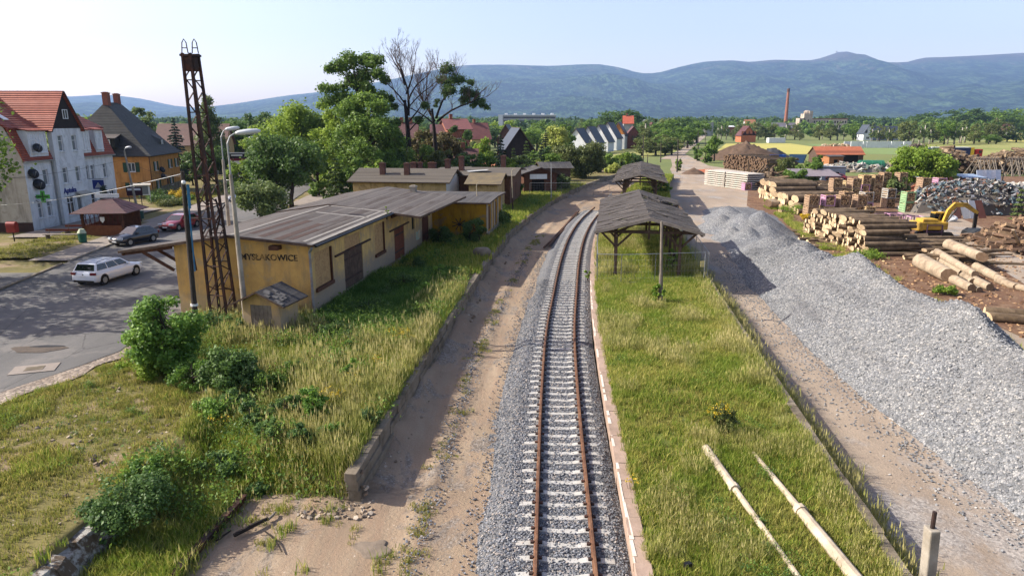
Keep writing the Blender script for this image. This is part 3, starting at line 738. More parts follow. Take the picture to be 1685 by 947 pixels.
# ------------------------------------------------------------------ scattering (grass, stones): points carried by a mesh, instanced by nodes
def scatter(name, P, S_, rotz, sources, idx=None, tilt=None):
    me = bpy.data.meshes.new(name); n = len(P)
    me.vertices.add(n); me.vertices.foreach_set('co', np.asarray(P, np.float32).ravel())
    rot = np.zeros((n,3), np.float32); rot[:,2] = rotz
    if tilt is not None: rot[:,:2] = tilt
    a = me.attributes.new('srot','FLOAT_VECTOR','POINT'); a.data.foreach_set('vector', rot.ravel())
    a = me.attributes.new('ssc','FLOAT','POINT'); a.data.foreach_set('value', np.asarray(S_, np.float32))
    a = me.attributes.new('sid','INT','POINT'); a.data.foreach_set('value', np.asarray(idx if idx is not None else RNG.integers(0,len(sources),n), np.int32))
    o = obj(name, me)
    ng = bpy.data.node_groups.new(name+'_nodes', 'GeometryNodeTree')
    ng.interface.new_socket('Geometry', in_out='INPUT', socket_type='NodeSocketGeometry'); ng.interface.new_socket('Geometry', in_out='OUTPUT', socket_type='NodeSocketGeometry')
    gi = ng.nodes.new('NodeGroupInput'); go = ng.nodes.new('NodeGroupOutput'); ip = ng.nodes.new('GeometryNodeInstanceOnPoints'); gtoi = ng.nodes.new('GeometryNodeGeometryToInstance')
    for sme in reversed(sources):
        so = bpy.data.objects.new(sme.name, sme); oi = ng.nodes.new('GeometryNodeObjectInfo'); oi.inputs['Object'].default_value = so; oi.inputs['As Instance'].default_value = False
        ng.links.new(oi.outputs['Geometry'], gtoi.inputs[0])
    def named(nm, typ):
        x = ng.nodes.new('GeometryNodeInputNamedAttribute'); x.data_type = typ; x.inputs['Name'].default_value = nm; return x.outputs['Attribute']
    ng.links.new(gi.outputs[0], ip.inputs['Points']); ng.links.new(gtoi.outputs[0], ip.inputs['Instance']); ip.inputs['Pick Instance'].default_value = True
    ng.links.new(named('sid','INT'), ip.inputs['Instance Index']); ng.links.new(named('srot','FLOAT_VECTOR'), ip.inputs['Rotation']); ng.links.new(named('ssc','FLOAT'), ip.inputs['Scale'])
    ng.links.new(ip.outputs[0], go.inputs[0])
    md = o.modifiers.new('scatter','NODES'); md.node_group = ng
    return tag(o, kind='stuff')
def tuft(name, nb, h, w, spread, mat, rng, lean=.45, seed_heads=0):
    V = []; T = []; lv = []
    for k in range(nb):
        a = rng.uniform(0,2*PI); r = spread*math.sqrt(rng.random()); x, y = r*math.cos(a), r*math.sin(a); hh = h*rng.uniform(.5,1.15)
        b = rng.uniform(0,2*PI); lx, ly = math.cos(b)*hh*lean*rng.random(), math.sin(b)*hh*lean*rng.random(); c = rng.uniform(0,2*PI); wx, wy = math.cos(c)*w/2, math.sin(c)*w/2
        i = len(V); V += [(x-wx,y-wy,-.03),(x+wx,y+wy,-.03),(x+lx*.4+wx*.7,y+ly*.4+wy*.7,hh*.6),(x+lx*.4-wx*.7,y+ly*.4-wy*.7,hh*.6),(x+lx,y+ly,hh)]
        T += [(i,i+1,i+2),(i,i+2,i+3),(i+3,i+2,i+4)]; q = rng.random(); lv += [q]*3
        if k < seed_heads:
            i = len(V); s = w*.8; V += [(x+lx-s,y+ly,hh-.03),(x+lx,y+ly,hh+.13),(x+lx+s,y+ly,hh-.03),(x+lx,y+ly,hh-.08)]; T += [(i,i+2,i+1),(i,i+3,i+2)]; lv += [1.0]*2
    return np_mesh(name, V, None, T, mats=[mat], attr={'lv':(lv,'FACE')})
def grass_mat(name, stops, patch, pscale=.45):
    t = NT(name); oi = t.new('ObjectInfo')
    f = t.math('ADD', t.math('MULTIPLY', t.attr('lv'), .55), t.math('MULTIPLY', t.noise(pscale, 5, .65), .55))
    col = t.ramp(f, list(zip((.22,.42,.6,.85), stops)))
    col = t.mix(t.ramp(t.noise(pscale*.8+.1, 5, .7, dist=.5), [(.52,0.0),(.66,.8)]), col, patch)
    col = t.mix(t.ramp(t.noise(.28, 6, .7, dist=.8), [(.47,0.0),(.62,.75)]), col, stops[1])
    b = t.new('BsdfPrincipled'); t.l.new(col, b.inputs['Base Color']); b.inputs['Roughness'].default_value = .6; b.inputs['Specular IOR Level'].default_value = .2
    tr = t.new('BsdfTranslucent'); t.l.new(col, tr.inputs['Color']); m = t.new('MixShader'); m.inputs[0].default_value = .35
    t.l.new(b.outputs[0], m.inputs[1]); t.l.new(tr.outputs[0], m.inputs[2]); t.l.new(m.outputs[0], t.out.inputs['Surface']); return t.mat
GM = grass_mat('grass_blades', ['#587028','#72882f','#a09f4a','#bdb26c'], '#aba45a')
GM2 = grass_mat('grass_tall_dry', ['#6a763a','#878c46','#a39f5c','#b8ae78'], '#828a46')
GM3 = grass_mat('grass_short', ['#66702f','#82863f','#9a9350','#b0a266'], '#7a8040')
rg = np.random.default_rng(5)
T_MID = [tuft('grass_tuft', 17, .32, .024, .2, GM, rg, .75) for _ in range(3)]
T_TALL = [tuft('tall_grass_tuft', 15, .6, .02, .26, GM2, rg, .75, 5) for _ in range(3)]
T_SHORT = [tuft('short_grass_tuft', 16, .13, .026, .2, GM3, rg, .8) for _ in range(3)]
T_FAR = [tuft('far_grass_tuft', 14, .45, .07, .5, GM, rg) for _ in range(2)]
GM4 = grass_mat('grass_dark', ['#2f4a1e','#436228','#587a34','#6d8a42'], '#3f5c28')
T_DARK = [tuft('dark_grass_tuft', 18, .45, .045, .22, GM4, rg, .8) for _ in range(2)]
GRASS_SRC = T_MID+T_TALL+T_SHORT+T_FAR+T_DARK
def grass_field(name, boxes):
    """boxes: (n, sampler()->(x,y,z,kind 0 mid 1 tall 2 short 3 far,scale) or None)"""
    P=[];Sc=[];I=[]
    for n, fn in boxes:
        for _ in range(n):
            r = fn()
            if r is None: continue
            x,y,z,k,s = r; P.append((x,y,z)); Sc.append(s*rg.uniform(.7,1.3)); I.append([0,3,6,9,11][k]+int(rg.integers(0,2 if k >= 3 else 3)))
    P=np.array(P)
    return scatter(name, P, Sc, rg.uniform(0,6.28,len(P)), GRASS_SRC, I)
FOOT = []      # building footprints where no grass grows: (x0,y0,x1,y1,...) polygons
def inpoly(x, y, poly):
    c = False; n = len(poly); j = n-1
    for i in range(n):
        if (poly[i][1] > y) != (poly[j][1] > y) and x < (poly[j][0]-poly[i][0])*(y-poly[i][1])/(poly[j][1]-poly[i][1])+poly[i][0]: c = not c
        j = i
    return c
# ================================================================== building helpers
def wall_panel(mb, O, ux, W, H, opens=(), depth=.22, mi=0, top=None):
    """outer face of a wall with real recessed openings (x,z,w,h)"""
    O = Vector(O); ux = Vector(ux).normalized(); n = ux.cross(Vector((0,0,1)))
    xs = sorted({0,W,*[o[0] for o in opens],*[o[0]+o[2] for o in opens]}); zs = sorted({0,H,*[o[1] for o in opens],*[o[1]+o[3] for o in opens]})
    P = lambda x, z, d=0: O + ux*x + Vector((0,0,z)) - n*d
    for i in range(len(xs)-1):
        for j in range(len(zs)-1):
            xm, zm = (xs[i]+xs[i+1])/2, (zs[j]+zs[j+1])/2
            if any(o[0] < xm < o[0]+o[2] and o[1] < zm < o[1]+o[3] for o in opens): continue
            mb.quad(P(xs[i],zs[j]),P(xs[i+1],zs[j]),P(xs[i+1],zs[j+1]),P(xs[i],zs[j+1]), mi)
    for x,z,w,h in opens:
        mb.quad(P(x,z),P(x,z,depth),P(x,z+h,depth),P(x,z+h),mi); mb.quad(P(x+w,z),P(x+w,z+h),P(x+w,z+h,depth),P(x+w,z,depth),mi)
        mb.quad(P(x,z),P(x+w,z),P(x+w,z,depth),P(x,z,depth),mi); mb.quad(P(x,z+h),P(x,z+h,depth),P(x+w,z+h,depth),P(x+w,z+h),mi)
    return mb
def window(par, O, ux, x, z, w, h, frame=None, pane=None, inset=.12, nx=2, nz=1, fw=.07, sill=True, split=None, name='window'):
    O = Vector(O); ux = Vector(ux).normalized(); n = ux.cross(Vector((0,0,1))); up = Vector((0,0,1))
    P = lambda a, b, d: O + ux*(x+a) + up*(z+b) - n*d
    m = MB()
    R = Matrix((ux, -n, up)).transposed()
    def bx(a0,b0,a1,b1): m.box(P((a0+a1)/2,(b0+b1)/2,inset-.02), (a1-a0,.06,b1-b0), rot=R)
    bx(0,0,w,fw); bx(0,h-fw,w,h); bx(0,fw,fw,h-fw); bx(w-fw,fw,w,h-fw)
    for i in range(1,nx): bx(w*i/nx-fw*.4,fw,w*i/nx+fw*.4,h-fw)
    if split: bx(fw,h*split-fw*.35,w-fw,h*split+fw*.35)
    if sill: m.box(P(w/2,-.035,-.04), (w+.12,.22,.05), rot=R)
    o = m.build(name, frame or MAT['white_paint'], par)
    q = MB(); q.slab([P(.02,.02,inset+.015),P(w-.02,.02,inset+.015),P(w-.02,h-.02,inset+.015),P(.02,h-.02,inset+.015)], .01); q.build('pane', pane or MAT['glass'], o)
    return o
def panel(par, name, O, ux, x, z, w, h, mat, d=.1, t=.05, boards=0):
    O = Vector(O); ux = Vector(ux).normalized(); n = ux.cross(Vector((0,0,1))); R = Matrix((ux, -n, Vector((0,0,1)))).transposed(); m = MB()
    if boards:
        for i in range(boards):
            a = w*(i+.5)/boards; m.box(O+ux*(x+a)+Vector((0,0,z+h/2))-n*(d+random.uniform(0,.01)), (w/boards-.012,t,h*(1-random.uniform(0,.01))), rot=R)
    else: m.box(O+ux*(x+w/2)+Vector((0,0,z+h/2))-n*d, (w,t,h), rot=R)
    return m.build(name, mat, par)
def text_mesh(name, body, size, mat, par, O, ux, ext=.01, spacing=1.0, bold=0.0):
    cu = bpy.data.curves.new(name, 'FONT'); cu.body = body; cu.size = size; cu.extrude = ext; cu.space_character = spacing; cu.align_x = 'LEFT'; cu.offset = bold
    o = bpy.data.objects.new(name, cu); COL.objects.link(o); dg = bpy.context.evaluated_depsgraph_get(); dg.update()
    me = bpy.data.meshes.new_from_object(o.evaluated_get(dg)); bpy.data.objects.remove(o); me.name = name
    me.materials.clear(); me.materials.append(mat); r = bpy.data.objects.new(name, me); COL.objects.link(r); r.parent = par
    ux = Vector(ux).normalized(); n = ux.cross(Vector((0,0,1))); R = Matrix((ux, Vector((0,0,1)), n)).transposed().to_4x4(); R.translation = Vector(O)
    r.matrix_local = R; return r
def roof_mat(name, c1, c2, streak, axis='y', stain='#3b332e', amt=.6, scale=1.0, rough=.95):
    t = NT(name); oc = t.new('TexCoord').outputs['Object']
    s = (2.2*scale,.12,1) if axis == 'y' else (.12,2.2*scale,1)
    col = t.mix(t.ramp(t.noise(s, 5, .6, vec=oc), [(.38,0.0),(.62,1.0)]), c1, c2)
    col = t.mix(t.math('MULTIPLY', t.ramp(t.noise((s[0]*.6,s[1]*1.5,1), 6, .6, vec=oc), [(.52,0.0),(.6,1.0)]), amt), col, stain)
    ln = t.new('TexWave'); ln.wave_type = 'BANDS'; ln.bands_direction = 'X' if axis == 'y' else 'Y'; ln.inputs['Scale'].default_value = .32; ln.inputs['Distortion'].default_value = .3; t.l.new(oc, ln.inputs['Vector'])
    col = t.mix(t.math('MULTIPLY', t.ramp(ln.outputs['Fac'], [(.0,1.0),(.05,0.0)]), .7), col, streak)
    col = t.mix(t.ramp(t.noise(8, 4, .8, vec=oc), [(.4,0.0),(.75,.35)]), col, streak)
    return t.finish(col, rough, t.bump(t.noise(5, 6, .8, vec=oc), .7, .03), spec=.2)
MAT['felt'] = roof_mat('roof_felt', '#55514f', '#464240', '#6d6863', stain='#382f2b', amt=.75)
MAT['felt_dark'] = roof_mat('roof_felt_dark', '#4b4a4b', '#3c3b3c', '#5a5651', stain='#2b2a2b', amt=.5)
MAT['felt_x'] = roof_mat('roof_felt_brown', '#57524b', '#48443e', '#676159', axis='x', stain='#3d3832')
def plaster(name, c, c2, grime, hgt=1.4, amt=.8, base=None):
    """rendered wall: blotchy colour, and grime/peeling rising from the ground (local z)"""
    t = NT(name); oc = t.new('TexCoord').outputs['Object']; sx = t.new('SeparateXYZ'); t.l.new(oc, sx.inputs[0])
    col = t.mix(t.ramp(t.noise(1.1, 6, .65, vec=oc), [(.35,0.0),(.65,1.0)]), c, c2)
    col = t.mix(t.math('MULTIPLY', t.ramp(t.noise((1.6,1.6,.35), 5, .7, vec=oc), [(.48,0.0),(.66,.9)]), .8), col, grime)
    col = t.mix(t.math('MULTIPLY', t.ramp(t.noise(.9, 8, .72, vec=oc, dist=.7), [(.57,0.0),(.6,1.0)]), .55), col, base or grime)
    z = t.math('DIVIDE', t.math('SUBTRACT', hgt, t.math('ADD', sx.outputs['Z'], t.math('MULTIPLY', t.math('SUBTRACT', t.noise(1.4, 6, .7, vec=oc), .5), 2.6))), hgt, clamp=True)
    col = t.mix(t.math('MULTIPLY', t.ramp(z, [(.1,0.0),(.55,1.0)]), amt), col, base or grime)
    return t.finish(col, .95, t.bump(t.noise(14, 5, .75, vec=oc), .35, .02), spec=.12)
MAT['ochre'] = plaster('ochre_render', '#c79a4c', '#b48845', '#8d6e40', 1.3, .75, '#a08a68')
MAT['ochre_worn'] = plaster('ochre_render_worn', '#c0a166', '#a98b58', '#7f7262', 2.1, .8, '#8c8172')
MAT['mustard'] = plaster('mustard_render', '#a98224', '#94701d', '#6e571f', .8, .8, '#716857')
MAT['beige_render'] = plaster('beige_render', '#b29a6e', '#a08a62', '#786648', .6, .6)
MAT['white_render'] = plaster('white_render', '#cdd2d6', '#c2c8cd', '#a4a9ad', .5, .35)
MAT['side_render'] = plaster('cream_render', '#aeaaa0', '#a29d92', '#7d786d', 1.2, .5, '#8b8478')
MAT['orange_render'] = plaster('orange_render', '#ba8850', '#ab7945', '#8a633c', .8, .4)
MAT['osb'] = M('boarded_panel', '#b09266', '#8f7350', 9, .95, .4, stain='#6d5940', stain_amt=.5)
def brick_mat(name, c1, c2, mortar, scale=4.0):
    t = NT(name); oc = t.new('TexCoord').outputs['Object']; b = t.new('TexBrick'); sx = t.new('SeparateXYZ'); t.l.new(oc, sx.inputs[0]); cb = t.new('CombineXYZ')
    t.l.new(t.math('ADD', sx.outputs['X'], sx.outputs['Y']), cb.inputs['X']); t.l.new(sx.outputs['Z'], cb.inputs['Y']); t.l.new(cb.outputs[0], b.inputs['Vector'])
    b.inputs['Scale'].default_value = scale; b.inputs['Color1'].default_value = lin(c1); b.inputs['Color2'].default_value = lin(c2); b.inputs['Mortar'].default_value = lin(mortar); b.inputs['Mortar Size'].default_value = .02
    col = t.mix(t.ramp(t.noise(.9, 5, .7, vec=oc), [(.4,0.0),(.7,.5)]), b.outputs['Color'], c2); return t.finish(col, .92, spec=.15)
MAT['brick'] = brick_mat('red_brick', '#8a4b38', '#6f3c2f', '#8b7c6f'); MAT['brick_dark'] = brick_mat('dark_brick', '#5b3a31', '#472e28', '#6c6058')
MAT['brick_orange'] = brick_mat('orange_brick', '#b0633f', '#9c5435', '#a08872')
def tile_mat(name, c1, c2, c3, sx=3.6, sz=3.0):
    t = NT(name); oc = t.new('TexCoord').outputs['Object']
    w = t.new('TexWave'); w.wave_type='BANDS'; w.bands_direction='Z'; w.inputs['Scale'].default_value = sz*.5; t.l.new(oc, w.inputs['Vector'])
    w2 = t.new('TexWave'); w2.wave_type='BANDS'; w2.bands_direction='X'; w2.inputs['Scale'].default_value = sx*.5; t.l.new(oc, w2.inputs['Vector'])
    col = t.mix(t.ramp(t.noise(1.3, 5, .6, vec=oc), [(.35,0.0),(.65,1.0)]), c1, c2)
    col = t.mix(t.ramp(w.outputs['Fac'], [(.0,.8),(.22,0.0)]), col, c3)
    h = t.math('ADD', w.outputs['Fac'], t.math('MULTIPLY', w2.outputs['Fac'], .7))
    return t.finish(col, .65, t.bump(h, .9, .06), spec=.4)
MAT['red_tile'] = tile_mat('red_roof_tile', '#8a4230', '#74372a', '#3f1f19')
MAT['mansard_tile'] = tile_mat('red_mansard_tile', '#9a4a34', '#84402e', '#4c261c')
MAT['dark_tile'] = tile_mat('dark_roof_shingle', '#3a3b38', '#2d2e2c', '#1f2020', 5, 4)
MAT['maroon'] = tile_mat('maroon_shingle', '#4f232a', '#421d24', '#2a1217', 6, 6)
def roof_slab(par, quads, mat, t=.12, name='roof', mside=None):
    m = MB()
    for q in quads: m.slab(q, t, 0, 1)
    return m.build(name, [mat, mside or MAT['old_wood']], par)
def chimney(par, x, y, z0, h, w=.55, d=.55, mat=None):
    m = MB(); m.box((x,y,z0+h/2),(w,d,h)); m.box((x,y,z0+h+.06),(w+.12,d+.12,.12)); m.box((x,y,z0+h+.16),(w*.7,d*.7,.08))
    return m.build('chimney', mat or MAT['brick_dark'], par)
# ================================================================== warehouse
RZ = -.131
ux_, uy_ = Vector((math.cos(RZ),math.sin(RZ),0)), Vector((-math.sin(RZ),math.cos(RZ),0))
WO = Vector((-10.7,35.3,GZ)) - ux_*7.6
def WL(x, y, z=0): return WO + ux_*x + uy_*y + Vector((0,0,z))
wh = thing('goods_shed', 'long yellow goods shed with grey felt roof and the station name on its end wall', 'warehouse', WO, RZ)
X, Yv = Vector((1,0,0)), Vector((0,1,0))
WW, WLn = 7.6, 26.5
mb = MB()
wall_panel(mb, (0,0,-.4), X, WW, 4.2)
opens = [(.7,2.0,2.2,1.95),(4.9,.9,3.2,2.25),(5.1,3.25,2.6,.8),(10.6,2.0,1.9,2.0),(15.0,.7,2.6,2.3),(19.8,2.3,.8,1.9),(22.9,.5,2.3,3.2)]
sw = MB(); wall_panel(sw, (WW,0,-.4), Yv, WLn, 4.4, opens, .16); sw.build('side_wall', plaster('shed_side_render', '#c4a668', '#a68f62', '#7d7162', 2.6, .9, '#857c70'), wh)
wall_panel(mb, (WW,WLn,-.4), -X, WW, 4.4); wall_panel(mb, (0,WLn,-.4), -Yv, WLn, 4.3, [(4,.5,2.6,2.6),(13,.5,2.6,2.6)], .2)
mb.add([(0,0,3.8),(WW,0,3.8),(WW,0,4.14),(3.4,0,4.5),(0,0,3.95)],[(0,1,2,3,4)])
wmat = plaster('shed_render', '#cba561', '#b59056', '#8f7c5c', 1.7, .8, '#a08f70')
mb.build('wall', wmat, wh)
m = MB(); m.box((WW+.03,WLn/2-.1,-.05),(.12,WLn-.4,.75)); m.build('plinth', MAT['old_concrete'], wh)
for i in (0,2,3): panel(wh, 'boarded_window', (WW,0,-.4), Yv, *opens[i][:2], *opens[i][2:], MAT['osb'], d=.06)
for i in (0,3):
    o = opens[i]; m = MB(); m.box((WW+.04,o[0]+o[2]/2,o[1]-.4-.1),(.2,o[2]+.2,.2)); m.box((WW+.03,o[0]+o[2]+.0,o[1]-.4+o[3]/2),(.1,.14,o[3])); m.build('window_frame', MAT['brown_wood'], wh)
for i, mt in ((1,MAT['old_wood']),(4,M('red_brown_boards','#6b3b28','#54301f',3,.9,.3)),(6,M('red_brown_boards2','#5d3728','#472a1e',3,.9,.3))):
    o = opens[i]; dr = panel(wh, 'door', (WW,0,-.4), Yv, *o, mt, d=.07, t=.07, boards=10)
    for zz in (.25,.8): m = MB(); m.box((WW-.03,o[0]+o[2]/2,o[1]-.4+o[3]*zz),(.03,o[2]*.9,.12)); m.build('crossbar', MAT['dark_rust'], dr)
    m = MB(); m.box((WW+.05,o[0]+o[2]/2,o[1]-.4+o[3]+.09),(.12,o[2]*(1.9 if i < 6 else 1.0),.1)); m.build('door_rail', MAT['dark_rust'], dr)
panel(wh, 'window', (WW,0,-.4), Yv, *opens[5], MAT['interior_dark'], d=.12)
m = MB()
for (y, x) in ((13.2,WW),): m.box((WW+.08,16.5,3.75),(.12,4.4,.3))
m.build('door_canopy_beam', MAT['brown_wood'], wh)
e = .5
r = roof_slab(wh, [[(3.4,-e,4.62),(WW+.5,-e,4.22),(WW+.5,13.1,4.22),(3.4,13.1,4.62)], [(-.6,-e,4.0),(3.4,-e,4.62),(3.4,13.1,4.62),(-.6,13.1,4.0)], [(-3.0,-e+.05,3.62),(-.62,-e+.05,3.97),(-.62,1.3,3.97),(-3.0,1.1,3.62)]], MAT['felt'], .14)
roof_slab(wh, [[(3.4,13.1,4.70),(WW+2.6,12.9,3.95),(WW+3.1,WLn+.4,3.95),(3.4,WLn+.6,4.70)], [(-.6,13.1,4.08),(3.4,13.1,4.70),(3.4,WLn+.6,4.70),(-.6,WLn+.6,4.08)]], MAT['felt'], .16)
# patches of felt and pale flashing strips on the roof
m = MB(); R = random.Random(4)
def on_roof(x, y): return 4.62 - (.4*(x-3.4)/4.7 if x > 3.4 else .155*(3.4-x))
for (x0,y0,w,d_) in ((7.95,6.2,.28,13.6),(7.4,6.5,.18,13),(3.5,6.3,.18,13.2),(5.8,9.6,3.6,.3),(5.8,12.95,4.2,.35)):
    a,b,c,dd = [(x0+sx*w/2, y0+sy*d_/2) for sx,sy in ((-1,-1),(1,-1),(1,1),(-1,1))]
    m.slab([(p[0],p[1],on_roof(*p)+.012) for p in (a,b,c,dd)], .01)
m.build('flashing', M('pale_felt','#8b8780','#76726c',3,.95,.4), wh)
m = MB()
for (x0,y0,w,d_) in ((6.0,2.7,.42,5.8),(5.0,3.2,.4,6.2),(4.2,3.2,.3,5.2),(6.6,2.0,.3,3.6)):
    a,b,c,dd = [(x0+sx*w/2, y0+sy*d_/2) for sx,sy in ((-1,-1),(1,-1),(1,1),(-1,1))]
    m.slab([(p[0],p[1],on_roof(*p)+.008) for p in (a,b,c,dd)], .006)
m.build('rusty_strip', M('rusty_felt','#4b3a33','#3c2e29',3,.95,.4), wh)
chimney(wh, 6.2, 25.6, 4.3, .5, .5, .5, MAT['concrete'])
m = MB()
for y in (-.2,.9):
    m.bar((0,y,3.85),(-2.9,y,3.42),.14,.18); m.bar((0,y,2.6),(-1.7,y,3.55),.12,.14)
m.bar((-2.8,-.35,3.42),(-2.8,1.05,3.42),.12,.14)
m.build('canopy_frame', MAT['brown_wood'], wh)
m = MB()
for y in np.arange(14,27,1.6): m.bar((WW,y,3.95),(WW+2.6,y,3.76),.1,.16)
m.build('canopy_frame', MAT['brown_wood'], wh)
m = MB(); m.box((5.9,-.25,3.98),(.5,.5,.22)); m.build('purlin_end', MAT['brown_wood'], wh)
m = MB(); m.path([(WW+.35,-.35,4.0),(WW+.12,-.12,3.75),(WW+.1,-.06,3.3),(WW+.1,-.06,-.1)], .07, 8); m.build('downpipe', M('zinc_pipe','#8b9095','#6b6f73',3,.6,.1,stain='#7a5a45',stain_amt=.6), wh)
m = MB(); m.path([(WW+.6,-.4,4.12),(WW+.6,13,4.12)], .075, 6); m.build('gutter', MAT['black'], wh)
t_ = NT('faded_lettering'); c_ = t_.mix(t_.ramp(t_.noise(2.4, 4, .6), [(.46,0.0),(.6,.75)]), '#23201e', '#9a7b48'); MAT['letters'] = t_.finish(c_, .8)
text_mesh('station_name', 'MYSŁAKOWICE', .46, MAT['letters'], wh, (3.78,-.006,3.24), X, .012, 1.0, .012)
# small graffiti strokes on the wall
m = MB(); R = random.Random(8)
for k in range(7):
    x0 = 1.9+R.uniform(0,1.5); z0 = 1.75+R.uniform(-.12,.12)
    m.path([(x0+.1*i, -.004, z0+.12*math.sin(i*1.7+k)) for i in range(5)], .008, 3)
m.build('graffiti', MAT['grey_wood'], wh)
m = MB()
for k in range(6): m.path([(WW+.006, 20.9+.25*i+R.uniform(-.05,.05), 1.2+.35*math.sin(i*1.3+k*.8)) for i in range(6)], .05, 4)
m.build('graffiti', M('spray_paint','#7fa7a5','#c98a3c',1.2,.7), wh)
FOOT.append([tuple(WL(*p)[:2]) for p in ((-.1,-.1),(7.75,-.1),(7.75,26.6),(-.1,26.6))])
# little brick switch house in front
so = G(402,570,GZ) 
sh = thing('switch_house', 'little yellow hut with grey door and broken tar roof before the end wall', 'hut', G(404,556,GZ-.05), -.22)
mb = MB(); wall_panel(mb,(0,0,-.3),X,2.0,2.2,[(.42,.3,1.15,1.75)],.1); wall_panel(mb,(2.0,0,-.3),Yv,1.7,2.2); wall_panel(mb,(2.0,1.7,-.3),-X,2.0,2.2); wall_panel(mb,(0,1.7,-.3),-Yv,1.7,2.2)
for y, f in ((0,1),(1.7,-1)): mb.add([(0,y,1.9),(2.0,y,1.9),(1.0,y,2.42)],[(0,1,2) if f > 0 else (2,1,0)])
mb.build('wall', MAT['ochre_worn'], sh)
panel(sh,'door',(0,0,-.3),X,.42,.3,1.15,1.75,MAT['grey_wood'],d=.04,boards=5)
roof_slab(sh,[[(1.0,-.35,2.5),(2.45,-.35,1.82),(2.45,2.0,1.82),(1.0,2.0,2.5)],[(-.45,-.35,1.82),(1.0,-.35,2.5),(1.0,2.0,2.5),(-.45,2.0,1.82)]],MAT['felt_dark'],.08)
m = MB(); R = random.Random(9)
for k in range(14):
    x = R.uniform(1.25,2.3); y = R.uniform(-.3,.8); z = 2.5-(x-1.0)*.47; m.slab([(x-.12,y-.1,z+.08),(x+.14,y-.1,z-.02),(x+.14,y+.12,z-.015),(x-.12,y+.12,z+.085)],.03)
m.build('loose_shingle', M('slate','#6d6b68','#4a4847',4,.9,.3), sh)
# mustard annex, station building, wooden building behind
def simple_block(name, label, cat, org, rz, W_, D_, H_, wmat, rmat, opens_f=(), opens_r=(), rise=.25, over=.35, gable='x', rt=.14):
    b = thing(name, label, cat, org, rz); mb = MB()
    wall_panel(mb,(0,0,-.5),X,W_,H_+.5,opens_f,.15); wall_panel(mb,(W_,0,-.5),Yv,D_,H_+.5,opens_r,.15); wall_panel(mb,(W_,D_,-.5),-X,W_,H_+.5); wall_panel(mb,(0,D_,-.5),-Yv,D_,H_+.5)
    if gable == 'x':     # ridge along x
        mb.add([(W_,0,H_),(W_,D_,H_),(W_,D_/2,H_+rise)],[(0,1,2)]); mb.add([(0,0,H_),(0,D_,H_),(0,D_/2,H_+rise)],[(2,1,0)])
        q = [[(-over,-over,H_-over*rise/(D_/2)+.05),(W_+over,-over,H_-over*rise/(D_/2)+.05),(W_+over,D_/2,H_+rise+.05),(-over,D_/2,H_+rise+.05)],
             [(-over,D_/2,H_+rise+.05),(W_+over,D_/2,H_+rise+.05),(W_+over,D_+over,H_-over*rise/(D_/2)+.05),(-over,D_+over,H_-over*rise/(D_/2)+.05)]]
    else:
        mb.add([(0,0,H_),(W_,0,H_),(W_/2,0,H_+rise)],[(0,1,2)]); mb.add([(0,D_,H_),(W_,D_,H_),(W_/2,D_,H_+rise)],[(2,1,0)])
        zl = H_-over*rise/(W_/2)+.05
        q = [[(W_/2,-over,H_+rise+.05),(W_+over,-over,zl),(W_+over,D_+over,zl),(W_/2,D_+over,H_+rise+.05)],[(-over,-over,zl),(W_/2,-over,H_+rise+.05),(W_/2,D_+over,H_+rise+.05),(-over,D_+over,zl)]]
    mb.build('wall', wmat, b); roof_slab(b,q,rmat,rt); return b
p0 = Vector((-2.35,62,GZ-.05))
an = simple_block('annex', 'mustard yellow flat roofed annex behind the goods shed', 'annex', p0-ux_*9.5, RZ, 9.5, 9.5, 3.35, MAT['mustard'], MAT['felt_dark'], (), [(1.2,1.2,1.0,2.2),(5.0,1.2,1.0,2.2)], .12, .4)
MAT_PIL = 0
for y in (.3,2.8,4.4,6.6,9.2): m = MB(); m.box((9.53,y,1.35),(.12,.45,3.6)); m.build('pilaster', M('grey_pilaster','#a39a8b','#8c8375',2,.9,.3), an)
m = MB(); m.box((9.56,4.7,.05),(.2,9.6,1.0)); m.build('plinth', MAT['old_concrete'], an)
for y in (1.2,5.0): panel(an,'boarded_window',(9.5,0,-.5),Yv,y,1.2,1.0,2.2,MAT['brown_wood'],d=.06)
m = MB(); R = random.Random(3)
for k in range(9): 
    a = k*.35; m.path([(7.0+.03*i*math.cos(a*2)*6, -.01, 1.35+.03*i*math.sin(a*2)*5) for i in range(5)], .035, 4)
m.path([(7.6,-.01,1.0),(8.0,-.01,.8),(8.4,-.01,.95),(8.8,-.01,.7)], .04, 4); m.build('graffiti', MAT['black'], an)
FOOT.append([tuple((p0-ux_*9.5+ux_*a+uy_*b)[:2]) for a,b in ((0,0),(9.6,0),(9.6,9.6),(0,9.6))])
st = simple_block('station_house', 'long low beige station house with two front chimneys and white gable', 'house', F(583,81.6,GZ), RZ, 11.3, 8.0, 3.75, MAT['beige_render'], MAT['felt_x'], [(2,1.4,1.2,1.5),(6,1.4,1.2,1.5)], [(1.4,3.1,.5,1.1),(3.0,3.1,.4,1.1)], 1.15, .55)
for xx in (2,6): window(st,(0,0,-.5),X,xx,1.4,1.2,1.5)
m = MB(); m.slab([(11.32,.05,1.9),(11.32,7.95,1.9),(11.32,7.95,3.73),(11.32,4,4.85),(11.32,.05,3.73)],.03); m.build('gable_cladding', M('white_board','#c9ccce','#b4b8ba',3,.8), st)
for (x,y) in ((3.1,2.0),(6.1,2.0)): chimney(st,x,y,4.1,1.45,.62,.6)
for (x,y,w) in ((5.9,5.8,.75),(6.7,5.9,.5),(8.3,5.6,.95)): chimney(st,x,y,4.5,.95,w,.6)
FOOT.append([(F(586,80).x,80),(F(586,80).x+11.4,80),(F(586,80).x+11.4,88),(F(586,80).x,88)])
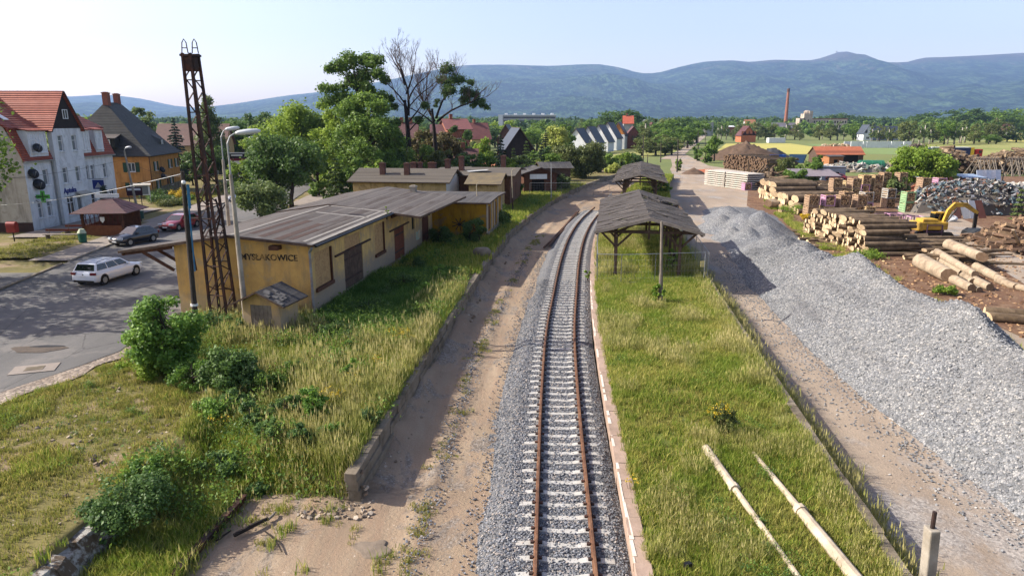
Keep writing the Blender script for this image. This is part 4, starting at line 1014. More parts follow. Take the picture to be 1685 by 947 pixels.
s2 = simple_block('station_wing', 'small beige station wing with yellowish roof between the gable and the brown timber hall', 'house', F(772,80.8,GZ), RZ, 3.4, 7.0, 3.5, MAT['beige_render'], M('mossy_roof','#6d6147','#554e43',1.2,.95,.4), [(1.9,1.6,1.3,1.0)], (), .9, .5)
window(s2,(0,0,-.5),X,1.9,1.6,1.3,1.0)
s3 = simple_block('timber_hall', 'brown timber clad station hall with flat grey roof, farthest of the yellow station row', 'hall', F(756,87,GZ), RZ, 6.5, 12, 4.0, M('brown_cladding','#6a4a35','#53392a',3,.9,.3,stain='#3a281e'), MAT['felt_x'], [(4.2,.5,1.6,2.8)], [(1,1.2,1.2,2.0),(5,1.2,1.2,2.0)], .55, .7)
panel(s3,'door',(0,0,-.5),X,4.2,.5,1.6,2.8,MAT['brown_wood'],boards=8)
for y in (1,5): panel(s3,'boarded_window',(6.5,0,-.5),Yv,y,1.2,1.2,2.0,MAT['brown_wood'],d=.06)
for (x,y,h) in ((-2.2,3.5,1.5),(-.3,3.2,1.9),(4.6,7.5,1.8)):
    chimney(s3,x,y,3.9,h+.2,.65,.6)
m = MB(); m.slab([(-4.5,1.0,4.05),(0,1.0,4.2),(0,9,4.5),(-4.5,9,4.35)],.12); m.build('roof', MAT['felt_x'], s3)
m = MB(); m.slab([(1.0,1.5,4.28),(3.4,1.3,4.52),(3.4,2.6,4.56),(.2,3.2,4.3)],.01); m.build('roof_patch', M('shiny_felt','#9fa09e','#8d8d8b',2,.5), s3)
m = MB(); m.box((3.2,4,1.7),(6.0,7.5,4.4)); m.build('wall', MAT['beige_render'], s3) if False else None
# boulder and rubble by the annex
m = MB(); m.ball(G(793,417,GZ+.3), .75, 10, sq=(1.1,.8,.7), jit=.12); tag(m.build('boulder', MAT['old_concrete'], smooth=True), 'grey concrete boulder lying on the grass by the annex', 'boulder')
# signal hut across the grass with white sign board
sg = simple_block('platform_kiosk', 'dark brown derelict kiosk with a blank white sign board under its roof, behind mesh fence', 'kiosk', F(862,103,GZ), .15, 5.0, 6, 3.1, MAT['brown_wood'], MAT['felt_dark'], [(1.2,.6,1.9,2.0)], (), .8, .6, gable='y')
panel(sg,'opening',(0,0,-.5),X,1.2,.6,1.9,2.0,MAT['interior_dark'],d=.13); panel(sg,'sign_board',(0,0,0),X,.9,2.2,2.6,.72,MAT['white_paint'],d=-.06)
s5 = simple_block('shed', 'dark weathered shed with grey roof behind the kiosk', 'shed', F(893,108,GZ), .15, 4.4, 5, 3.6, MAT['old_wood'], MAT['felt_dark'], [(.8,.6,.9,2.0)], (), .7, .5)
panel(s5,'door',(0,0,-.5),X,.8,.6,.9,2.0,MAT['grey_wood'],boards=4)
def mesh_fence(name, label, pts, h=2.0, z=PZ, posts=True, group=None, rail=.022, wire=.004, gap=.22):
    """temporary fence panel line: one thing, frame + mesh"""
    a0 = Vector(pts[0]); root = thing(name, label, 'fence', (a0.x,a0.y,z), 0, group); fr = MB(); ms = MB()
    P = [Vector((p[0]-a0.x,p[1]-a0.y,0)) for p in pts]
    for a, b in zip(P[:-1], P[1:]):
        up = Vector((0,0,h)); 
        for p in (a, b): fr.tube(p, p+up, rail, n=6)
        fr.tube(a+up, b+up, rail, n=6); fr.tube(a+up*.06, b+up*.06, rail*.8, n=6)
        L = (b-a).length; n = max(2,int(L/gap))
        for i in range(1,n): q = a.lerp(b,i/n); ms.tube(q+up*.06, q+up, wire, n=3, cap=False)
        for j in range(1,5): ms.tube(a+up*j/5, b+up*j/5, wire, n=3, cap=False)
    fr.build('fence_frame', MAT['steel'], root); ms.build('fence_mesh', MAT['steel'], root); return root
a = F(872,100,GZ); mesh_fence('mesh_fence','grey wire mesh fence in front of the derelict kiosk',[(a.x+i*2.3,a.y-.1*i) for i in range(6)],1.9,GZ)
# ================================================================== lattice mast, lamps, poles
tw = thing('lattice_mast', 'tall rusty twin lattice mast with two loops on top, in front of the goods shed', 'mast', (0,0,0))
bx = [G(349,540,GZ-.1), G(363,527,GZ-.1), G(377,543,GZ-.1), G(391,528,GZ-.1)]
Yc = sum(p.y for p in bx)/4; cx_ = sum(p.x for p in bx)/4
tw.location = (cx_,Yc,GZ)
topz = ZA(88,Yc); tc = F(313,Yc,topz)
tp = [Vector((tc.x+dx,Yc+dy,topz)) for dx,dy in ((-.28,-.22),(-.09,.22),(.09,-.22),(.28,.22))]
off = Vector((cx_,Yc,GZ)); B = [p-off for p in bx]; T = [p-off for p in tp]
for i in range(4):
    m = MB(); m.bar(B[i],T[i],.14,.11); m.build('leg', MAT['dark_rust'], tw)
def lace(i,j,n,z0=.0,cross=False):
    m = MB()
    for k in range(n):
        a, b = k/n, (k+1)/n; p, q = (i,j) if k%2 == 0 else (j,i)
        m.bar(B[p].lerp(T[p],a),B[q].lerp(T[q],b),.06,.035)
        if cross: m.bar(B[q].lerp(T[q],a),B[p].lerp(T[p],b),.05,.03)
    m.build('lattice', MAT['dark_rust'], tw)
lace(0,1,24); lace(2,3,24)
m = MB()
for k in range(0,9): 
    a = k/9
    for (i,j) in ((0,2),(1,3)):
        if k%2 == 0 or k < 4: m.bar(B[i].lerp(T[i],a+.02),B[j].lerp(T[j],a+.1 if k < 5 else a+.02),.06,.04); 
        m.bar(B[i].lerp(T[i],a+.02),B[j].lerp(T[j],a+.02),.05,.05)
m.build('cross_brace', MAT['dark_rust'], tw)
m = MB(); c = (T[0]+T[3])/2; m.box(c+Vector((0,0,-.1)),(.8,.6,.1)); m.box(c+Vector((0,0,-.5)),(.56,.5,.65)); m.build('head_plate', MAT['dark_rust'], tw)
for dx in (-.25,.25):
    m = MB(); m.path([c+Vector((dx-.15,0,0)),c+Vector((dx-.1,0,.5)),c+Vector((dx,0,.66)),c+Vector((dx+.1,0,.5)),c+Vector((dx+.15,0,0))],.025,6); m.bar(c+Vector((dx-.11,0,.25)),c+Vector((dx+.11,0,.25)),.04,.04); m.build('loop', MAT['dark_rust'], tw)
m = MB(); q = B[1].lerp(T[3],.4); m.path([q+Vector((.3,-.4,-.6)),q+Vector((.7,-.6,.3)),q+Vector((.55,-.6,1.2))],.05,5); m.path([q+Vector((-.9,-.4,.2)),q+Vector((.5,-.6,.15)),q+Vector((1.0,-.6,.9))],.035,5); m.path([q+Vector((-1.0,-.2,-2.6)),q+Vector((-1.2,-.2,-.3))],.04,5); m.build('bracket', MAT['dark_rust'], tw)
def lamp_post(base, toppx, toppy, head_px, label, r0=.15, r1=.085, arm=1.2, headlen=.95, mat=None, hdir=None, group=None, headcol=None, post_frac=.82):
    Yb = base.y; z = ZA(toppy,Yb); tx = F(toppx,Yb,z); root = thing('street_lamp', label, 'street lamp', base, 0, group)
    t = tx-base; m = MB(); mid = t*post_frac; m.tube((0,0,-.2),mid,r0,r1,12); m.build('post', mat or MAT['concrete'], root)
    hd = Vector(hdir or (1,-.5,0)).normalized(); m = MB()
    m.path([mid,t*.97,t+hd*.15+Vector((0,0,.05)),t+hd*arm*.55+Vector((0,0,.22))],[r1*.55,r1*.5,r1*.45,r1*.4],8); m.build('arm', MAT['steel'], root)
    hp = t+hd*arm*.5+Vector((0,0,.2)); u = Vector((-hd.y,hd.x,0)); m = MB(); rings = []
    for q, w, hh in ((0,.09,.08),(.12,.19,.16),(.5,.25,.2),(.85,.2,.16),(1,.06,.06)):
        cc = hp+hd*q*headlen+Vector((0,0,.1*q)); rings.append([cc+u*(w*math.cos(a))+Vector((0,0,hh*.7*math.sin(a)+(.0))) for a in np.linspace(0,2*PI,9)[:-1]])
    m.loft(rings); h = m.build('lamp_head', headcol or M('lamp_housing','#c4c8ca','#b1b5b8',4,.4), root, smooth=True)
    g = MB(); g.box(hp+hd*headlen*.55+Vector((0,0,-.06)),(.4,.2,.06),math.atan2(hd.y,hd.x)); g.build('lens', MAT['pale_glass'], h); return root
lamp_post(G(407,546,GZ), 373, 226, 0, 'nearest concrete street lamp, standing right before the lattice mast and hut', hdir=(1,.35,0), arm=.8, headlen=1.15)
b2 = F(384,46,GZ); lamp_post(b2, 363, 218, 0, 'second concrete street lamp, just behind the nearest one on the goods shed roadside', hdir=(1,.5,0), r0=.15, arm=.6, headlen=.9)
up = thing('utility_pole', 'dark tarred utility pole with a blue pipe, left of the lattice mast', 'pole', G(326,572,GZ)); 
zt = ZA(282,up.location.y); q = F(300,up.location.y,zt)-up.location
m = MB(); m.tube((0,0,-.2),q,.135,.09,10); m.build('post', M('tarred_wood','#3b3530','#2a2623',3,.9,.3), up)
m = MB(); m.tube(q*.45+Vector((.18,-.02,0)),q*.93+Vector((.16,-.02,0)),.035,n=6); m.tube(q*.8+Vector((.2,-.02,0)),q*.93+Vector((.2,0,0)),.06,n=8); m.build('blue_pipe', M('blue_pipe','#2c6f96','#235a7b',3,.5), up)
m = MB(); m.tube(q*.25+Vector((0,-.0,0)),q*.262,.165,n=10); m.build('band', MAT['white_paint'], up)
m = MB(); m.ball(q*.98+Vector((.1,-.2,-.3)),.1,8); m.build('insulator', MAT['white_paint'], up)
lamp_post(G(228,352,GZ+.17), 204, 246, 0, 'street lamp beside the maroon roofed gazebo', hdir=(1,-.6,0), arm=.9, headlen=.95, r0=.15, post_frac=.985)
lamp_post(F(409,140,GZ), 404.5, 228, 0, 'distant thin street lamp near the roadside billboard', hdir=(1,0,0), r0=.1, r1=.06, headlen=.8)
def thin_post(base_px, base_py, z, top_px, top_py, label, r0=.06, r1=.04, mat=None, hook=0.0, name='lamp_pole', cat='pole', Y=None):
    b = G(base_px,base_py,z) if Y is None else F(base_px,Y,z); zt = ZA(top_py,b.y); t = F(top_px,b.y,zt)-b
    root = thing(name,label,cat,b); m = MB(); m.tube((0,0,-.1),t*.36,r0*1.6,r0*1.3,10); m.build('base_sleeve', MAT['dark_rust'] if mat is None else mat, root)
    m = MB(); m.tube(t*.36,t,r0,r1,10)
    if hook: m.path([t,t+Vector((hook*.3,0,.25)),t+Vector((hook,0,.3))],r1*.8,6)
    m.build('post', mat or M('cream_pole','#a99f88','#8d8471',3,.8,.2), root); return root
thin_post(1087,498,PZ,1089,364,'bare thin pole standing on the island platform before the first canopy',.085,.075,mat=MAT['grey_wood'])
thin_post(787,380,GZ,784,305,'cream lamp pole with short hook beside the annex',hook=.4)
thin_post(844,350,GZ,842,281,'cream lamp pole with short hook beside the timber hall',hook=.5)
thin_post(907,330,GZ,907,268,'grey thin pole beside the derelict kiosk',mat=MAT['steel'],r0=.05)
for (bx_,by_,tx_,ty_,lab) in ((1058,276,1059,222,'dark railway pole with white cap, nearest the last canopy'),(1087,267,1088,228,'dark railway pole with white cap in the middle of the far grass'),(1114,283,1116,230,'dark railway pole overgrown with ivy beside the gravel road'),(1149,252,1149,214,'plain far pole left of the small round tree'),(1160,249,1161,216,'plain far pole nearest the small round tree'),(1065,272,1066,253,'slim pale pole behind the last canopy')):
    thin_post(bx_,by_,.0,tx_,ty_,lab,.12,.1,mat=M('tarred','#4b463f','#37332e',3,.9))
# ================================================================== pharmacy
ph = thing('pharmacy_building', 'tall white building with red tiled mansard roof, dark gable and pharmacy cross', 'building', (-46.5,65.9,GZ), math.radians(92.8))
L1, L2, L3, DP, HE = 4.4, 9.6, 16.3, 11.0, 6.9
mb = MB()
w1 = [(1.0,4.3,.8,1.55),(2.7,4.3,.85,1.55),(1.15,1.2,.7,1.5),(2.6,1.2,.75,1.5)]
w2 = [(.9,4.25,.85,1.6),(3.2,4.25,.85,1.6),(.9,.9,1.35,2.0),(2.7,.25,.85,2.35),(.9,7.5,.85,1.6),(3.3,7.5,.85,1.6)]
w3 = [(.6,4.2,.8,1.6),(1.75,4.2,.8,1.6),(4.3,4.2,.8,1.6),(1.1,.8,.9,1.9),(3.6,.3,.85,2.3),(5.0,.9,1.2,1.9)]
wall_panel(mb,(0,0,0),X,L1,HE,w1,.2); wall_panel(mb,(L1,-.45,0),X,L2-L1,HE+2.9,w2,.2); wall_panel(mb,(L2,0,0),X,L3-L2,HE,w3,.2)
wall_panel(mb,(L1,0,0),-Yv,.45,HE+2.9); wall_panel(mb,(L2,-.45,0),Yv,.45,HE+2.9); wall_panel(mb,(L3,0,0),Yv,DP,HE); wall_panel(mb,(L3,DP,0),-X,L3,HE)
mb.build('wall', MAT['white_render'], ph)
mb = MB(); wall_panel(mb,(0,DP,.9),-Yv,DP,HE-.9); mb.add([(0,DP,HE),(0,0,HE),(0,1.3,9.9),(0,DP/2,13.0),(0,DP-1.3,9.9)],[(0,1,2,3,4)]); mb.build('side_wall', MAT['side_render'], ph)
mb = MB(); wall_panel(mb,(-.03,DP,-.2),-Yv,DP+.02,1.15); mb.build('plinth', M('plinth_brown','#3d2c27','#33241f',2,.9), ph)
for O, ws in (((0,0,0),w1),((L1,-.45,0),w2),((L2,0,0),w3)):
    for (x,z,w,h) in ws:
        if h < 2.2: window(ph,O,X,x,z,w,h,nx=1 if w < 1 else 2,split=.66,inset=.16,pane=MAT['pale_glass'] if h < 1.7 else MAT['glass'])
        else: panel(ph,'door',O,X,x,z,w,h,M('shop_door','#6d7276','#5b6064',3,.5),d=.15)
# mansard: steep lower band, shallow upper slopes
mz = 9.9; R0 = MAT['mansard_tile']
q = [[(-.15,-.25,HE-.1),(L1,-.25,HE-.1),(L1,.9,mz),(-.15,.9,mz)],[(L2,-.25,HE-.1),(L3+.15,-.25,HE-.1),(L3+.15,.9,mz),(L2,.9,mz)]]
[roof_slab(ph,[k_],R0,.14,'mansard',R0) for k_ in q]
rd = DP/2+.3; rz_ = 13.2
q = [[(-.3,.65,mz-.05),(L1+.2,.65,mz-.05),(L1+.2,rd,rz_),(-.3,rd,rz_)],[(L2-.2,.65,mz-.05),(L3+.2,.65,mz-.05),(L3-2.6,rd,rz_),(L2-.2,rd,rz_)],
     [(L3+.2,DP-.5,mz-.05),(-.3,DP-.5,mz-.05),(-.3,rd,rz_),(L3-2.6,rd,rz_)],[(L3+.2,.65,mz-.05),(L3+.2,DP-.5,mz-.05),(L3-2.6,rd,rz_)]]
roof_slab(ph,q,MAT['red_tile'],.16,'roof',MAT['red_tile'])
# cross gable
gm = (L1+L2)/2; gz = 13.45; ge = HE+2.9
q = [[(L1-.25,-.75,ge-.35),(gm,-.75,gz),(gm,rd,gz),(L1-.25,rd,ge-.35)][::-1],[(gm,-.75,gz),(L2+.25,-.75,ge-.35),(L2+.25,rd,ge-.35),(gm,rd,gz)][::-1]]
roof_slab(ph,q,tile_mat('sunlit_red_tile','#a85c44','#954d38','#5f3024'),.16,'gable_roof',M('dark_barge','#231f20','#1b1819',3,.8))  # lighter copy of the red tile, sunlight put into its colour
mb = MB(); mb.slab([(L1+.02,-.47,ge),(L2-.02,-.47,ge),(gm,-.47,gz-.15)],.1); gb = mb.build('gable_boards', M('dark_boards','#2a2424','#1f1b1b',3,.8,.3), ph)
window(ph,(gm-.45,-.57,ge+.95),X,0,0,.9,.95,inset=.02,sill=False)
for (O,ux0,x,z,w,ww) in (((0,-.12,7.15),X,1.0,0,2.9,2),((L2,-.12,7.15),X,.2,0,1.9,2),((L2,-.12,7.15),X,3.2,0,1.6,1)):
    m = MB(); m.box((O[0]+x+w/2,.55,7.15+1.25),(w,1.4,2.5)); dm = m.build('dormer', MAT['white_render'], ph)
    for i in range(ww): window(dm,(O[0]+x,-.155,7.15),X,.22+i*(w/ww),.35,w/ww-.45,1.9,inset=.0,split=.66,pane=MAT['pale_glass'],name='window_frame',nx=1)
    m = MB(); m.slab([(O[0]+x-.15,-.4,7.15+2.5),(O[0]+x+w+.15,-.4,7.15+2.5),(O[0]+x+w+.15,1.3,7.15+2.85),(O[0]+x-.15,1.3,7.15+2.85)],.08); m.build('dormer_roof', MAT['red_tile'], dm)
def sky_light(par,x,y,mz_,rz__,ya,yb):
    f = lambda yy: mz_+(rz__-mz_)*(yy-.65)/(rd-.65); m = MB(); m.slab([(x,y,f(y)+.08),(x+.7,y,f(y)+.08),(x+.7,y+1.2,f(y+1.2)+.08),(x,y+1.2,f(y+1.2)+.08)],.06); m.build('skylight', MAT['white_paint'], par)
sky_light(ph,1.0,1.7,mz,rz_,0,0); sky_light(ph,L2+1.2,2.6,mz,rz_,0,0)
for (x,w) in ((1.2,1.6),(4.6,1.3)): chimney(ph,x,rd+.6,12.6,1.0,w,.6,MAT['brick'])
m = MB(); m.tube((.5,rd+.1,13),(.42,rd+.1,14.9),.14,n=10); m.tube((.42,rd+.1,14.9),(.42,rd+.1,15.2),.2,.1,n=10); m.build('flue', MAT['steel'], ph)
for x,y in ((L1+.02,-.15),(L2+.1,-.12)):
    m = MB(); m.path([(x-.25,y,HE+.1),(x-.12,y,HE-.4),(x-.12,y,0)],.06,7); m.build('downpipe', MAT['steel'], ph)
m = MB(); m.box((L1/2,-.3,HE-.18),(L1+.3,.14,.12)); m.build('gutter', MAT['steel'], ph)
m = MB(); m.box((L2+(L3-L2)/2,-.3,HE-.18),(L3-L2+.2,.14,.12)); m.build('gutter', MAT['steel'], ph)
MAT['sign_blue'] = M('sign_blue','#24357e','#1d2c6c',3,.4); MAT['cross_green'] = M('cross_green','#49a23b','#3a8a2f',3,.4)
text_mesh('shop_lettering','Apteka',.78,MAT['sign_blue'],ph,(L1+.55,-.47,3.25),X,.03,1.0,.018)
m = MB(); m.slab([(L1+2.5,-1.15,3.0),(L1+4.6,-1.15,3.0),(L1+4.6,-.45,3.25),(L1+2.5,-.45,3.25)],.08); m.build('door_canopy', MAT['pale_concrete'], ph)
crs = MB(); crs.box((.95,-.75,3.35),(.05,1.3,.38)); crs.box((.95,-.75,3.35),(.056,.42,1.15)); cr = crs.build('pharmacy_cross', MAT['cross_green'], ph)
m = MB(); m.box((.95,-.75,3.35),(.07,1.0,.14)); m.box((.95,-.75,3.35),(.072,.14,.85)); m.build('cross_core', M('cross_dark','#1e4a20','#183c1a',3,.4), cr)
m = MB(); m.bar((.95,0,3.35),(.95,-.2,3.35),.08,.08); m.bar((.95,.02,3.0),(.95,-.3,2.82),.05,.05); m.build('bracket', MAT['black'], cr)
# blue hanging sign with a white triangle house mark
sb = MB(); sb.box((L2+.35,-1.35,3.75),(.08,1.2,1.0)); sg_ = sb.build('hanging_sign', MAT['sign_blue'], ph)
m = MB(); m.add([(L2+.30,-1.75,3.4),(L2+.30,-.95,3.4),(L2+.30,-1.35,4.0)],[(0,1,2),(2,1,0)]); m.build('white_mark', MAT['white_paint'], sg_)
m = MB(); m.bar((L2+.35,-.4,4.38),(L2+.35,-2.0,4.38),.05,.05); m.build('bracket', MAT['black'], sg_)
def dish(par,x,z,y=-.35,r=.5,name='satellite_dish'):
    m = MB(); c = Vector((x,y,z)); n = Vector((-.45,-.8,.35)).normalized(); u,v,_ = basis(n); rings = []
    for q in (.05,.4,.75,1.0): rings.append([c-n*(.16*(1-q*q))+ (u*math.cos(t)+v*math.sin(t))*r*q for t in np.linspace(0,2*PI,15)[:-1]])
    m.loft(rings,cap=False); rings2 = [[p-n*.02 for p in rr] for rr in rings]; m.loft([r_[::-1] for r_ in rings2]); d_ = m.build(name, M('dish_grey','#3b3d42','#303236',3,.6), par, smooth=True)
    m = MB(); m.bar(c-n*.2,(x+.1,0,z-.1),.05,.05); m.bar(c-n*.1+Vector((0,0,-r)),c+n*.45,.03,.03); m.ball(c+n*.45,.06,6); m.build('dish_arm', MAT['steel'], d_)
dish(ph,.75,5.6); dish(ph,1.35,4.5,r=.58); dish(ph,1.6,8.0,y=-.6,r=.45)
m = MB(); m.box((-.28,3.9,3.65),(.5,1.5,.95)); ac = m.build('air_conditioner', MAT['pale_concrete'], ph)
m = MB(); m.tube((-.535,4.15,3.65),(-.55,4.15,3.65),.34,n=16); m.build('fan_grille', MAT['black'], ac)
m = MB(); m.slab([(-.6,DP,8.1-1.0),(-.6,5,8.1-1.0),(-.05,5,7.35),(-.05,DP,7.35)],.06); m.build('side_canopy', M('pale_sheet','#a9aaa8','#94959a',2,.6), ph)
FOOT.append([(-46.3,65.7),(-47.2,82.4),(-58.5,82.4),(-58,65.7)])
# ================================================================== orange house
oh = thing('orange_house', 'orange house with green shutters and big dark hipped roof behind the pharmacy', 'house', (-51.7,98.7,GZ), math.radians(100.3))
LO, DO, HO = 14.6, 12.5, 5.9
fr = [(2.3,3.6,1.0,1.25),(2.6,.9,1.0,1.25),(7.2,.2,1.0,2.1),(9.2,3.6,1.0,1.25),(9.0,1.0,1.0,1.25),(12.6,3.6,1.0,1.25)]
lf = [(1.9,3.6,1.0,1.25),(6.1,3.6,1.0,1.25),(1.9,.8,1.0,1.25),(6.1,.8,1.0,1.25),(10,3.6,1,1.25),(10,.8,1,1.25)]
mb = MB(); wall_panel(mb,(0,0,-.3),X,LO,HO+.3,[(a,b+.3,c,d_) for a,b,c,d_ in fr],.18); wall_panel(mb,(0,DO,-.3),-Yv,DO,HO+.3,[(DO-a-c,b+.3,c,d_) for a,b,c,d_ in lf],.18)
wall_panel(mb,(LO,0,-.3),Yv,DO,HO+.3); wall_panel(mb,(LO,DO,-.3),-X,LO,HO+.3); mb.build('wall', MAT['orange_render'], oh)
gs = M('green_shutter','#254534','#1d382a',3,.7)
def shutters(O,ux,lst):
    for (x,z,w,h) in lst:
        if h > 1.5: panel(oh,'door',O,ux,x,z,w,h,MAT['brown_wood'],d=.1); continue
        window(oh,O,ux,x,z,w,h,nx=2,inset=.1)
        for xx in (x-.58,x+w+.06): panel(oh,'shutter',O,ux,xx,z-.05,.52,h+.1,gs,d=-.04,t=.05)
shutters((0,0,0),X,fr); shutters((0,DO,0),-Yv,[(DO-a-c,b,c,d_) for a,b,c,d_ in lf])
m = MB(); m.box((LO/2+2,-.04,.45),(LO-4,.1,1.5)); m.build('stone_plinth', MAT['old_concrete'], oh)
o_ = .55; z0 = HO-.1; zk = HO+1.1; zr = HO+7.4
def hip(z,i): return [(-o_+i,-o_+i,z),(LO+o_-i,-o_+i,z),(LO+o_-i,DO+o_-i,z),(-o_+i,DO+o_-i,z)]
a, b = hip(z0,0), hip(zk,1.35); rl = (4.4,DO/2,zr); rr_ = (LO-4.4,DO/2,zr)
q = [[a[k],a[(k+1)%4],b[(k+1)%4],b[k]] for k in range(4)] + [[b[0],b[1],rr_,rl],[b[1],b[2],rr_],[b[2],b[3],rl,rr_],[b[3],b[0],rl]]
roof_slab(oh,q,MAT['dark_tile'],.15,'roof',MAT['dark_tile'])
m = MB(); m.box((.55,6.2,HO+1.75),(2.2,4.4,1.3)); dm = m.build('dormer', M('dormer_boards','#2b2b29','#222220',3,.8), oh)
for y in (4.6,6.6): window(dm,(-.56,y+1.2,HO+1.45),-Yv,0,0,1.25,.75,inset=-.01,sill=False,nx=1,name='window_frame',fw=.1)
m = MB(); m.slab([(-.95,8.7,HO+2.42),(-.95,3.7,HO+2.42),(2.6,3.9,HO+3.05),(2.6,8.5,HO+3.05)],.1); m.build('dormer_roof', MAT['felt'], dm)
m = MB(); m.add([(8.2,1.0,HO+1.05),(12.4,1.0,HO+1.05),(10.9,1.0,HO+2.0),(9.7,1.0,HO+2.0),(8.8,4.0,HO+3.9),(11.8,4.0,HO+3.9)],[(0,1,2,3),(0,3,4),(1,5,2),(3,2,5,4)]); d2 = m.build('dormer', MAT['dark_tile'], oh)
window(d2,(9.9,.97,HO+1.15),X,0,0,.8,.75,inset=0,sill=False,name='window_frame')
chimney(oh,4.7,DO/2-.1,zr-.7,1.9,1.15,.7,MAT['brick']); chimney(oh,LO-4.9,DO/2+.2,zr-.7,1.9,1.0,.7,MAT['brick'])
m = MB(); m.path([(-.1,-.12,HO-.1),(-.06,-.1,3),(-.06,-.1,0)],.06,6); m.build('downpipe', MAT['brown_wood'], oh)
dish(oh,4.5,3.6,r=.48); dish(oh,4.75,2.6,r=.48)
FOOT.append([(-51.6,98.5),(-54.5,113.2),(-67,111),(-64,96)])
# houses farther up the street
h6 = simple_block('house','brown tiled house half hidden behind the orange house','house',F(262,150,GZ),.2,14,10,6,MAT['beige_render'],tile_mat('brown_tile','#6b4a3f','#5b3f36','#3a2823'),[(3,3,1,1.3),(9,3,1,1.3)],(),4.2,.5)
h7 = simple_block('shop','low grey shop with teal fascia beside the roadside billboard','shop',F(352,142,GZ),.1,10,8,3.2,M('shop_grey','#7f8488','#6e7377',2,.8),MAT['felt_dark'],[(1,.4,2,2.2),(5,.4,3,2)],(),.3,.4)
panel(h7,'fascia',(0,0,0),X,-.3,2.6,11.5,.75,M('teal_fascia','#12615d','#0f5350',2,.5),d=-.12,t=.1); panel(h7,'shop_window',(0,0,-.5),X,5,.4,3,2,MAT['glass'],d=.1); panel(h7,'shop_window',(0,0,-.5),X,1,.4,2,2.2,MAT['glass'],d=.1)
# ================================================================== gazebo and street furniture
gzb = thing('gazebo','square wooden gazebo with maroon shingle roof by the pavement','gazebo',G(187,383,GZ+.17),.1)
W2 = 1.75
for sx in (-1,1):
    for sy in (-1,1): m = MB(); m.box((sx*W2,sy*W2,1.1),(.2,.2,2.2)); m.build('post', MAT['brown_wood'], gzb)
m = MB(); MAT['orange_wood'] = M('orange_wood','#7b4b2e','#653c25',3,.8,.2)
m.box((-.0,-W2,.48),(2*W2-.2,.08,.95)); m.build('side_panel', MAT['orange_wood'], gzb)
m = MB(); m.box((-W2,0,.48),(.08,2*W2-.2,.95)); m.build('side_panel', MAT['orange_wood'], gzb)
m = MB(); m.box((0,W2,1.05),(2*W2-.2,.08,2.1)); m.build('side_panel', MAT['brown_wood'], gzb)
m = MB()
for i in range(9): m.bar((-1.6+i*.4,-W2,.95),(-1.4+i*.4,-W2,2.1),.03,.05); m.bar((-1.4+i*.4,-W2+.03,.95),(-1.6+i*.4,-W2+.03,2.1),.03,.05)
m.build('trellis', M('red_trellis','#57251f','#471d19',3,.8), gzb)
e2 = W2+.75; q = [[(-e2,-e2,2.15),(e2,-e2,2.15),(.5,-.5,3.25),(-.5,-.5,3.25)],[(e2,-e2,2.15),(e2,e2,2.15),(.5,.5,3.25),(.5,-.5,3.25)],[(e2,e2,2.15),(-e2,e2,2.15),(-.5,.5,3.25),(.5,.5,3.25)],[(-e2,e2,2.15),(-e2,-e2,2.15),(-.5,-.5,3.25),(-.5,.5,3.25)],[(-.5,-.5,3.25),(.5,-.5,3.25),(.5,.5,3.25),(-.5,.5,3.25)]]
roof_slab(gzb,q,MAT['maroon'],.07)
m = MB(); m.box((0,-.3,3.55),(2.0,.12,.35),.15); m.build('ridge_board', MAT['white_paint'], gzb)
m = MB(); m.box((0,W2-.4,.45),(2.6,.4,.06)); m.build('bench_seat', MAT['orange_wood'], gzb)
m = MB(); m.add([(-.2,-W2-.06,1.75),(.2,-W2-.06,1.75),(.2,-W2-.06,1.45),(0,-W2-.06,1.2),(-.2,-W2-.06,1.45)],[(4,3,2,1,0)]); m.build('crest', MAT['white_paint'], gzb)
def bench(loc,rz,label):
    b = thing('park_bench',label,'bench',loc,rz); w = M('bench_slats','#8a8177','#766d63',3,.9) 
    for y in (-.15,.1): m = MB(); m.box((0,y,.46),(3.4,.2,.06)); m.build('seat', w, b)
    m = MB(); m.box((0,.3,.8),(3.4,.05,.2)); m.build('backrest', M('bench_red','#6b3a2e','#572e25',3,.9), b)
    for x in (-1.4,1.4): m = MB(); m.box((x,0,.22),(.12,.5,.44)); m.bar((x,.22,.4),(x,.32,.9),.06,.06); m.build('leg', MAT['old_concrete'], b)
bench(G(106,393.5,GZ+.17),.05,'nearest long park bench on the lawn, left of the green bin'); bench(G(137,386,GZ+.17),.05,'farther long park bench standing before the gazebo')
bn = thing('litter_bin','green litter bin with pale hood beside the park bench','bin',G(137,399,GZ+.17))
m = MB(); m.tube((0,0,.05),(0,0,.85),.3,.34,12); m.build('body', M('bin_green','#1f5a48','#18493a',3,.5), bn)
m = MB(); m.tube((0,0,.85),(.02,0,1.2),.37,.2,12); m.build('hood', M('bin_hood','#a9b296','#959d84',3,.5), bn)
b2_ = thing('litter_bin','dark green litter bin by the lamp post beside the gazebo','bin',G(233,364,GZ+.17)); m = MB(); m.tube((0,0,.3),(0,0,1.1),.3,.32,12); m.build('body', M('bin_dkgreen','#24473e','#1d3a33',3,.5), b2_); m = MB(); m.tube((0,0,0),(0,0,.3),.05,n=8); m.build('foot', MAT['black'], b2_)
pb = thing('post_box','red post box on a thin leg on the corner lawn','post box',G(24,397,GZ+.17)); m = MB(); m.box((0,0,1.15),(.8,.5,.7)); m.tube((-.42,0,1.5),(.42,0,1.5),.26,n=12); m.build('box', M('post_red','#8b2b28','#772320',3,.5), pb, bevel=.03); m = MB(); m.tube((0,0,0),(0,0,.85),.05,n=8); m.build('leg', MAT['black'], pb)
nb = thing('notice_case','white glazed notice case with little roof before the orange house','notice case',G(236,333,GZ+.17),.4)
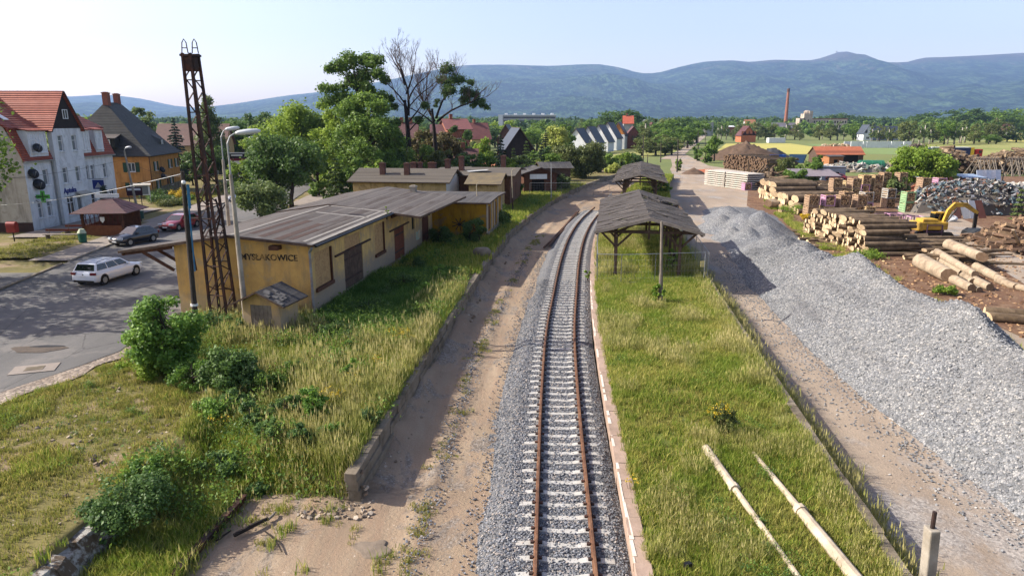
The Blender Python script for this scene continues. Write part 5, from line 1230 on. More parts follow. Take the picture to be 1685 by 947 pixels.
for x in (-.9,.9): m = MB(); m.box((x,0,1.1),(.09,.09,2.2)); m.build('leg', MAT['white_paint'], nb)
m = MB(); m.box((0,0,1.6),(1.7,.18,1.3)); m.build('case', MAT['white_paint'], nb)
m = MB(); m.box((0,-.1,1.6),(1.5,.02,1.1)); m.build('glass', MAT['pale_glass'], nb); m = MB(); m.slab([(-1.1,-.35,2.3),(1.1,-.35,2.3),(1.1,.35,2.45),(-1.1,.35,2.45)],.08); m.build('roof', MAT['pale_concrete'], nb)
sgn = thing('shop_sign','dark red sign board with white strip on posts beside the lamp post','sign',G(225,345,GZ+.17),.1); m = MB(); m.box((0,0,2.2),(1.8,.1,1.0)); m.build('board', M('sign_maroon','#3d1c28','#32161f',3,.5), sgn); m = MB(); m.box((0,-.06,2.45),(1.5,.02,.25)); m.build('strip', MAT['white_paint'], sgn)
for x in (-.7,.7): m = MB(); m.tube((x,0,0),(x,0,1.7),.05,n=6); m.build('leg', MAT['black'], sgn)
bb = thing('billboard','framed billboard with dark and red bands and white signs on posts','billboard',F(393,140,GZ),.1)
for x in (-2.2,2.2): m = MB(); m.box((x,0,1.6),(.14,.14,3.6)); m.build('leg', MAT['white_paint'], bb)
m = MB(); m.box((0,-.1,3.3),(4.6,.12,2.6)); m.build('frame', MAT['white_paint'], bb); m = MB(); m.box((0,-.18,3.75),(4.3,.05,1.3)); m.build('board', M('bill_dark','#2d2028','#251a21',3,.5), bb); m = MB(); m.box((0,-.19,3.2),(4.3,.06,.45)); m.build('band', M('bill_red','#7d2339','#6a1d30',3,.5), bb); m = MB(); m.box((0,-.22,4.05),(2.2,.04,.3)); m.build('caption_strip', MAT['white_paint'], bb)
rs = thing('round_sign','round grey back of a traffic sign on a pole near the billboard','traffic sign',F(387,118,GZ)); m = MB(); m.tube((0,0,0),(0,0,2.6),.04,n=6); m.build('post', MAT['steel'], rs); m = MB(); m.tube((0,-.05,2.4),(0,-.02,2.4),.55,n=18); m.build('plate', M('sign_grey','#46525f','#3c4752',3,.5), rs)
# manhole cover frame and pothole on the near road
m = MB(); c = G(118,607,GZ)
mh = thing('manhole','pale concrete framed manhole cover on the near asphalt','manhole',(c.x-2.3,c.y-1.6,GZ+.085)); mh.location = G(57,606,GZ+.09)
m.box((0,0,.0),(1.7,1.1,.02),.35); m.build('frame', MAT['pavement'], mh); m = MB(); m.box((0,0,.012),(.7,.5,.02),.35); m.build('cover', MAT['old_concrete'], mh)
ph_ = MB(); c = G(60,574,GZ+.1); R = random.Random(6)
pts = [(c.x+1.15*math.cos(t)*(1+.3*math.sin(3*t)),c.y+.6*math.sin(t)*(1+.25*math.cos(2*t))) for t in np.linspace(0,2*PI,18)[:-1]]
poly_sheet('pothole', pts, GZ+.093, M('pothole','#5b5148','#4a423b',2,.98,.9))
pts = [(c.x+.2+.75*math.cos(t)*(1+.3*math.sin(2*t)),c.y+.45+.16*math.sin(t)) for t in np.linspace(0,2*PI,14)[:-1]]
poly_sheet('pothole_shade', pts, GZ+.099, M('painted_pothole_shade','#232325','#1b1b1d',2,.6))  # flat dark sheet painting the shade inside the pothole
# ================================================================== cars
CARG = NT('car_glass').finish('#12171d', .05, spec=.8)
def paint(n, c): return NT(n).finish(c, .28, spec=.5, coat=.8)
PLATE = M('number_plate','#d6d8d8','#c6c9c9',3,.5)
def car(label, loc, rz, col, L=4.4, W_=1.78, H=1.47, style='hatch', cat='car', plates=True):
    c = thing('parked_car' if style == 'parked' else 'car', label, cat, loc, rz); P = paint('paint_'+label.split()[0]+str(len(LABELS)), col); h = L/2; hw = W_/2
    est = style == 'estate'
    zs = [(-h,.40,.72,.84),(-h+.05,.30,.86,.93),(-h+.25,.24,.94,.99),(-h+.8,.22,.97,1.0),(-.3,.22,.96,1.0),(h-1.45,.22,.95,1.0),(h-1.0,.22,.91,1.0),(h-.45,.23,.82,.98),(h-.1,.28,.70,.9),(h,.38,.60,.78)]
    rings = []
    for y,zb,zt,wf in zs:
        w = hw*wf; rings.append([Vector(p) for p in ((-w*.9,y,zb),(-w,y,zb+.12),(-w,y,(zb+zt)/2),(-w*.97,y,zt-.06),(-w*.88,y,zt),(0,y,zt+.035),(w*.88,y,zt),(w*.97,y,zt-.06),(w,y,(zb+zt)/2),(w,y,zb+.12),(w*.9,y,zb))])
    m = MB(); m.loft(rings); m.build('body', P, c, smooth=True)
    yr0, yr1 = -h+.12, (-h+.42 if est else -h+.75); yf0, yf1 = h-1.15, h-1.95; wb, wt = hw*.95, hw*.76; zb, zt = .9, H
    low = [(-wb,yr0,zb),(wb,yr0,zb),(wb,yf0,zb),(-wb,yf0,zb)]; hi = [(-wt,yr1,zt-.05),(wt,yr1,zt-.05),(wt,yf1,zt-.04),(-wt,yf1,zt-.04)]
    mid = [(-wt*.98,(yr1+yf1)/2,zt+.01),(wt*.98,(yr1+yf1)/2,zt+.01)]
    m = MB(); m.add(low+hi+mid,[(0,1,5,4),(2,3,7,6),(1,2,6,9,5),(3,0,4,8,7),(4,5,9,8),(8,9,6,7)]); m.build('cabin', P, c, bevel=.05)
    def lerp3(a,b,t): return Vector(a).lerp(Vector(b),t)
    def win(a,b,cc,d,u0,u1,v0,v1,name):
        f = lambda u,v: lerp3(lerp3(a,b,u),lerp3(d,cc,u),v); q = [f(u0,v0),f(u1,v0),f(u1,v1),f(u0,v1)]; n = (q[1]-q[0]).cross(q[3]-q[0]).normalized()
        m = MB(); m.slab([p+n*.012 for p in q],.01); return m.build(name, CARG, c)
    win(low[0],low[1],hi[1],hi[0],.07,.93,.2,.9,'rear_window'); win(low[2],low[3],hi[3],hi[2],.06,.94,.12,.93,'windscreen')
    sp = (.04,.33,.36,.64,.67,.93) if est else (.12,.46,.49,.9)
    for i in range(0,len(sp),2):
        win(low[1],low[2],hi[2],hi[1],sp[i],sp[i+1],.2,.9,'side_window'); win(low[3],low[0],hi[0],hi[3],1-sp[i+1],1-sp[i],.2,.9,'side_window')
    for sx in (-1,1):
        for y in (-h+.78,h-.85):
            m = MB(); m.tube((sx*(hw-.19),y,.32),(sx*(hw+.012),y,.32),.31,n=20); w_ = m.build('wheel', MAT['rubber'], c)
            m = MB(); m.tube((sx*(hw+.0),y,.32),(sx*(hw+.02),y,.32),.2,n=14); m.build('rim', MAT['steel'], w_)
            m = MB(); m.tube((sx*(hw-.2),y,.35),(sx*(hw-.0),y,.35),.375,n=20); m.build('wheel_arch', MAT['black'], c)
        m = MB(); m.box((sx*(hw-.28),h-.115,.69),(.42,.2,.17),-sx*.28); m.build('headlight', M('headlight','#c9d0d4','#aeb6bb',4,.15), c, bevel=.03)
        m = MB(); m.box((sx*(hw-.2),-h+.05,.83),(.36,.14,.16),sx*.2); m.build('tail_light', M('tail_light','#6e1418','#5a1014',4,.25), c, bevel=.02)
        m = MB(); m.box((sx*(hw+.06),yf0-.5,1.0),(.2,.12,.14)); m.build('mirror', P, c, bevel=.03)
    m = MB(); m.box((0,h-.01,.42),(W_*.62,.06,.16)); m.build('grille', MAT['black'], c); m = MB(); m.box((0,-h+.04,.34),(W_*.8,.1,.14)); m.build('rear_bumper', MAT['black'], c)
    m = MB(); m.box((0,h+.03,.44),(.5,.02,.11)); m.build('number_plate', PLATE, c); m = MB(); m.box((0,-h-.012,.66),(.5,.02,.11)); m.build('number_plate', PLATE, c)
    m = MB(); m.ball((0,-h+.0,.79),.05,8,sq=(1,.3,1)); m.build('badge', MAT['black'], c)
    if est:
        for sx in (-1,1): m = MB(); m.path([(sx*wt*.9,yr1+.15,zt-.02),(sx*wt*.9,yr1+.3,zt+.06),(sx*wt*.9,yf1-.3,zt+.07),(sx*wt*.9,yf1-.1,zt-.02)],.02,5); m.build('roof_rail', MAT['steel'], c)
    return c
RDZ = GZ+.088
car('white estate car driving away on the street',(-27.15,45.0,RDZ),-.16,'#d3d8de',4.6,1.8,1.48,'estate')
car('dark blue hatchback driving towards the camera by the kerb',(G(222,400,RDZ).x,G(222,400,RDZ).y,RDZ),PI-.35,'#10141d',4.0,1.7,1.47)
car('red hatchback behind the dark blue one, coming down the street',(G(297,376,RDZ).x,G(297,376,RDZ).y,RDZ),PI-.2,'#7c1220',4.4,1.78,1.46)
q = G(400,331,RDZ); car('blue grey car parked under the roadside trees',(q.x,q.y,RDZ),PI-.25,'#4d5c78',4.3,1.75,1.45,'parked')
car('dark car passing far up the road beyond the lamps',(F(390,118).x,118,RDZ),1.2,'#20242c',4.3,1.75,1.45,'parked')
q = F(601,80.5); car('white car parked at the left corner of the station house',(q.x-1.0,83,GZ+.05),PI+.3,'#cdd2d6',4.2,1.75,1.5,'parked')
# overhead wires on the left
def wire(a,b,sag,label,r=.012,n=14,mat=None):
    a = Vector(a); b = Vector(b); m = MB(); m.path([a.lerp(b,t)-Vector((0,0,sag*4*t*(1-t))) for t in np.linspace(0,1,n)],r,4)
    tag(m.build('overhead_wire', mat or MAT['black']), label, 'wire', 'overhead wires along the street')
lp = F(206,74,ZA(262,74))
wire(F(-60,60,ZA(298,60)),lp,.4,'thin dark overhead wire crossing the pharmacy front, upper one'); wire(lp,F(300,70,ZA(290,70)),.5,'thin dark overhead wire before the orange house')
wire(F(-60,60,ZA(337,60)),F(299,up.location.y+.0,ZA(286,up.location.y)),.5,'pale overhead cable sagging across the pharmacy to the tarred pole',.013,24,MAT['steel'])
wire(F(60,66,ZA(292,66)),F(-60,63,ZA(286,63)),.2,'short dark wire at the pharmacy corner')
# ================================================================== island platform canopies
def canopy(label, A, B, wl, wr, ze, zr, nposts, ragged=0.0, seed=1, gaps=()):
    """A,B: ridge ends (x,y); eaves wl/wr to the left and right of the ridge"""
    A = Vector((A[0],A[1],0)); B = Vector((B[0],B[1],0)); D = (B-A).length; ang = math.atan2(-(B-A).x,(B-A).y); R = random.Random(seed)
    c = thing('platform_canopy', label, 'canopy', (A.x,A.y,PZ), ang); ze -= PZ; zr -= PZ
    # roof: courses of tar felt with sagging edges and holes, both slopes one part each
    for s, w in ((-1,wl),(1,wr)):
        m = MB(); n = max(4,int(D/1.1)); y = 0
        for i in range(n):
            y0, y1 = D*i/n, D*(i+1)/n
            if any(a < (y0+y1)/2 < b and s == sd for a,b,sd in gaps):
                # broken bay: a few slipped sheets
                for k in range(4):
                    u = R.uniform(.1,.9); q = Vector((s*w*u,(y0+y1)/2,zr+(ze-zr)*u+R.uniform(-.12,.1))); m.box(q,(R.uniform(.5,1.3),R.uniform(.4,1.2),.05),R.uniform(-.6,.6),rot=Euler((R.uniform(-.15,.15),s*math.atan2(zr-ze,w)+R.uniform(-.2,.2),R.uniform(-.6,.6))).to_matrix())
                continue
            j = lambda: R.uniform(-.03,.03)*(1+2.5*ragged); e0 = R.uniform(-.12,.05)*ragged*2
            nn = 4; rowA = [(s*(w+(e0 if k == nn else 0))*k/nn, y0+.01, zr+(ze-zr)*k/nn+j()*(k > 0)-.04*ragged*math.sin(PI*k/nn)) for k in range(nn+1)]
            rowB = [(p[0], y1-.01, p[2]+R.uniform(-.02,.02)) for p in rowA]
            for k in range(nn):
                q = [rowA[k],rowA[k+1],rowB[k+1],rowB[k]]; m.slab(q if s > 0 else q[::-1], .07, 0, 1)
        m.build('roof', [MAT['canopy_felt'],MAT['grey_wood']], c)
    m = MB()
    for k in range(int(D*3.2)):       # torn felt strips, battens and litter lying on the roof
        y = R.uniform(.2,D-.5); s = R.choice((-1,1)); w = wl if s < 0 else wr; u = R.uniform(.05,.9); L_ = R.uniform(.25,1.5)*(.6+ragged)
        m.box((s*w*u,y,zr+(ze-zr)*u+.045),(L_,R.uniform(.05,.22),.03),rot=Euler((R.uniform(-.05,.05),s*math.atan2(zr-ze,w),R.uniform(-.2,.2))).to_matrix())
    tag(m.build('torn_felt', M('torn_felt_'+str(seed),'#77716a','#57524d',2,.95,.4), c), kind='stuff')
    m = MB(); m.slab([(-wl-.05,-.12,ze-.13),(0,-.12,zr-.12),(0,-.12,zr+.09),(-wl-.05,-.12,ze+.08)],.05); m.slab([(0,-.12,zr-.12),(wr+.05,-.12,ze-.13),(wr+.05,-.12,ze+.08),(0,-.12,zr+.09)],.05); m.build('barge_board', M('grey_barge_'+str(seed),'#8b8279','#6f675f',2,.9,.3), c)
    pl, pr = -wl*.60, wr*.60
    for i in range(nposts):
        y = .9+(D-1.8)*i/(nposts-1)
        for px_ in (pl,pr):
            m = MB(); m.box((px_,y,(ze-.1)/2-.1),(.2,.2,ze-.1+.2)); m.box((px_,y,.12),(.3,.3,.3)); p_ = m.build('post', MAT['old_wood'], c)
        m = MB(); m.bar((-wl+.3,y,ze-.08),(wr-.3,y,ze-.08),.18,.2); m.build('tie_beam', MAT['old_wood'], c)
        for px_ in (pl,pr):
            for q in (-1,1):
                m = MB(); m.bar((px_,y,ze-1.15),(px_+q*1.05,y,ze-.12),.13,.13); m.build('brace', MAT['old_wood'], c)
        m = MB(); m.bar((0,y,ze-.55),(0,y,zr-.1),.14,.14); m.build('king_post', MAT['old_wood'], c)
        for q in (-1,1): m = MB(); m.bar((q*wl*.55,y,ze),(0,y,zr-.12),.11,.13); m.build('rafter', MAT['old_wood'], c)
    for x_,z_ in ((pl,ze-.22),(pr,ze-.22),(0,zr-.16),(-wl+.1,ze-.12),(wr-.1,ze-.12)):
        m = MB(); m.bar((x_,.05,z_),(x_,D-.05,z_),.14,.16); m.build('purlin', MAT['old_wood'], c)
    return c
MAT['canopy_felt'] = roof_mat('canopy_felt','#474341','#383534','#605a54',axis='x',stain='#3a3735',amt=.6,rough=.97)
canopy('nearest timber platform canopy with sagging black felt roof and torn right side', (9.25,45.4),(12.3,66.5),3.65,3.55,4.15,5.1,6,.35,3,gaps=((13.8,16.4,1),))
canopy('second timber platform canopy with collapsed grey felt, behind the nearest one', (16.2,87),(20.5,110),3.5,3.4,4.15,5.05,6,.7,5,gaps=((9,11,1),))
canopy('farthest short platform canopy with flat black roof near the railway poles', (20.75,111.5),(22.6,121),3.3,3.2,4.1,4.9,3,.5,8)
# mesh fence panels round the first canopy
mesh_fence('mesh_fence','galvanised mesh fence along the track side of the nearest canopy',[(RPL(y)+.45,y) for y in (44.2,47.6,51,54.4,57.8,61.2)],2.0)
mesh_fence('mesh_fence','galvanised mesh fence across the grass before the nearest canopy',[(RPL(44.2)+.45,44.2),(7.2,44.0),(9.5,44.3),(12.9,44.8)],2.0)
mf = mesh_fence('mesh_fence','galvanised mesh fence along the yard side of the nearest canopy',[(RPR(y)-.35,y) for y in (44.8,48.2,51.6,55,58.4,61.8,65.2)],2.0)
m = MB(); m.box((-.35,.05,1.2),(.3,.03,.4)); m.build('notice', M('yellow_notice','#c9bd86','#b5a973',3,.6), mf)
mesh_fence('mesh_fence','bright mesh fence panels standing between the two canopies',[(RPL(y)+.3,y) for y in (80,83,86)],1.9)
# stack of stored fence panels / pale sheets between canopies
ps = thing('sheet_stack','stack of pale grey sheets and panels beside the second canopy','stack',(11.6,84.5,.1),-.25)
for k in range(5): m = MB(); m.box((.1*k,0,.15+.16*k),(2.4-.1*k,3.0,.1)); m.build('sheet', MAT['pale_concrete'], ps)
# lying concrete poles on the grass
def lying_pole(name,label,a,b,r0,r1,joint):
    a = Vector(a); b = Vector(b); root = thing(name,label,'pole',((a+b)/2)); d = (b-a); a = a-root.location; b = b-root.location; m = MB()
    m.tube(a,a.lerp(b,joint),r0,r0*.9,10); m.tube(a.lerp(b,joint),a.lerp(b,joint+.03),r0*1.12,r0*1.1,10); m.build('thick_end', MAT['lying_concrete'], root); m = MB(); m.tube(a.lerp(b,joint+.03),b,r0*.66,r1,10); m.build('shaft', MAT['lying_concrete'], root); return root
MAT['lying_concrete'] = M('lying_concrete','#b8ab97','#9c907d',2.2,.92,.4,stain='#7b705f',stain_amt=.7,bscale=14)
lying_pole('concrete_pole','left pale concrete pole lying in the grass with its thick end up',G(1161,737,PZ+.12),G(1318,955,PZ+.06),.145,.075,.36)
lying_pole('concrete_pole','right pale concrete pole lying in the grass with its thick end near',G(1420,965,PZ+.12),G(1240,745,PZ+.05),.165,.07,.47)
cpst = thing('concrete_post','grey concrete post with a rusty pipe on top in the lower right corner','post',G(1521,1000,.0))
b_ = cpst.location; zt = ZA(868,b_.y+.0); t = F(1534,b_.y,zt)-b_
m = MB(); m.bar((0,0,-.1),t,.3,.24); m.build('post', MAT['concrete'], cpst, bevel=.03); m = MB(); m.tube(t*.97,t+Vector((.0,0,.42)),.05,n=8); m.build('pipe', MAT['dark_rust'], cpst)
a = G(140+1080-1080+1128,930,PZ); m = MB(); m.box((0,0,.1),(.18,.12,.22),.4); tag(m.build('dark_box', MAT['black'], loc=G(1131,938,PZ)), 'small dark box lying on the grass by the lower edge of the platform', 'box')
# wooden debris on the lower dirt
R = random.Random(12)
for k,(a,b,w,lab) in enumerate(((G(385,880,.12),G(441,852,.16),.12,'charred plank lying on the gravel beside the buried rail'),(G(436,873,.08),G(464,907,.08),.045,'thin crooked stick lying on the dirt right of the charred plank'),(G(356,889,.1),G(380,872,.1),.05,'short dark stick on gravel next to the buried rail'),(G(440,855,.1),G(453,842,.12),.08,'pale splinter of wood at the upper end of the charred plank'))):
    m = MB(); m.path([a,a.lerp(b,.5)+Vector((.05,.03,.03)),b],[w*.5,w*.55,w*.4],6); tag(m.build('plank' if w > .1 else 'stick', MAT['grey_wood'] if k == 3 else BARK_DARK),lab,'plank' if w > .1 else 'stick')
mound('sand_patch',(G(612,902).x,G(612,902).y,.02),.62,.05,M('grey_sand','#7d7163','#695e52',3,.98,.8),'round flat grey sand patch on the pale dirt',cat='sand',sq=.7,rough=.7)
# ================================================================== timber yard
MAT['log_bark'] = M('log_bark','#62533f','#473a2e',3,.95,.6,stain='#85735d',stain_amt=.6); MAT['log_pale'] = M('log_peeled','#a3947e','#897a67',3,.9,.5,stain='#675949',stain_amt=.7)
MAT['log_end'] = M('log_end','#cdb899','#b59e7c',5,.9,.2,stain='#94795a',stain_amt=.5); MAT['log_end_dark'] = M('log_end_dark','#6a5644','#51402f',5,.9,.2)
def log_mesh(name,L_,r,bark,end,seed):
    R = random.Random(seed); m = MB(); pts = [(L_*t,R.uniform(-.04,.04)*L_*.2,R.uniform(-.02,.02)*L_*.2) for t in (0,.33,.66,1)]; n = 9
    m.path(pts,[r*R.uniform(.95,1.05),r*.96,r*.9,r*R.uniform(.78,.88)],n,cap=False)
    k = len(m.v); m.f += [tuple(range(n-1,-1,-1)),tuple(range(3*n,4*n))]; m.m += [1,1]
    me = bpy.data.meshes.new(name); me.from_pydata(m.v,[],m.f); me.materials.append(bark); me.materials.append(end); me.polygons.foreach_set('material_index',m.m); me.polygons.foreach_set('use_smooth',[len(f) < 5 for f in m.f]); me.update(); return me
LOGM = [log_mesh('log',1.0,1.0,MAT['log_bark'],MAT['log_end'],s) for s in range(5)]; LOGP = [log_mesh('log',1.0,1.0,MAT['log_pale'],MAT['log_end_dark'],s+9) for s in range(3)]
def log_at(p,axis,L_,r,label,group=None,me=None,R=random):
    o = bpy.data.objects.new('log', me or R.choice(LOGM)); COL.objects.link(o); axis = Vector(axis).normalized(); u,v,_ = basis(axis)
    Mx = Matrix((axis*L_, u*r, v*r)).transposed().to_4x4(); o.location = p; o.rotation_euler = Matrix((axis,u,v)).transposed().to_euler(); o.scale = (L_,r,r); return tag(o,label,'log',group)
def pile_positions(width,height,r,R):
    out = []; rows = max(1,int(height/(r*1.75)))
    for j in range(rows):
        w = width*(1-.12*j/ max(rows-1,1))*(1-.35*(j/rows)**2); n = int(w/(2*r))
        for i in range(n): out.append((-w/2+2*r*(i+.5*(j%2))+R.uniform(-.2,.2)*r+width/2, r+j*r*1.72+R.uniform(-.1,.1)*r))
    return out
def log_pile(O,along,axis,width,height,r,L_,label,group,R,pale=.0,jit=.35):
    along = Vector(along).normalized(); axis = Vector(axis).normalized(); k = 0
    for (a,z) in pile_positions(width,height,r,R):
        q = Vector(O)+along*a+Vector((0,0,z))+axis*R.uniform(-jit,jit); ax = axis+Vector((R.uniform(-.05,.05),R.uniform(-.05,.05),R.uniform(-.03,.03)))
        log_at(q,ax,L_*R.uniform(.75,1.15),r*R.uniform(.75,1.2),label,group,R.choice(LOGP) if R.random() < pale else None,R); k += 1
    return k
def stuff_logs(name,items,mats):
    """(p, axis, L, r, mi) many distant logs as one mass"""
    m = MB()
    for p,ax,L_,r,mi in items: m.tube(p,Vector(p)+Vector(ax).normalized()*L_,r,r*.9,6,mi*2,True,mi*2+1)
    return tag(m.build(name,mats),kind='stuff')
R = random.Random(31); total = 0
b = G(1432,421)
total += log_pile((b.x-.3,b.y-.5,0),(-.04,1,0),(1,.05,0),13.5,3.0,.24,4.6,'cut log in the main stack facing the gravel heap with its pale end','main log stack',R)
print('logs', total)
for k in range(52):
    p = Vector((R.uniform(33,38.5),R.uniform(55,66),R.uniform(.1,.8))); log_at(p,(1,R.uniform(-.5,.15),R.uniform(-.05,.08)),R.uniform(3,6),R.uniform(.09,.2),'thin long log thrown loosely at the near side of the main stack','loose logs by the main stack',None,R); total += 1
for k in range(12):
    p = Vector((R.uniform(27.5,30.5),R.uniform(60,74),R.uniform(.05,.25))); log_at(p,(R.uniform(.4,1),R.uniform(-.8,.4),.02),R.uniform(1.5,3.2),R.uniform(.1,.22),'small log lying on the ground between gravel heap and main stack','loose logs by the gravel heap',None,R); total += 1
# foreground trunks
fl = [((1512,432),(1560,458),.62,'thickest pale trunk, front left of the trunk group near the gravel heap'),((1533,418),(1582,452),.34,'slim pale trunk lying right behind the thickest one'),((1556,417),(1612,441),.46,'thick pale trunk resting on top at the back of the trunk group'),((1540,424),(1602,463),.33,'long slim pale trunk across the middle of the trunk group'),((1568,462),(1598,477),.36,'short pale log at the front of the trunk group'),((1600,462),(1628,475),.33,'short dark ended log right of the middle trunk'),((1585,455),(1600,466),.3,'stubby log tucked under the middle trunk'),((1605,440),(1640,458),.34,'dark log at the rear right of the trunk group'),((1622,450),(1655,466),.3,'grey log at the right side of the trunk group'),((1640,462),(1672,474),.27,'dark thin log at the right end of the trunk group'),((1660,470),(1690,478),.26,'pale short log farthest right of the trunk group'),((1596,474),(1611,479),.25,'smallest log stub at the front of the trunk group')]
for (a,b_,r,lab) in fl:
    pa, pb = G(a[0],a[1]+r*14,0), G(b_[0],b_[1]+r*14,0); zz = r*.95 + (.75 if 'on top' in lab else .4 if 'across' in lab else 0); log_at(pa+Vector((0,0,zz)),pb-pa,(pb-pa).length,r,lab,None,R.choice(LOGP),R)
for (a,b_,r,lab) in (((1618,522),(1720,529),.34,'brown log lying on bark at the right edge, upper of two'),((1625,529),(1720,537),.3,'brown log lying on bark at the right edge, lower of two')):
    pa, pb = G(*a), G(*b_); log_at(pa+Vector((0,0,r)),pb-pa,6.5,r,lab,None,None,R)
# mid stacks
b = G(1262,332); total += log_pile((b.x,b.y-3,0),(.1,1,0),(1,.12,0),10,3.0,.42,6.5,'log in the orange ended stack beyond the grassy strip','orange ended log stack',R)
b = G(1316,352); total += log_pile((b.x-.5,b.y-1,0),(-.05,1,0),(1,.12,0),10,2.6,.42,7,'log in the stack right behind the front firewood crates','log stack behind crates',R)
print('logs', total)
# birch rounds thrown in a white heap
for k in range(16):
    q = G(R.uniform(1253,1298),R.uniform(327,346)); log_at(q+Vector((0,0,.4+R.uniform(0,.5))),(R.uniform(.5,1),R.uniform(-.5,.5),R.uniform(-.15,.2)),R.uniform(1.0,1.8),R.uniform(.4,.62),'pale peeled thick round in the white heap by the grassy strip','pale log rounds',R.choice(LOGP),R)
for k in range(8):
    q = G(R.uniform(1282,1318),R.uniform(343,353)); log_at(q+Vector((0,0,.25)),(1,R.uniform(-.3,.1),.0),R.uniform(2.5,4.5),R.uniform(.18,.3),'grey log lying flat before the orange ended stacks','grey logs lying flat',None,R)
LMATS = [MAT['log_bark'],MAT['log_end'],MAT['log_bark'],MAT['log_end_dark']]
it = []
a, b_ = G(1190,277), G(1262,286)
for k in range(760):
    t = R.random()**.9; q = a.lerp(b_,t)+Vector((R.uniform(-.4,.4),0,R.uniform(.2,3.7*(1-.2*abs(t-.4))))); it.append((q,(1,.25,R.uniform(-.03,.03)),R.uniform(5,9),R.uniform(.16,.28),1))
for k in range(90):
    q = G(R.uniform(1228,1275),R.uniform(296,312)); it.append((q+Vector((0,0,R.uniform(.2,2.2))),(R.uniform(-1,1),R.uniform(-1,1),R.uniform(-.2,.2)),R.uniform(1.5,4),R.uniform(.12,.3),1))
stuff_logs('distant_log_stack',it,LMATS)
it = []
for k in range(700):
    px_ = R.uniform(1540,1720); q = G(px_,R.uniform(276,286)); h = 4.2+1.2*math.sin(px_*.05); it.append((q+Vector((0,0,R.uniform(.2,h))),(R.uniform(-.6,.6),-1,R.uniform(-.2,.2)),R.uniform(1.5,3.5),R.uniform(.25,.5),k%2))
for k in range(260):
    q = G(R.uniform(1290,1400),R.uniform(318,333)); it.append((q+Vector((0,0,R.uniform(.1,2.0))),(1,R.uniform(-.2,.2),R.uniform(-.04,.04)),R.uniform(4,8),R.uniform(.12,.26),0))
stuff_logs('roadside_log_heap',it,LMATS)
# big split wood heap at the right edge
SPL = []
for s in range(4):
    Rr = random.Random(s); m = MB(); poly = [(0,0),(1,0),(.72,.72),(.1,.95)]; rings = [[Vector((x,p[0]*.5-.25+Rr.uniform(-.05,.05),p[1]*.5-.25)) for p in poly] for x in (0,.5,1.0)]; m.loft(rings); me = bpy.data.meshes.new('split_log'); me.from_pydata(m.v,[],m.f); me.materials.append(M('split_wood_%d'%s,['#7d6450','#6a5543','#927b60','#5c4a3d'][s],['#5d4b3b','#504133','#75604b','#43372d'][s],3,.92,.4)); me.update(); SPL.append(me)
def heap_h(x,y): 
    t = (x-44.5)/7; d = (y-61-(x-44)*.15)/7.5; return 4.0*min(1,max(0,t*1.0))*max(0,1-d*d)
cnt = 0; allp = []
while len(allp) < 900:
    x = R.uniform(44.5,66); y = R.uniform(53,69); h = heap_h(x,y)
    if h < .15: continue
    allp.append((x,y,h))
mo = grid_sheet('wood_heap_core',list(np.linspace(0,1,24)),list(np.linspace(0,1,18)),lambda u,v:(44.5+u*22,53.3+v*16,max(-.05,heap_h(44.5+u*22,53.3+v*16)-.18)),M('heap_core','#3b2e25','#2b221b',2,.95,.6)); mo['kind'] = 'stuff'
allp.sort(key=lambda p: p[1]+.3*p[0]); rest = MB(); 
for i,(x,y,h) in enumerate(allp):
    e = Euler((R.uniform(0,6.3),R.uniform(-.35,.35),R.uniform(-.6,.6)+R.choice([0,PI]))); sc = (R.uniform(.8,2.4),R.uniform(.35,.6),R.uniform(.35,.6))
    if i < 110:
        o = bpy.data.objects.new('split_log',SPL[i%4]); COL.objects.link(o); o.location = (x,y,h+R.uniform(-.05,.2)); o.rotation_euler = e; o.scale = sc; tag(o,'brown split log on the near face of the big firewood heap','log','split logs of the big heap')
    else: rest.box((x,y,h+R.uniform(-.05,.25)),sc if 0 else (sc[0],sc[1]*.6,sc[2]*.6),rot=e.to_matrix(),mi=i%3)
tag(rest.build('split_log_heap',[SPL[0].materials[0],SPL[1].materials[0],SPL[2].materials[0]]),kind='stuff')
a, b_ = G(1667,378,2.5), G(1682,412); m = MB(); m.bar(a,b_,.22,.12); tag(m.build('board',MAT['log_pale']),'long pale board leaning on the big firewood heap','board')
# firewood crates
def wood_fill():
    t = NT('crate_firewood'); v = t.new('TexVoronoi',feature='F1'); v.inputs['Scale'].default_value = 5.5; t.l.new(t.pos,v.inputs['Vector'])
    col = t.ramp(v.outputs['Color'],[(.1,'#66503c'),(.45,'#9a7c58'),(.75,'#bf9f74'),(.95,'#d6bc94')]); col = t.mix(t.ramp(v.outputs['Distance'],[(.45,0.0),(.75,.9)]),col,'#1d1511')
    return t.finish(col,.95,t.bump(v.outputs['Distance'],1.0,.1))
MAT['fill'] = wood_fill()
CRC = {'pink':M('crate_pink','#b98fa8','#a07a92',3,.8),'brown':M('crate_brown','#a08870','#846e5a',3,.9),'green':M('crate_green','#8fae83','#789870',3,.85),'pale':M('crate_pale','#b39d78','#97835f',3,.9),'grey':M('crate_grey','#a5a39c','#8b8983',3,.9),'purple':M('crate_purple','#5a4656','#483846',3,.85)}
CR0 = {}
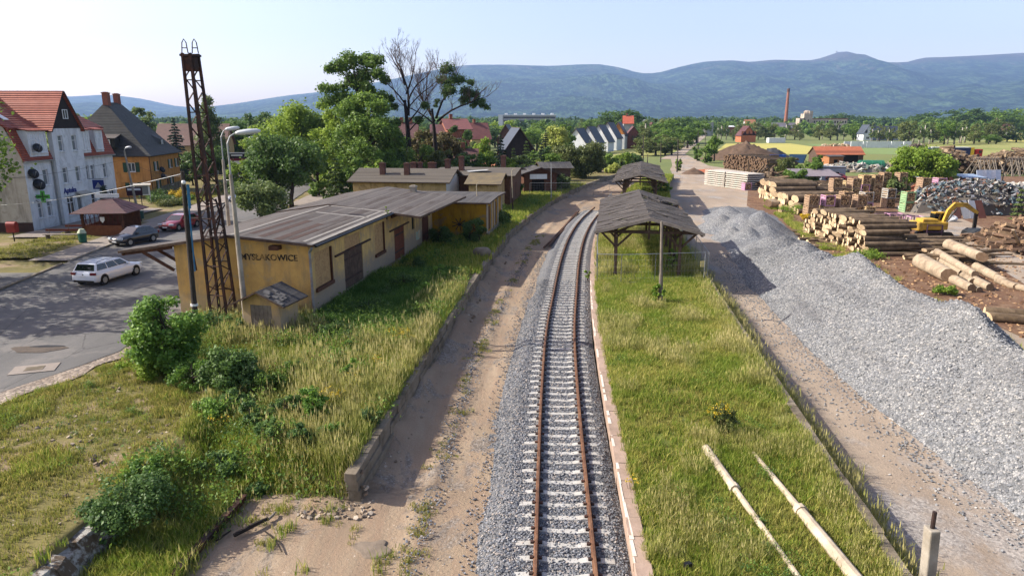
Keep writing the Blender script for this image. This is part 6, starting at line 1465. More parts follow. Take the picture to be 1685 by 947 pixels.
def crate(col,loc,rz,label,group,scale=1.0):
    if col not in CR0:
        root = thing('firewood_crate',label,'crate',(0,0,0)); m = MB(); w,d_,h = 1.15,1.3,1.3
        for sx in (-1,1):
            for sy in (-1,1): m.box((sx*w/2,sy*d_/2,h/2),(.1,.1,h))
            for zz in (.12,.42,.72,1.02,1.26): m.box((sx*(w/2+.03),0,zz),(.04,d_-.12,.13))
        for zz in (.08,1.25):
            for sy in (-1,1): m.box((0,sy*d_/2,zz),(w-.1,.07,.1))
        if col in ('pink','green','pale','brown'):
            for zz in (.35,.65,.95): m.box((-w/2-.035,0,zz),(.05,d_-.2,.2))
        m.build('frame',CRC[col],root); m = MB(); m.box((0,0,.68),(w-.12,d_-.06,1.16)); 
        Rr = random.Random(len(col))
        for k in range(10): m.box((Rr.uniform(-.4,.4),Rr.uniform(-.5,.5),1.3),(Rr.uniform(.2,.6),.14,.12),Rr.uniform(0,3))
        m.build('firewood',MAT['fill'],root); CR0[col] = root; o = root
    else: o = copy_tree(CR0[col])
    return put(o,loc,rz,scale,label,group)
LEV = ['bottom','middle','top']
def crate_row(px0,px1,py,cols,levels,rowname,rz=.05,step=1.35,skip=0.0,seed=1):
    R = random.Random(seed); a = G(px0,py); b = G(px1,py); n = max(1,int((b-a).length/step))
    for i in range(n):
        q = a.lerp(b,(i+.5)/n)+Vector((R.uniform(-.1,.1),R.uniform(-.25,.25),0)); lv = levels if R.random() > skip else levels-1
        for j in range(lv):
            c = R.choice(cols); crate(c,q+Vector((R.uniform(-.05,.05),R.uniform(-.05,.05),j*1.34+.02)),rz+R.uniform(-.06,.06),f'{c} firewood crate, {LEV[j]} level, {rowname}','firewood crates in the '+rowname)
crate_row(1319,1424,356,['pale','brown','brown','grey','brown','pink'],2,'front row behind main stack',seed=4,step=1.6)
crate_row(1356,1415,342,['brown','brown','grey','purple','pale'],3,'second row behind the front row',seed=5,step=1.7)
crate_row(1412,1442,357,['brown','pale'],1,'low right end of front row',seed=6,step=1.8)
crate_row(1408,1446,333,['pale','pink','brown','brown'],3,'tall row in yard centre',seed=7,step=1.6)
crate_row(1441,1490,327,['pale','brown','pink','brown'],3,'tall row left of yard tree',seed=8,step=1.7)
crate_row(1446,1474,342,['grey','pale','brown'],2,'short row beside yard lane',seed=9,step=1.6)
crate_row(1440,1500,317,['pale','brown','pink','grey'],2,'rear row left of yard tree',seed=13,step=1.8)
crate_row(1376,1436,349,['brown','pale','pink','brown','grey'],2,'middle row behind front row',seed=14,step=1.7)
crate_row(1380,1440,325,['brown','pale','purple','pink'],2,'rear row before the container office',seed=15,step=1.9)
crate_row(1500,1552,340,['brown','pink','brown'],3,'row behind the yellow excavator',seed=10,step=1.7)
crate_row(1477,1506,349,['pink','green'],2,'row left of the excavator',seed=11,step=1.8)
crate_row(1346,1376,312,['pink','green','brown'],1,'far low row behind log stacks',seed=12,step=2.5)
q = G(1228,313); crate('pink',q,.1,'single pink crate of firewood beside the pale slab stack','firewood crate by the slabs')
# empty coloured crate frames near the excavator
def empty_frame(px_,py_,col,label,rz=.0):
    o = thing('empty_crate_frame',label,'crate',G(px_,py_),rz); m = MB()
    for sx in (-1,1):
        for sy in (-1,1): m.box((sx*.75,sy*.6,.7),(.09,.09,1.4))
        for zz in (.08,.7,1.36): m.box((sx*.75,0,zz),(.07,1.15,.08)); m.box((0,sx*.6,zz),(1.45,.07,.08))
    m.build('frame',CRC[col],o); return o
for (px_,py_,c,lab) in ((1452,372,'purple','leftmost of the empty purple crate frames on the lane'),(1469,371,'pink','empty pale pink crate frame on the lane, second from the left'),(1486,374,'purple','empty purple crate frame in the middle of the lane row'),(1503,376,'pink','empty pink crate frame just left of the green one'),(1530,379,'green','empty green crate frame in front of the excavator'),(1530,391,'purple','single purple crate frame standing nearest on the lane')): empty_frame(px_,py_,c,lab)
# pale concrete slab stack
sl = thing('slab_stack','tall stack of pale concrete slabs at the end of the gravel yard','stack',G(1206,308),.36)
for k in range(8):
    for j in range(2):
        m = MB(); m.box((-1.3+j*3.0 if 0 else 0,(-3.0+j*6.2),.18+k*.36),(3.6+random.uniform(-.1,.1),5.9,.2)); m.build('slab',MAT['pale_concrete'],sl)
    m = MB(); m.box((0,0,.36*k+.03),(3.0,11.4,.1)); m.build('spacer',MAT['old_wood'],sl)
# excavator
YEL = M('machine_yellow','#c29c38','#a5842f',2,.6,.1,stain='#5e4f2c',stain_amt=.7); DK = M('machine_dark','#2b2824','#1f1d1a',3,.6)
ex = thing('excavator','yellow tracked excavator with raised boom and black grab among the wood','excavator',G(1536,390),.0,None,.78)
for sy in (-1,1):
    m = MB(); m.loft([[Vector((x,sy*.95+w,z)) for x,z in ((-1.9,.4),(-1.5,.05),(1.5,.05),(1.9,.4),(1.5,.8),(-1.5,.8))] for w in (-.28,.28)]); m.build('track',DK,ex)
m = MB(); m.box((0,0,.85),(1.6,1.4,.35)); m.build('turntable',DK,ex)
m = MB(); m.box((-.7,0,1.6),(3.4,2.3,1.0)); m.box((-1.3,-.2,2.25),(2.0,1.7,.5)); m.build('engine_house',YEL,ex,bevel=.1)
m = MB(); m.box((-2.5,0,1.55),(.7,2.4,1.15)); m.build('counterweight',YEL,ex,bevel=.15)
m = MB(); m.box((.55,.6,2.45),(1.4,1.0,1.6)); cb = m.build('cab',YEL,ex,bevel=.06); m = MB(); m.box((.55,.6,2.65),(1.42,1.02,.85)); m.box((1.0,.6,2.4),(.54,.9,1.2)); m.build('cab_window',CARG,cb)
m = MB(); bl = [(.7,1.6),(1.3,3.5),(2.0,4.3),(3.4,4.25),(5.0,3.2)]; rings = []
for i,(x,z) in enumerate(bl):
    w = .19; a = bl[max(i-1,0)]; c_ = bl[min(i+1,4)]; d = Vector((c_[0]-a[0],0,c_[1]-a[1])).normalized(); nn = Vector((-d.z,0,d.x)); hh = (.2,.3,.33,.28,.18)[i]; p = Vector((x,-.35,z)); rings.append([p+nn*hh+Vector((0,w,0)),p+nn*hh-Vector((0,w,0)),p-nn*hh-Vector((0,w,0)),p-nn*hh+Vector((0,w,0))])
m.loft(rings); m.build('boom',YEL,ex,bevel=.04)
m = MB(); m.bar((4.85,-.35,3.5),(4.9,-.35,1.0),.34,.34); m.build('stick',DK,ex); m = MB(); m.tube((.9,-.65,1.9),(2.1,-.65,3.8),.1,n=8); m.tube((2.6,-.35,4.75),(4.9,-.35,3.5),.08,n=8); m.build('hydraulic_ram',DK,ex)
m = MB(); m.ball((4.9,-.35,.75),.55,8,sq=(1.5,1,.7)); m.bar((4.4,-.35,.7),(4.1,-.35,.15),.25,.3); m.bar((5.4,-.35,.7),(5.7,-.35,.15),.25,.3); m.build('grab',MAT['black'],ex)
# scrap heap
rs_ = np.random.default_rng(3)
def scrap(name,c,rx_,ry_,h,n,cols,smin=.15,smax=.9,seed=1):
    R = random.Random(seed); m = MB()
    m.ball((c.x,c.y,-.1),1,14,0,(rx_*.92,ry_*.92,h*.92),.12)
    for k in range(n):
        a = R.uniform(0,2*PI); q = math.sqrt(R.random()); x,y = c.x+rx_*q*math.cos(a), c.y+ry_*q*math.sin(a); z = h*math.sqrt(max(0,1-q*q))*R.uniform(.85,1.08); s = R.uniform(smin,smax)
        m.box((x,y,z),(s,s*R.uniform(.3,1),s*R.uniform(.08,.4)),rot=Euler((R.uniform(-1,1),R.uniform(-1,1),R.uniform(0,6))).to_matrix(),mi=R.randrange(len(cols)))
    return tag(m.build(name,[M(f'{name}_{i}',c_,None,3,.7) for i,c_ in enumerate(cols)]),kind='stuff')
scrap('scrap_heap',G(1600,348),9.5,5,4.0,1700,['#5f5a54','#74757a','#97989a','#525d63','#70503f','#36393c','#a8a59c','#4d6068','#6b6a5c'],.1,.6)
scrap('scrap_heap',G(1420,282),12,4,1.8,220,['#7d7770','#a09d96','#b8b4ac','#6f7a6d','#8a7d6c'],.4,1.6,5)
scrap('rubble_heap',G(1667,335),6,3,2.4,160,['#a5a39d','#c4c2bb','#8a8781','#b5ada0'],.3,1.6,6)
scrap('plank_heap',G(1545,322),5,3,2.6,140,['#7a4a37','#6b4433','#8b7a66','#5a4436'],.4,2.2,7)
scrap('stone_heap',G(1593,318),5,3,2.4,160,['#4d4b49','#605d59','#75716b'],.3,.8,8)
# yard buildings
b1 = simple_block('open_shed','low open timber yard shed with blue grey sheet roof beside the big tree','shed',G(1510,322),-.05,9.0,6,3.0,M('shed_dark','#3b4447','#2d3436',2,.9),M('blue_sheet','#8b9cb0','#7a8aa0',2,.5),[(1.2,.6,3,2.3),(5,.6,3,2.3)],(),.25,.9)
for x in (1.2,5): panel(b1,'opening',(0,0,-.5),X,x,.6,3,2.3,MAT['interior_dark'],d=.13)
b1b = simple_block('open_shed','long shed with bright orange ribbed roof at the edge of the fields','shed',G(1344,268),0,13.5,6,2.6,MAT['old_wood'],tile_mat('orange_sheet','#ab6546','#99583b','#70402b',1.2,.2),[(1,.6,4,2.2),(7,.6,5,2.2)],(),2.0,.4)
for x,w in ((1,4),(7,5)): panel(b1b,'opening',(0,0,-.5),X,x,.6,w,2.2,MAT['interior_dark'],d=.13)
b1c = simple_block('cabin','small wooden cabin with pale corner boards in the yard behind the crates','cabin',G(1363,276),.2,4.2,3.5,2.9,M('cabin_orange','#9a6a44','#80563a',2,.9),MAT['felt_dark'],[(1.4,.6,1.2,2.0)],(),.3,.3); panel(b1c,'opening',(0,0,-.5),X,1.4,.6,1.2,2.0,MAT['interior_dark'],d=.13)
b1d = simple_block('container_office','grey blue metal container office with dark window behind the crates','container',G(1352,297),-.1,4.5,3,2.7,M('office_grey','#8d97a3','#7a848f',2,.6),MAT['steel'],[(1.6,1.2,1.8,1.1)],(),.08,.1); window(b1d,(0,0,-.5),X,1.6,1.2,1.8,1.1)
pr = thing('purple_sheet_roof','low lean to with grey purple sheet roof over the log stacks','lean to',G(1312,307),.02); m = MB(); m.slab([(0,0,1.9),(8,0,1.9),(7.4,4,3.0),(-.6,4,3.0)],.1); m.build('roof',M('purple_sheet','#857c80','#70686d',2,.6),pr)
for x in (.3,4,7.6): m = MB(); m.box((x,.2,.9),(.15,.15,1.9)); m.build('post',MAT['old_wood'],pr)
tk = thing('green_tank','dark green cylindrical tank lying in the yard','tank',G(1412,282),-.1); m = MB(); m.tube((0,0,1.4),(5.5,0,1.4),1.3,n=20); m.build('drum',M('tank_green','#2c6a50','#235843',2,.5),tk,smooth=False)
for x in (1,4.5): m = MB(); m.box((x,0,.2),(.4,2,.4)); m.build('saddle',MAT['old_concrete'],tk)
for x in (.8,2.7,4.7): m = MB(); m.tube((x,0,1.4),(x+.12,0,1.4),1.34,n=20); m.build('hoop',M('tank_hoop','#3c7d62','#2f6650',2,.5),tk)
def skip(label,loc,rz,c,L_=3.4,w=2.0,h=1.7,lid=False):
    o = thing('skip_container',label,'container',loc,rz); m = MB(); m.loft([[Vector((x*s,y*s2,z)) for x,y in ((-L_/2,-w/2),(L_/2,-w/2),(L_/2,w/2),(-L_/2,w/2))] for s,s2,z in ((.75,.9,.0),(1,1,h),(.95,.92,h),(.72,.82,.15))]); m.build('tub',M('skip_'+str(len(LABELS)),c,None,2,.55),o)
    for sx in (-1,1):
        m = MB()
        for k in (-.3,0,.3): m.bar((sx*L_*.42*.9,k*w,.1),(sx*L_*.51,k*w,h),.08,.08)
        m.build('rib',M('skip_rib_'+str(len(LABELS))+str(sx),c,None,2,.55),o)
    return o
skip('bright blue skip container near the brown earth heap',G(1277,270),.1,'#1f4f9e',4.5,2.2,2.6); skip('dark blue tipped skip container before the fields, right of the bright blue one',G(1312,268),-.5,'#24405f',4.5,2,2.4)
sv = thing('tarpaulin_cover','white tarpaulin covered stack beside the bright blue skip','tarpaulin',G(1247,271),.05); m = MB(); m.loft([[Vector((-3.6,y*1.2,z)) for y,z in ((-1.4,0),(-1.3,1.6),(0,2.1),(1.3,1.7),(1.4,0))],[Vector((0,y*1.3,z)) for y,z in ((-1.5,0),(-1.4,1.9),(0,2.3),(1.3,1.8),(1.5,0))],[Vector((3.6,y,z*.6)) for y,z in ((-1.6,0),(-1.4,1.2),(0,1.9),(1.3,1.2),(1.5,0))]]); m.build('sheet',MAT['white_paint'],sv,smooth=True)
m = MB(); m.box((0,0,.1),(6.6,2.6,.2)); m.build('pallet',MAT['old_wood'],sv)
for i,(px_,py_,lab) in enumerate(((1388,276,'left red and white road barrier in the yard'),(1403,279,'right red and white road barrier in the yard'))):
    o = thing('road_barrier',lab,'barrier',G(px_,py_),.2-.3*i); m = MB(); m.loft([[Vector((x,y,z)) for y,z in ((-.45,0),(-.2,.5),(-.15,1.5),(.15,1.5),(.2,.5),(.45,0))] for x in (-1.1,1.1)]); m.build('red_section',M('barrier_red%d'%i,'#b4402f','#9c3527',2,.6),o); m = MB(); m.loft([[Vector((x,y,z*.8)) for y,z in ((-.45,0),(-.2,.5),(-.15,1.5),(.15,1.5),(.2,.5),(.45,0))] for x in (1.12,2.2)]); m.build('white_section',MAT['white_paint'],o)
q = G(1345,281); car('pale blue old car parked in the timber yard before the orange roof',(q.x,q.y,.02),1.3,'#7fa3c4',4.2,1.75,1.5,'parked')
q = G(1374,297); car('dark red wrecked car among the yard scrap behind the crates',(q.x,q.y,.02),1.2,'#6d2222',4.2,1.75,1.4,'parked')
for k,(px_,lab) in enumerate(((1545,'left tepee of grey leaning poles beyond the blue grey shed'),(1620,'right tepee of grey leaning poles near the concrete wall'),(1672,'small tepee of leaning poles at the right edge'))):
    c = G(px_,289); o = thing('pole_tepee',lab,'pole stack',c,0); Rr = random.Random(k)
    m = MB(); m.bar((-3,0,3.6),(3,0,3.6),.2,.2); m.build('ridge_pole',MAT['grey_wood'],o)
    for i in range(16):
        x = -3+6*i/15; s = (-1)**i; m = MB(); m.tube((x+Rr.uniform(-.5,.5)*1.4,s*2.0,0),(x*.8,-s*.15,4.1),.13,.09,6); m.build('leaning_pole',MAT['grey_wood'],o)
wl_ = thing('yard_wall','weathered concrete panel wall behind the scrap heap','wall',G(1604,318)); q = G(1672,324)-wl_.location
for i in range(5): m = MB(); a = q*(i/5); b_ = q*((i+1)/5-.004); m.bar(a+Vector((0,0,1.1)),b_+Vector((0,0,1.1)),2.2 if 0 else .16,2.2) if 0 else m.box((a+b_)/2+Vector((0,0,1.1)),((b_-a).length,.16,2.2),math.atan2(q.y,q.x)); m.build('panel',MAT['concrete'] if i != 3 else MAT['old_concrete'],wl_)
pn = thing('panel_stack','leaning white and pale blue panel boards behind the scrap heap','panels',G(1627,303),.05); 
for k in range(5): m = MB(); m.box((-2.1+k*1.02,.1*k,1.35),(.98,.1,2.7),rot=Euler((-.25,0,0)).to_matrix()); m.build('board',M('panel_white%d'%k,'#c8ced6' if k%2 else '#b3c0d0',None,2,.5),pn)
thin_post(1645,322,0,1657,252,'curved dark lamp post standing in the yard before the roadside logs',.1,.07,mat=DK,hook=3.0)
for (px_,py_,c,lab,s) in ((1600,392,'#3a3d40','dark tarpaulin bundle lying at the foot of the excavator',1.0),(1560,365,'#d4d6d6','white plastic sheet bundle behind the excavator grab',.8),(1640,330,'#c9cccb','white plastic tank leaning on the scrap heap',.9),(1668,318,'#bfc4c8','pale metal cabinet by the right edge behind the wood heap',1.2),(1225,306,'#2f6a4a','green plastic crate beside the pale slab stack',.7)):
    o = MB(); o.ball((0,0,.5*s),.8*s,10,0,(1.5,1,.75),.15); tag(o.build('bundle',M('bundle_'+str(px_),c,None,2,.5),loc=G(px_,py_)),lab,'bundle')
sh2 = thing('leaning_sheets','rusty and white metal sheets leaning before the scrap heap','sheets',G(1590,360),.1)
for k,c in enumerate(('#8a5a45','#c4c4bd','#d0d0cc','#7a4a39')): m = MB(); m.box((-1.4+k*1.1,.1*k,1.1),(1.0,.06,2.3),rot=Euler((-.4,.1*(-1)**k,.1)).to_matrix()); m.build('sheet',M('lean_%d'%k,c,None,2,.6),sh2)
# lorry on the far road
lq = G(1615,262.5); lr = thing('lorry','articulated lorry with dark blue trailer, yellow front band and red cab on the far road','lorry',(lq.x,lq.y+1,.05),0)
m = MB(); m.box((-10.3,0,2.4),(12.5,2.5,2.6)); m.build('trailer',M('lorry_blue','#1f2a55','#1a2348',2,.5),lr); m = MB(); m.box((-10.3,0,3.77),(12.5,2.52,.14)); m.build('trailer_roof',MAT['white_paint'],lr)
m = MB(); m.box((-3.45,0,2.4),(1.1,2.54,2.65)); m.build('yellow_band',M('lorry_yellow','#d8b12a','#c49e22',2,.5),lr); m = MB(); m.box((-1.2,0,1.85),(2.2,2.45,2.7)); cb = m.build('cab',M('lorry_red','#a8231d','#931d18',2,.4),lr,bevel=.1); m = MB(); m.box((-.15,0,2.4),(.15,2.1,.9)); m.box((-.9,-1.2,2.4),(.9,.1,.8)); m.build('cab_window',CARG,cb)
for x in (-15,-13.7,-5,-1.2):
    m = MB(); m.tube((x,-1.25,.5),(x,1.25,.5),.5,n=14); m.build('wheel',MAT['rubber'],lr)
# ================================================================== houses of the village
def gable_house(name,label,px0,px1,Y,wallz,ridgez,D_,wm,rm,rz=0,gable='x',opens=(),z=0.0,cat='house',ch=0,win=None):
    a = F(px0,Y,z); b = F(px1,Y,z); W_ = (b-a).length
    h = simple_block(name,label,cat,a,rz,W_,D_,wallz,wm,rm,[(x*W_,zz+.5,w,hh) for x,zz,w,hh in opens],(),ridgez-wallz,.5,gable)
    for x,zz,w,hh in opens:
        if w < 2.5: window(h,(0,0,-.5),X,x*W_,zz+.5,w,hh,pane=win,sill=False,fw=.12)
        else: panel(h,'opening',(0,0,-.5),X,x*W_,zz+.5,w,hh,MAT['interior_dark'],d=.1)
    for k in range(ch): chimney(h,W_*(.35+.4*k),D_*.5,ridgez-.6,1.6,.8,.8,MAT['brick'])
    return h
MAT['slate_roof'] = M('slate_roof','#3c434e','#333a44',1,.6); MAT['maroon_roof'] = tile_mat('maroon_tile','#5d3533','#4d2b2a','#2e1a1a'); MAT['bright_red'] = tile_mat('bright_red_tile','#743f3a','#643733','#432723')
MAT['white_wall'] = M('white_wall','#cfd2d3','#bcc0c2',.6,.85); MAT['yellow_wall'] = M('yellow_wall','#c2b077','#ac9b67',.6,.85); MAT['grey_wall'] = M('grey_wall','#8e9192','#7b7f80',.6,.85)
MAT['dark_boards'] = M('dark_barn_boards','#2e2623','#211b19',1.5,.9,.3)
gh = gable_house
gh('brick_school','large red brick building with maroon roof and white arched windows behind the bare trees',738,776,170,10,12.4,14,MAT['brick'],MAT['bright_red'],.25,'x',[(.2,1.2,1.0,2.4),(.42,1.2,1.0,2.4),(.2,5.2,1.0,2.6),(.42,5.2,1.0,2.6),(.72,8.0,1.1,1.7)],0,'building',1)
gh('brick_school','orange brick wing of the big brick building, left part in the sun',712,742,172,9.0,11.0,12,MAT['brick_orange'],MAT['maroon_roof'],.1,'x',[(.15,1.5,1.1,2.2),(.55,1.5,1.1,2.2)],0,'building')
gh('brick_house','maroon roofed brick house partly hidden by the tall dark tree',648,686,165,7.5,11.5,12,MAT['brick_dark'],MAT['maroon_roof'],.1,'x',[(.2,4,1.1,1.8),(.6,4,1.1,1.8)],0,'house',2)
gh('house','yellow house with bright red roof in the village',776,808,235,6.5,11.5,10,MAT['yellow_wall'],MAT['bright_red'],.3,'x',[(.3,2.2,2.2,1.4)],0,'house',1)
gh('house','brick house with white framed windows and slate roof, right of the red roof',818,846,225,6.5,11,12,MAT['brick_dark'],MAT['slate_roof'],-.1,'y',[(.2,4.5,1.4,1.8),(.25,1.5,2.2,1.8)],0)
gh('barn','black boarded barn with white gable trim and slate roof in the village',832,879,165,5.5,10.3,16,MAT['dark_boards'],MAT['slate_roof'],.12,'y',[],0,'barn')
gh('house','low maroon roofed brick outbuilding with big chimney before the brick school',752,786,128,3.2,6.6,9,MAT['brick_dark'],MAT['maroon_roof'],.1,'x',[],0,'outbuilding',1)
gh('shed','little shed with orange tiled end roof behind the timber hall',783,806,118,2.8,4.8,6,MAT['grey_wall'],tile_mat('salmon_tile','#b3714f','#9e6243','#6a3f2c'),-.2,'x',[],0,'shed')
# row of new white houses: gable ends to the camera, slate roofs running away
for k,(p0_,p1_,Y_,wz,rzz,lab) in enumerate(((930,966,262,4.0,9.5,'nearest dark roofed house of the white house row, half hidden by bushes'),(950,984,272,4.2,10.2,'second white house with slate roof in the row'),(968,1001,288,4.4,10.8,'third white house with slate roof in the row'),(983,1015,302,5.5,11.8,'last white house with slate roof in the row, brightest wall'))):
    gh('white_house',lab,p0_,p1_,Y_,wz,rzz,9,MAT['white_wall'],MAT['slate_roof'],-.42,'y',[(.2,.8,1.1,2.1),(.62,.8,1.1,2.1)],0,'house')
gh('house','white house with orange boarded gable and slate roof',1004,1027,315,6.5,12,9,MAT['white_wall'],MAT['slate_roof'],-.3,'y',[(.3,.5,1.2,2.4),(.55,4.0,1.0,1.4)],0)
pg = LABELS['white house with orange boarded gable and slate roof'][0]; W_ = (F(1029,315)-F(1004,315)).length; m = MB(); m.slab([(0.1,-.03,6.5),(W_-.1,-.03,6.5),(W_/2,-.03,11.7)],.08); m.build('gable_boards',M('orange_boards','#b5793f','#9d6835',1,.8),pg)
gh('house','low red brick house with wide maroon roof beside the white row',1027,1056,322,5,10,13,MAT['brick'],MAT['maroon_roof'],-.1,'y',[(.45,3.5,1.2,1.2)],0)
gh('house','house with small orange roofed tower block behind the red brick house',1025,1040,350,11.5,15,8,MAT['grey_wall'],tile_mat('coral_tile','#b8583c','#a34c33','#733525'),-.1,'x',[],0,'house',1)
gh('factory_hall','pale long hall half hidden behind the trees, right of the village',1046,1064,520,13,14,20,MAT['white_wall'],MAT['grey_wall'],0,'x',[],0,'hall')
gh('house','house with brown gable roof among the trees by the railway bushes',1064,1080,400,6,12,12,MAT['yellow_wall'],MAT['maroon_roof'],-.1,'y',[],0)
gh('house','dark maroon roofed house behind the railway trees',1091,1112,420,5,11,12,MAT['brick_dark'],MAT['maroon_roof'],.1,'x',[],0)
# apartment block
ab = thing('apartment_block','long white apartment block on the skyline behind the village','apartment block',F(820,720,0),0); W_ = (F(914,720)-F(820,720)).length
m = MB(); m.box((W_/2,6,9.6),(W_,12,19.2)); m.build('wall',MAT['grey_wall'],ab); m = MB(); m.box((2.3,-.05,9.7),(4.6,.3,19.5)); m.build('end_wall',MAT['white_wall'],ab)
m = MB(); m.box((W_/2,6,19.5),(W_+.6,12.6,.7)); m.build('parapet',MAT['white_wall'],ab)
for r_ in range(5): m = MB(); m.box((W_/2+2.5,-.06,2.6+r_*3.6),(W_-6,.1,1.5)); m.build('window_band',MAT['glass'],ab)
for k in range(6): m = MB(); m.box((8+k*9.5,6,20.6),(3,3,1.6)); m.build('stair_head',MAT['white_wall'],ab)
# far hall, factory, chimney, ruin
gh('factory_hall','cream flat hall on the skyline left of the brick chimney',1142,1163,640,8.5,9,16,M('cream_wall','#cbc4ae','#b8b19d',.3,.85),MAT['grey_wall'],0,'x',[],0,'hall')
gh('hall_tower','grey stair tower at the end of the cream flat hall',1162,1173,640,12,12.5,10,MAT['grey_wall'],MAT['slate_roof'],0,'x',[(.3,8.5,2.0,1.6)],0,'tower')
gh('factory_hall','low brick factory hall with white roof edge behind the birches',1192,1208,700,8,9,14,MAT['brick'],MAT['white_wall'],0,'x',[],0,'hall')
gh('house','house with broad orange tiled roof left of the factory chimney',1227,1244,680,6,15,14,MAT['white_wall'],tile_mat('sand_tile','#b07a55','#9c6a49','#77502f'),0,'x',[],0)
gh('factory_hall','long dark roofed brick factory hall at the foot of the chimney',1244,1312,760,6.5,12,20,MAT['brick'],M('factory_roof','#625f66','#525057',.2,.8),0,'x',[],0,'hall')
fc = thing('factory_chimney','tall slender brick factory chimney on the skyline','chimney',F(1291,800,0)); zt = ZA(146,800)
m = MB(); m.tube((0,0,0),(0,0,zt),2.2,1.3,16); m.build('shaft',M('chimney_brick','#8f6150','#795042',.3,.9),fc); m = MB(); m.tube((0,0,zt-3.5),(0,0,zt+.2),1.5,1.45,16); m.build('cap',MAT['brick_dark'],fc)
ru = thing('ruined_mill','pale ruined mill tower with stepped walls and dark window holes','ruin',F(1314,800,0)); RW = M('ruin_wall','#b5aa9c','#978b7d',.25,.95,stain='#6e5c4f',stain_amt=.6)
m = MB(); 
for x,y,w,h in ((0,0,6,17),(5,0,7,22),(11,1,4,25),(3,2,12,13)): m.box((x+w/2,6+y,h/2),(w,10,h))
m.build('wall',RW,ru)
for i in range(3):
    for j in range(3): m = MB(); m.box((2.0+i*4,.95,5+j*4.6),(1.5,.2,2.4)); m.build('window',MAT['interior_dark'],ru)
m = MB(); m.ball((10,6,23.5),3.2,10,sq=(1.3,1,.8)); m.build('dome',RW,ru)
lm_ = thing('long_mill','long pale mill wing with rows of windows and reddish roof edge','mill',F(1331,820,0)); W_ = (F(1392,820)-F(1331,820)).length; m = MB(); m.box((W_/2,7,8),(W_,14,16)); m.build('wall',M('mill_wall','#c4b7a6','#aa9d8d',.2,.9),lm_)
m = MB(); m.box((W_/2,7,16.4),(W_+1,15,.9)); m.build('roof',MAT['brick'],lm_)
for j in range(3):
    for i in range(14): m = MB(); m.box((2+i*(W_-4)/13,-.05,3.2+j*4.8),(1.5,.3,2.6)); m.build('window',MAT['interior_dark'],lm_)
gh('brick_house','unplastered red brick house with two black attic windows in the field',1219,1243,430,4.2,9.8,11,MAT['brick_orange'],MAT['maroon_roof'],.0,'y',[(.3,5.0,1.7,1.6),(.56,5.0,1.7,1.6)],0,'house',0,MAT['interior_dark'])
m = MB(); p = F(1263,420); p2 = F(1290,420); m.box(((p.x+p2.x)/2,420,1.4),(p2.x-p.x,4,2.8)); ct = m.build('site_container',MAT['white_wall']); tag(ct,'long white site container right of the unplastered brick house','container')
# unfinished white walls
uw = thing('unfinished_house','row of unroofed white block walls on a building site in the green field','building site',F(1399,330,0),0); sc_ = .29
for x0,x1,h in ((0,13,1),(13,20,.62),(20,24,1),(26,62,1),(62,66,.5),(66,78,1),(78,86,.55),(86,99,1)):
    m = MB(); m.box(((x0+x1)/2*sc_,0,1.55*h),((x1-x0-.6)*sc_,.4,3.1*h)); m.build('block_wall',MAT['white_wall'],uw)
m = MB(); m.box((50*sc_,7,1.4),(99*sc_,.4,2.8)); m.build('block_wall',MAT['white_wall'],uw)
scrap('site_spoil',F(1375,335),9,3,1.6,60,['#8d765b','#a08a6c','#b5a58c'],.4,1.4,9); scrap('site_spoil',F(1508,330),5,2,1.6,50,['#4d4239','#6b5d4e','#8f8674'],.4,1.6,10)
gh('white_house','white gabled house with long slate roof behind the birch row',1420,1436,470,5,10.5,9,MAT['white_wall'],MAT['slate_roof'],0,'y',[(.35,5.2,2.0,1.9),(.3,1,2.2,1.6)],0)
gh('house','long low house with slate roof joined to the white gable',1434,1478,474,4,9.6,9,MAT['grey_wall'],MAT['slate_roof'],0,'x',[(.3,1,2,1.5),(.6,1,2,1.5)],0)
gh('white_house','small white gabled house among trees at the far right edge',1655,1668,560,6,11,9,MAT['white_wall'],MAT['maroon_roof'],0,'y',[],0)
# ================================================================== trees
def W2M(px,Y): return (Y*CP+CAMZ*SP)/FPX*px
def big_tree(name,label,px,Y,toppy,wpx,kind,lm,n,leaf,z=GZ,z0f=.22,nc=40,seed=1,bark=BARK,rr=(.2,.34),group=None,**kw):
    H = ZA(toppy,Y)-z; W_ = W2M(wpx,Y); R = random.Random(seed)
    return make_crown_tree(name,label,'tree',blob_clumps(H,W_*1.06,H*z0f,int(nc*1.25),R,rr,shape=kind),leaf*1.28,int(n*1.5),LM[lm],bark,loc=F(px,Y,z),seed=seed,group=group,**kw)
big_tree('broadleaf_tree','round dark green tree with two trunks behind the goods shed roof',472,86,219,128,'round','dark',11000,.3,z0f=.2,nc=42,seed=2,trunks=2)
big_tree('young_tree','loose light green young tree between the lamp posts and the goods shed',437,72,297,95,'round','birch',5200,.22,z0f=.12,nc=34,seed=3,rr=(.2,.32),trunks=2)
big_tree('broadleaf_tree','tall lime green tree rising left of the big oak',488,122,164,128,'round','lime',13000,.38,z0f=.08,nc=46,seed=4)
big_tree('broadleaf_tree','lime green tree with low crown behind the round dark tree',440,128,205,70,'round','lime',6000,.36,z0f=.1,nc=30,seed=5)
big_tree('broadleaf_tree','dark tree at the back between birch and lime tree',432,170,184,62,'round','dark',5200,.45,z0f=.1,nc=26,seed=6)
big_tree('birch_tree','slim drooping birch behind the lattice mast',352,135,155,58,'spire','birch',9000,.3,z0f=.1,nc=44,seed=7,bark=BARK_BIRCH,rr=(.3,.5),droop=.8)
conifer('spruce_tree','dark spruce right of the orange house','tree',ZA(191,140)-GZ,W2M(44,140),LM['spruce'],6500,.42,F(296,140,GZ),8)
big_tree('broadleaf_tree','mid green tree behind the spruce, left of the mast',272,170,205,44,'round','mid',3200,.45,z0f=.1,nc=20,seed=9)
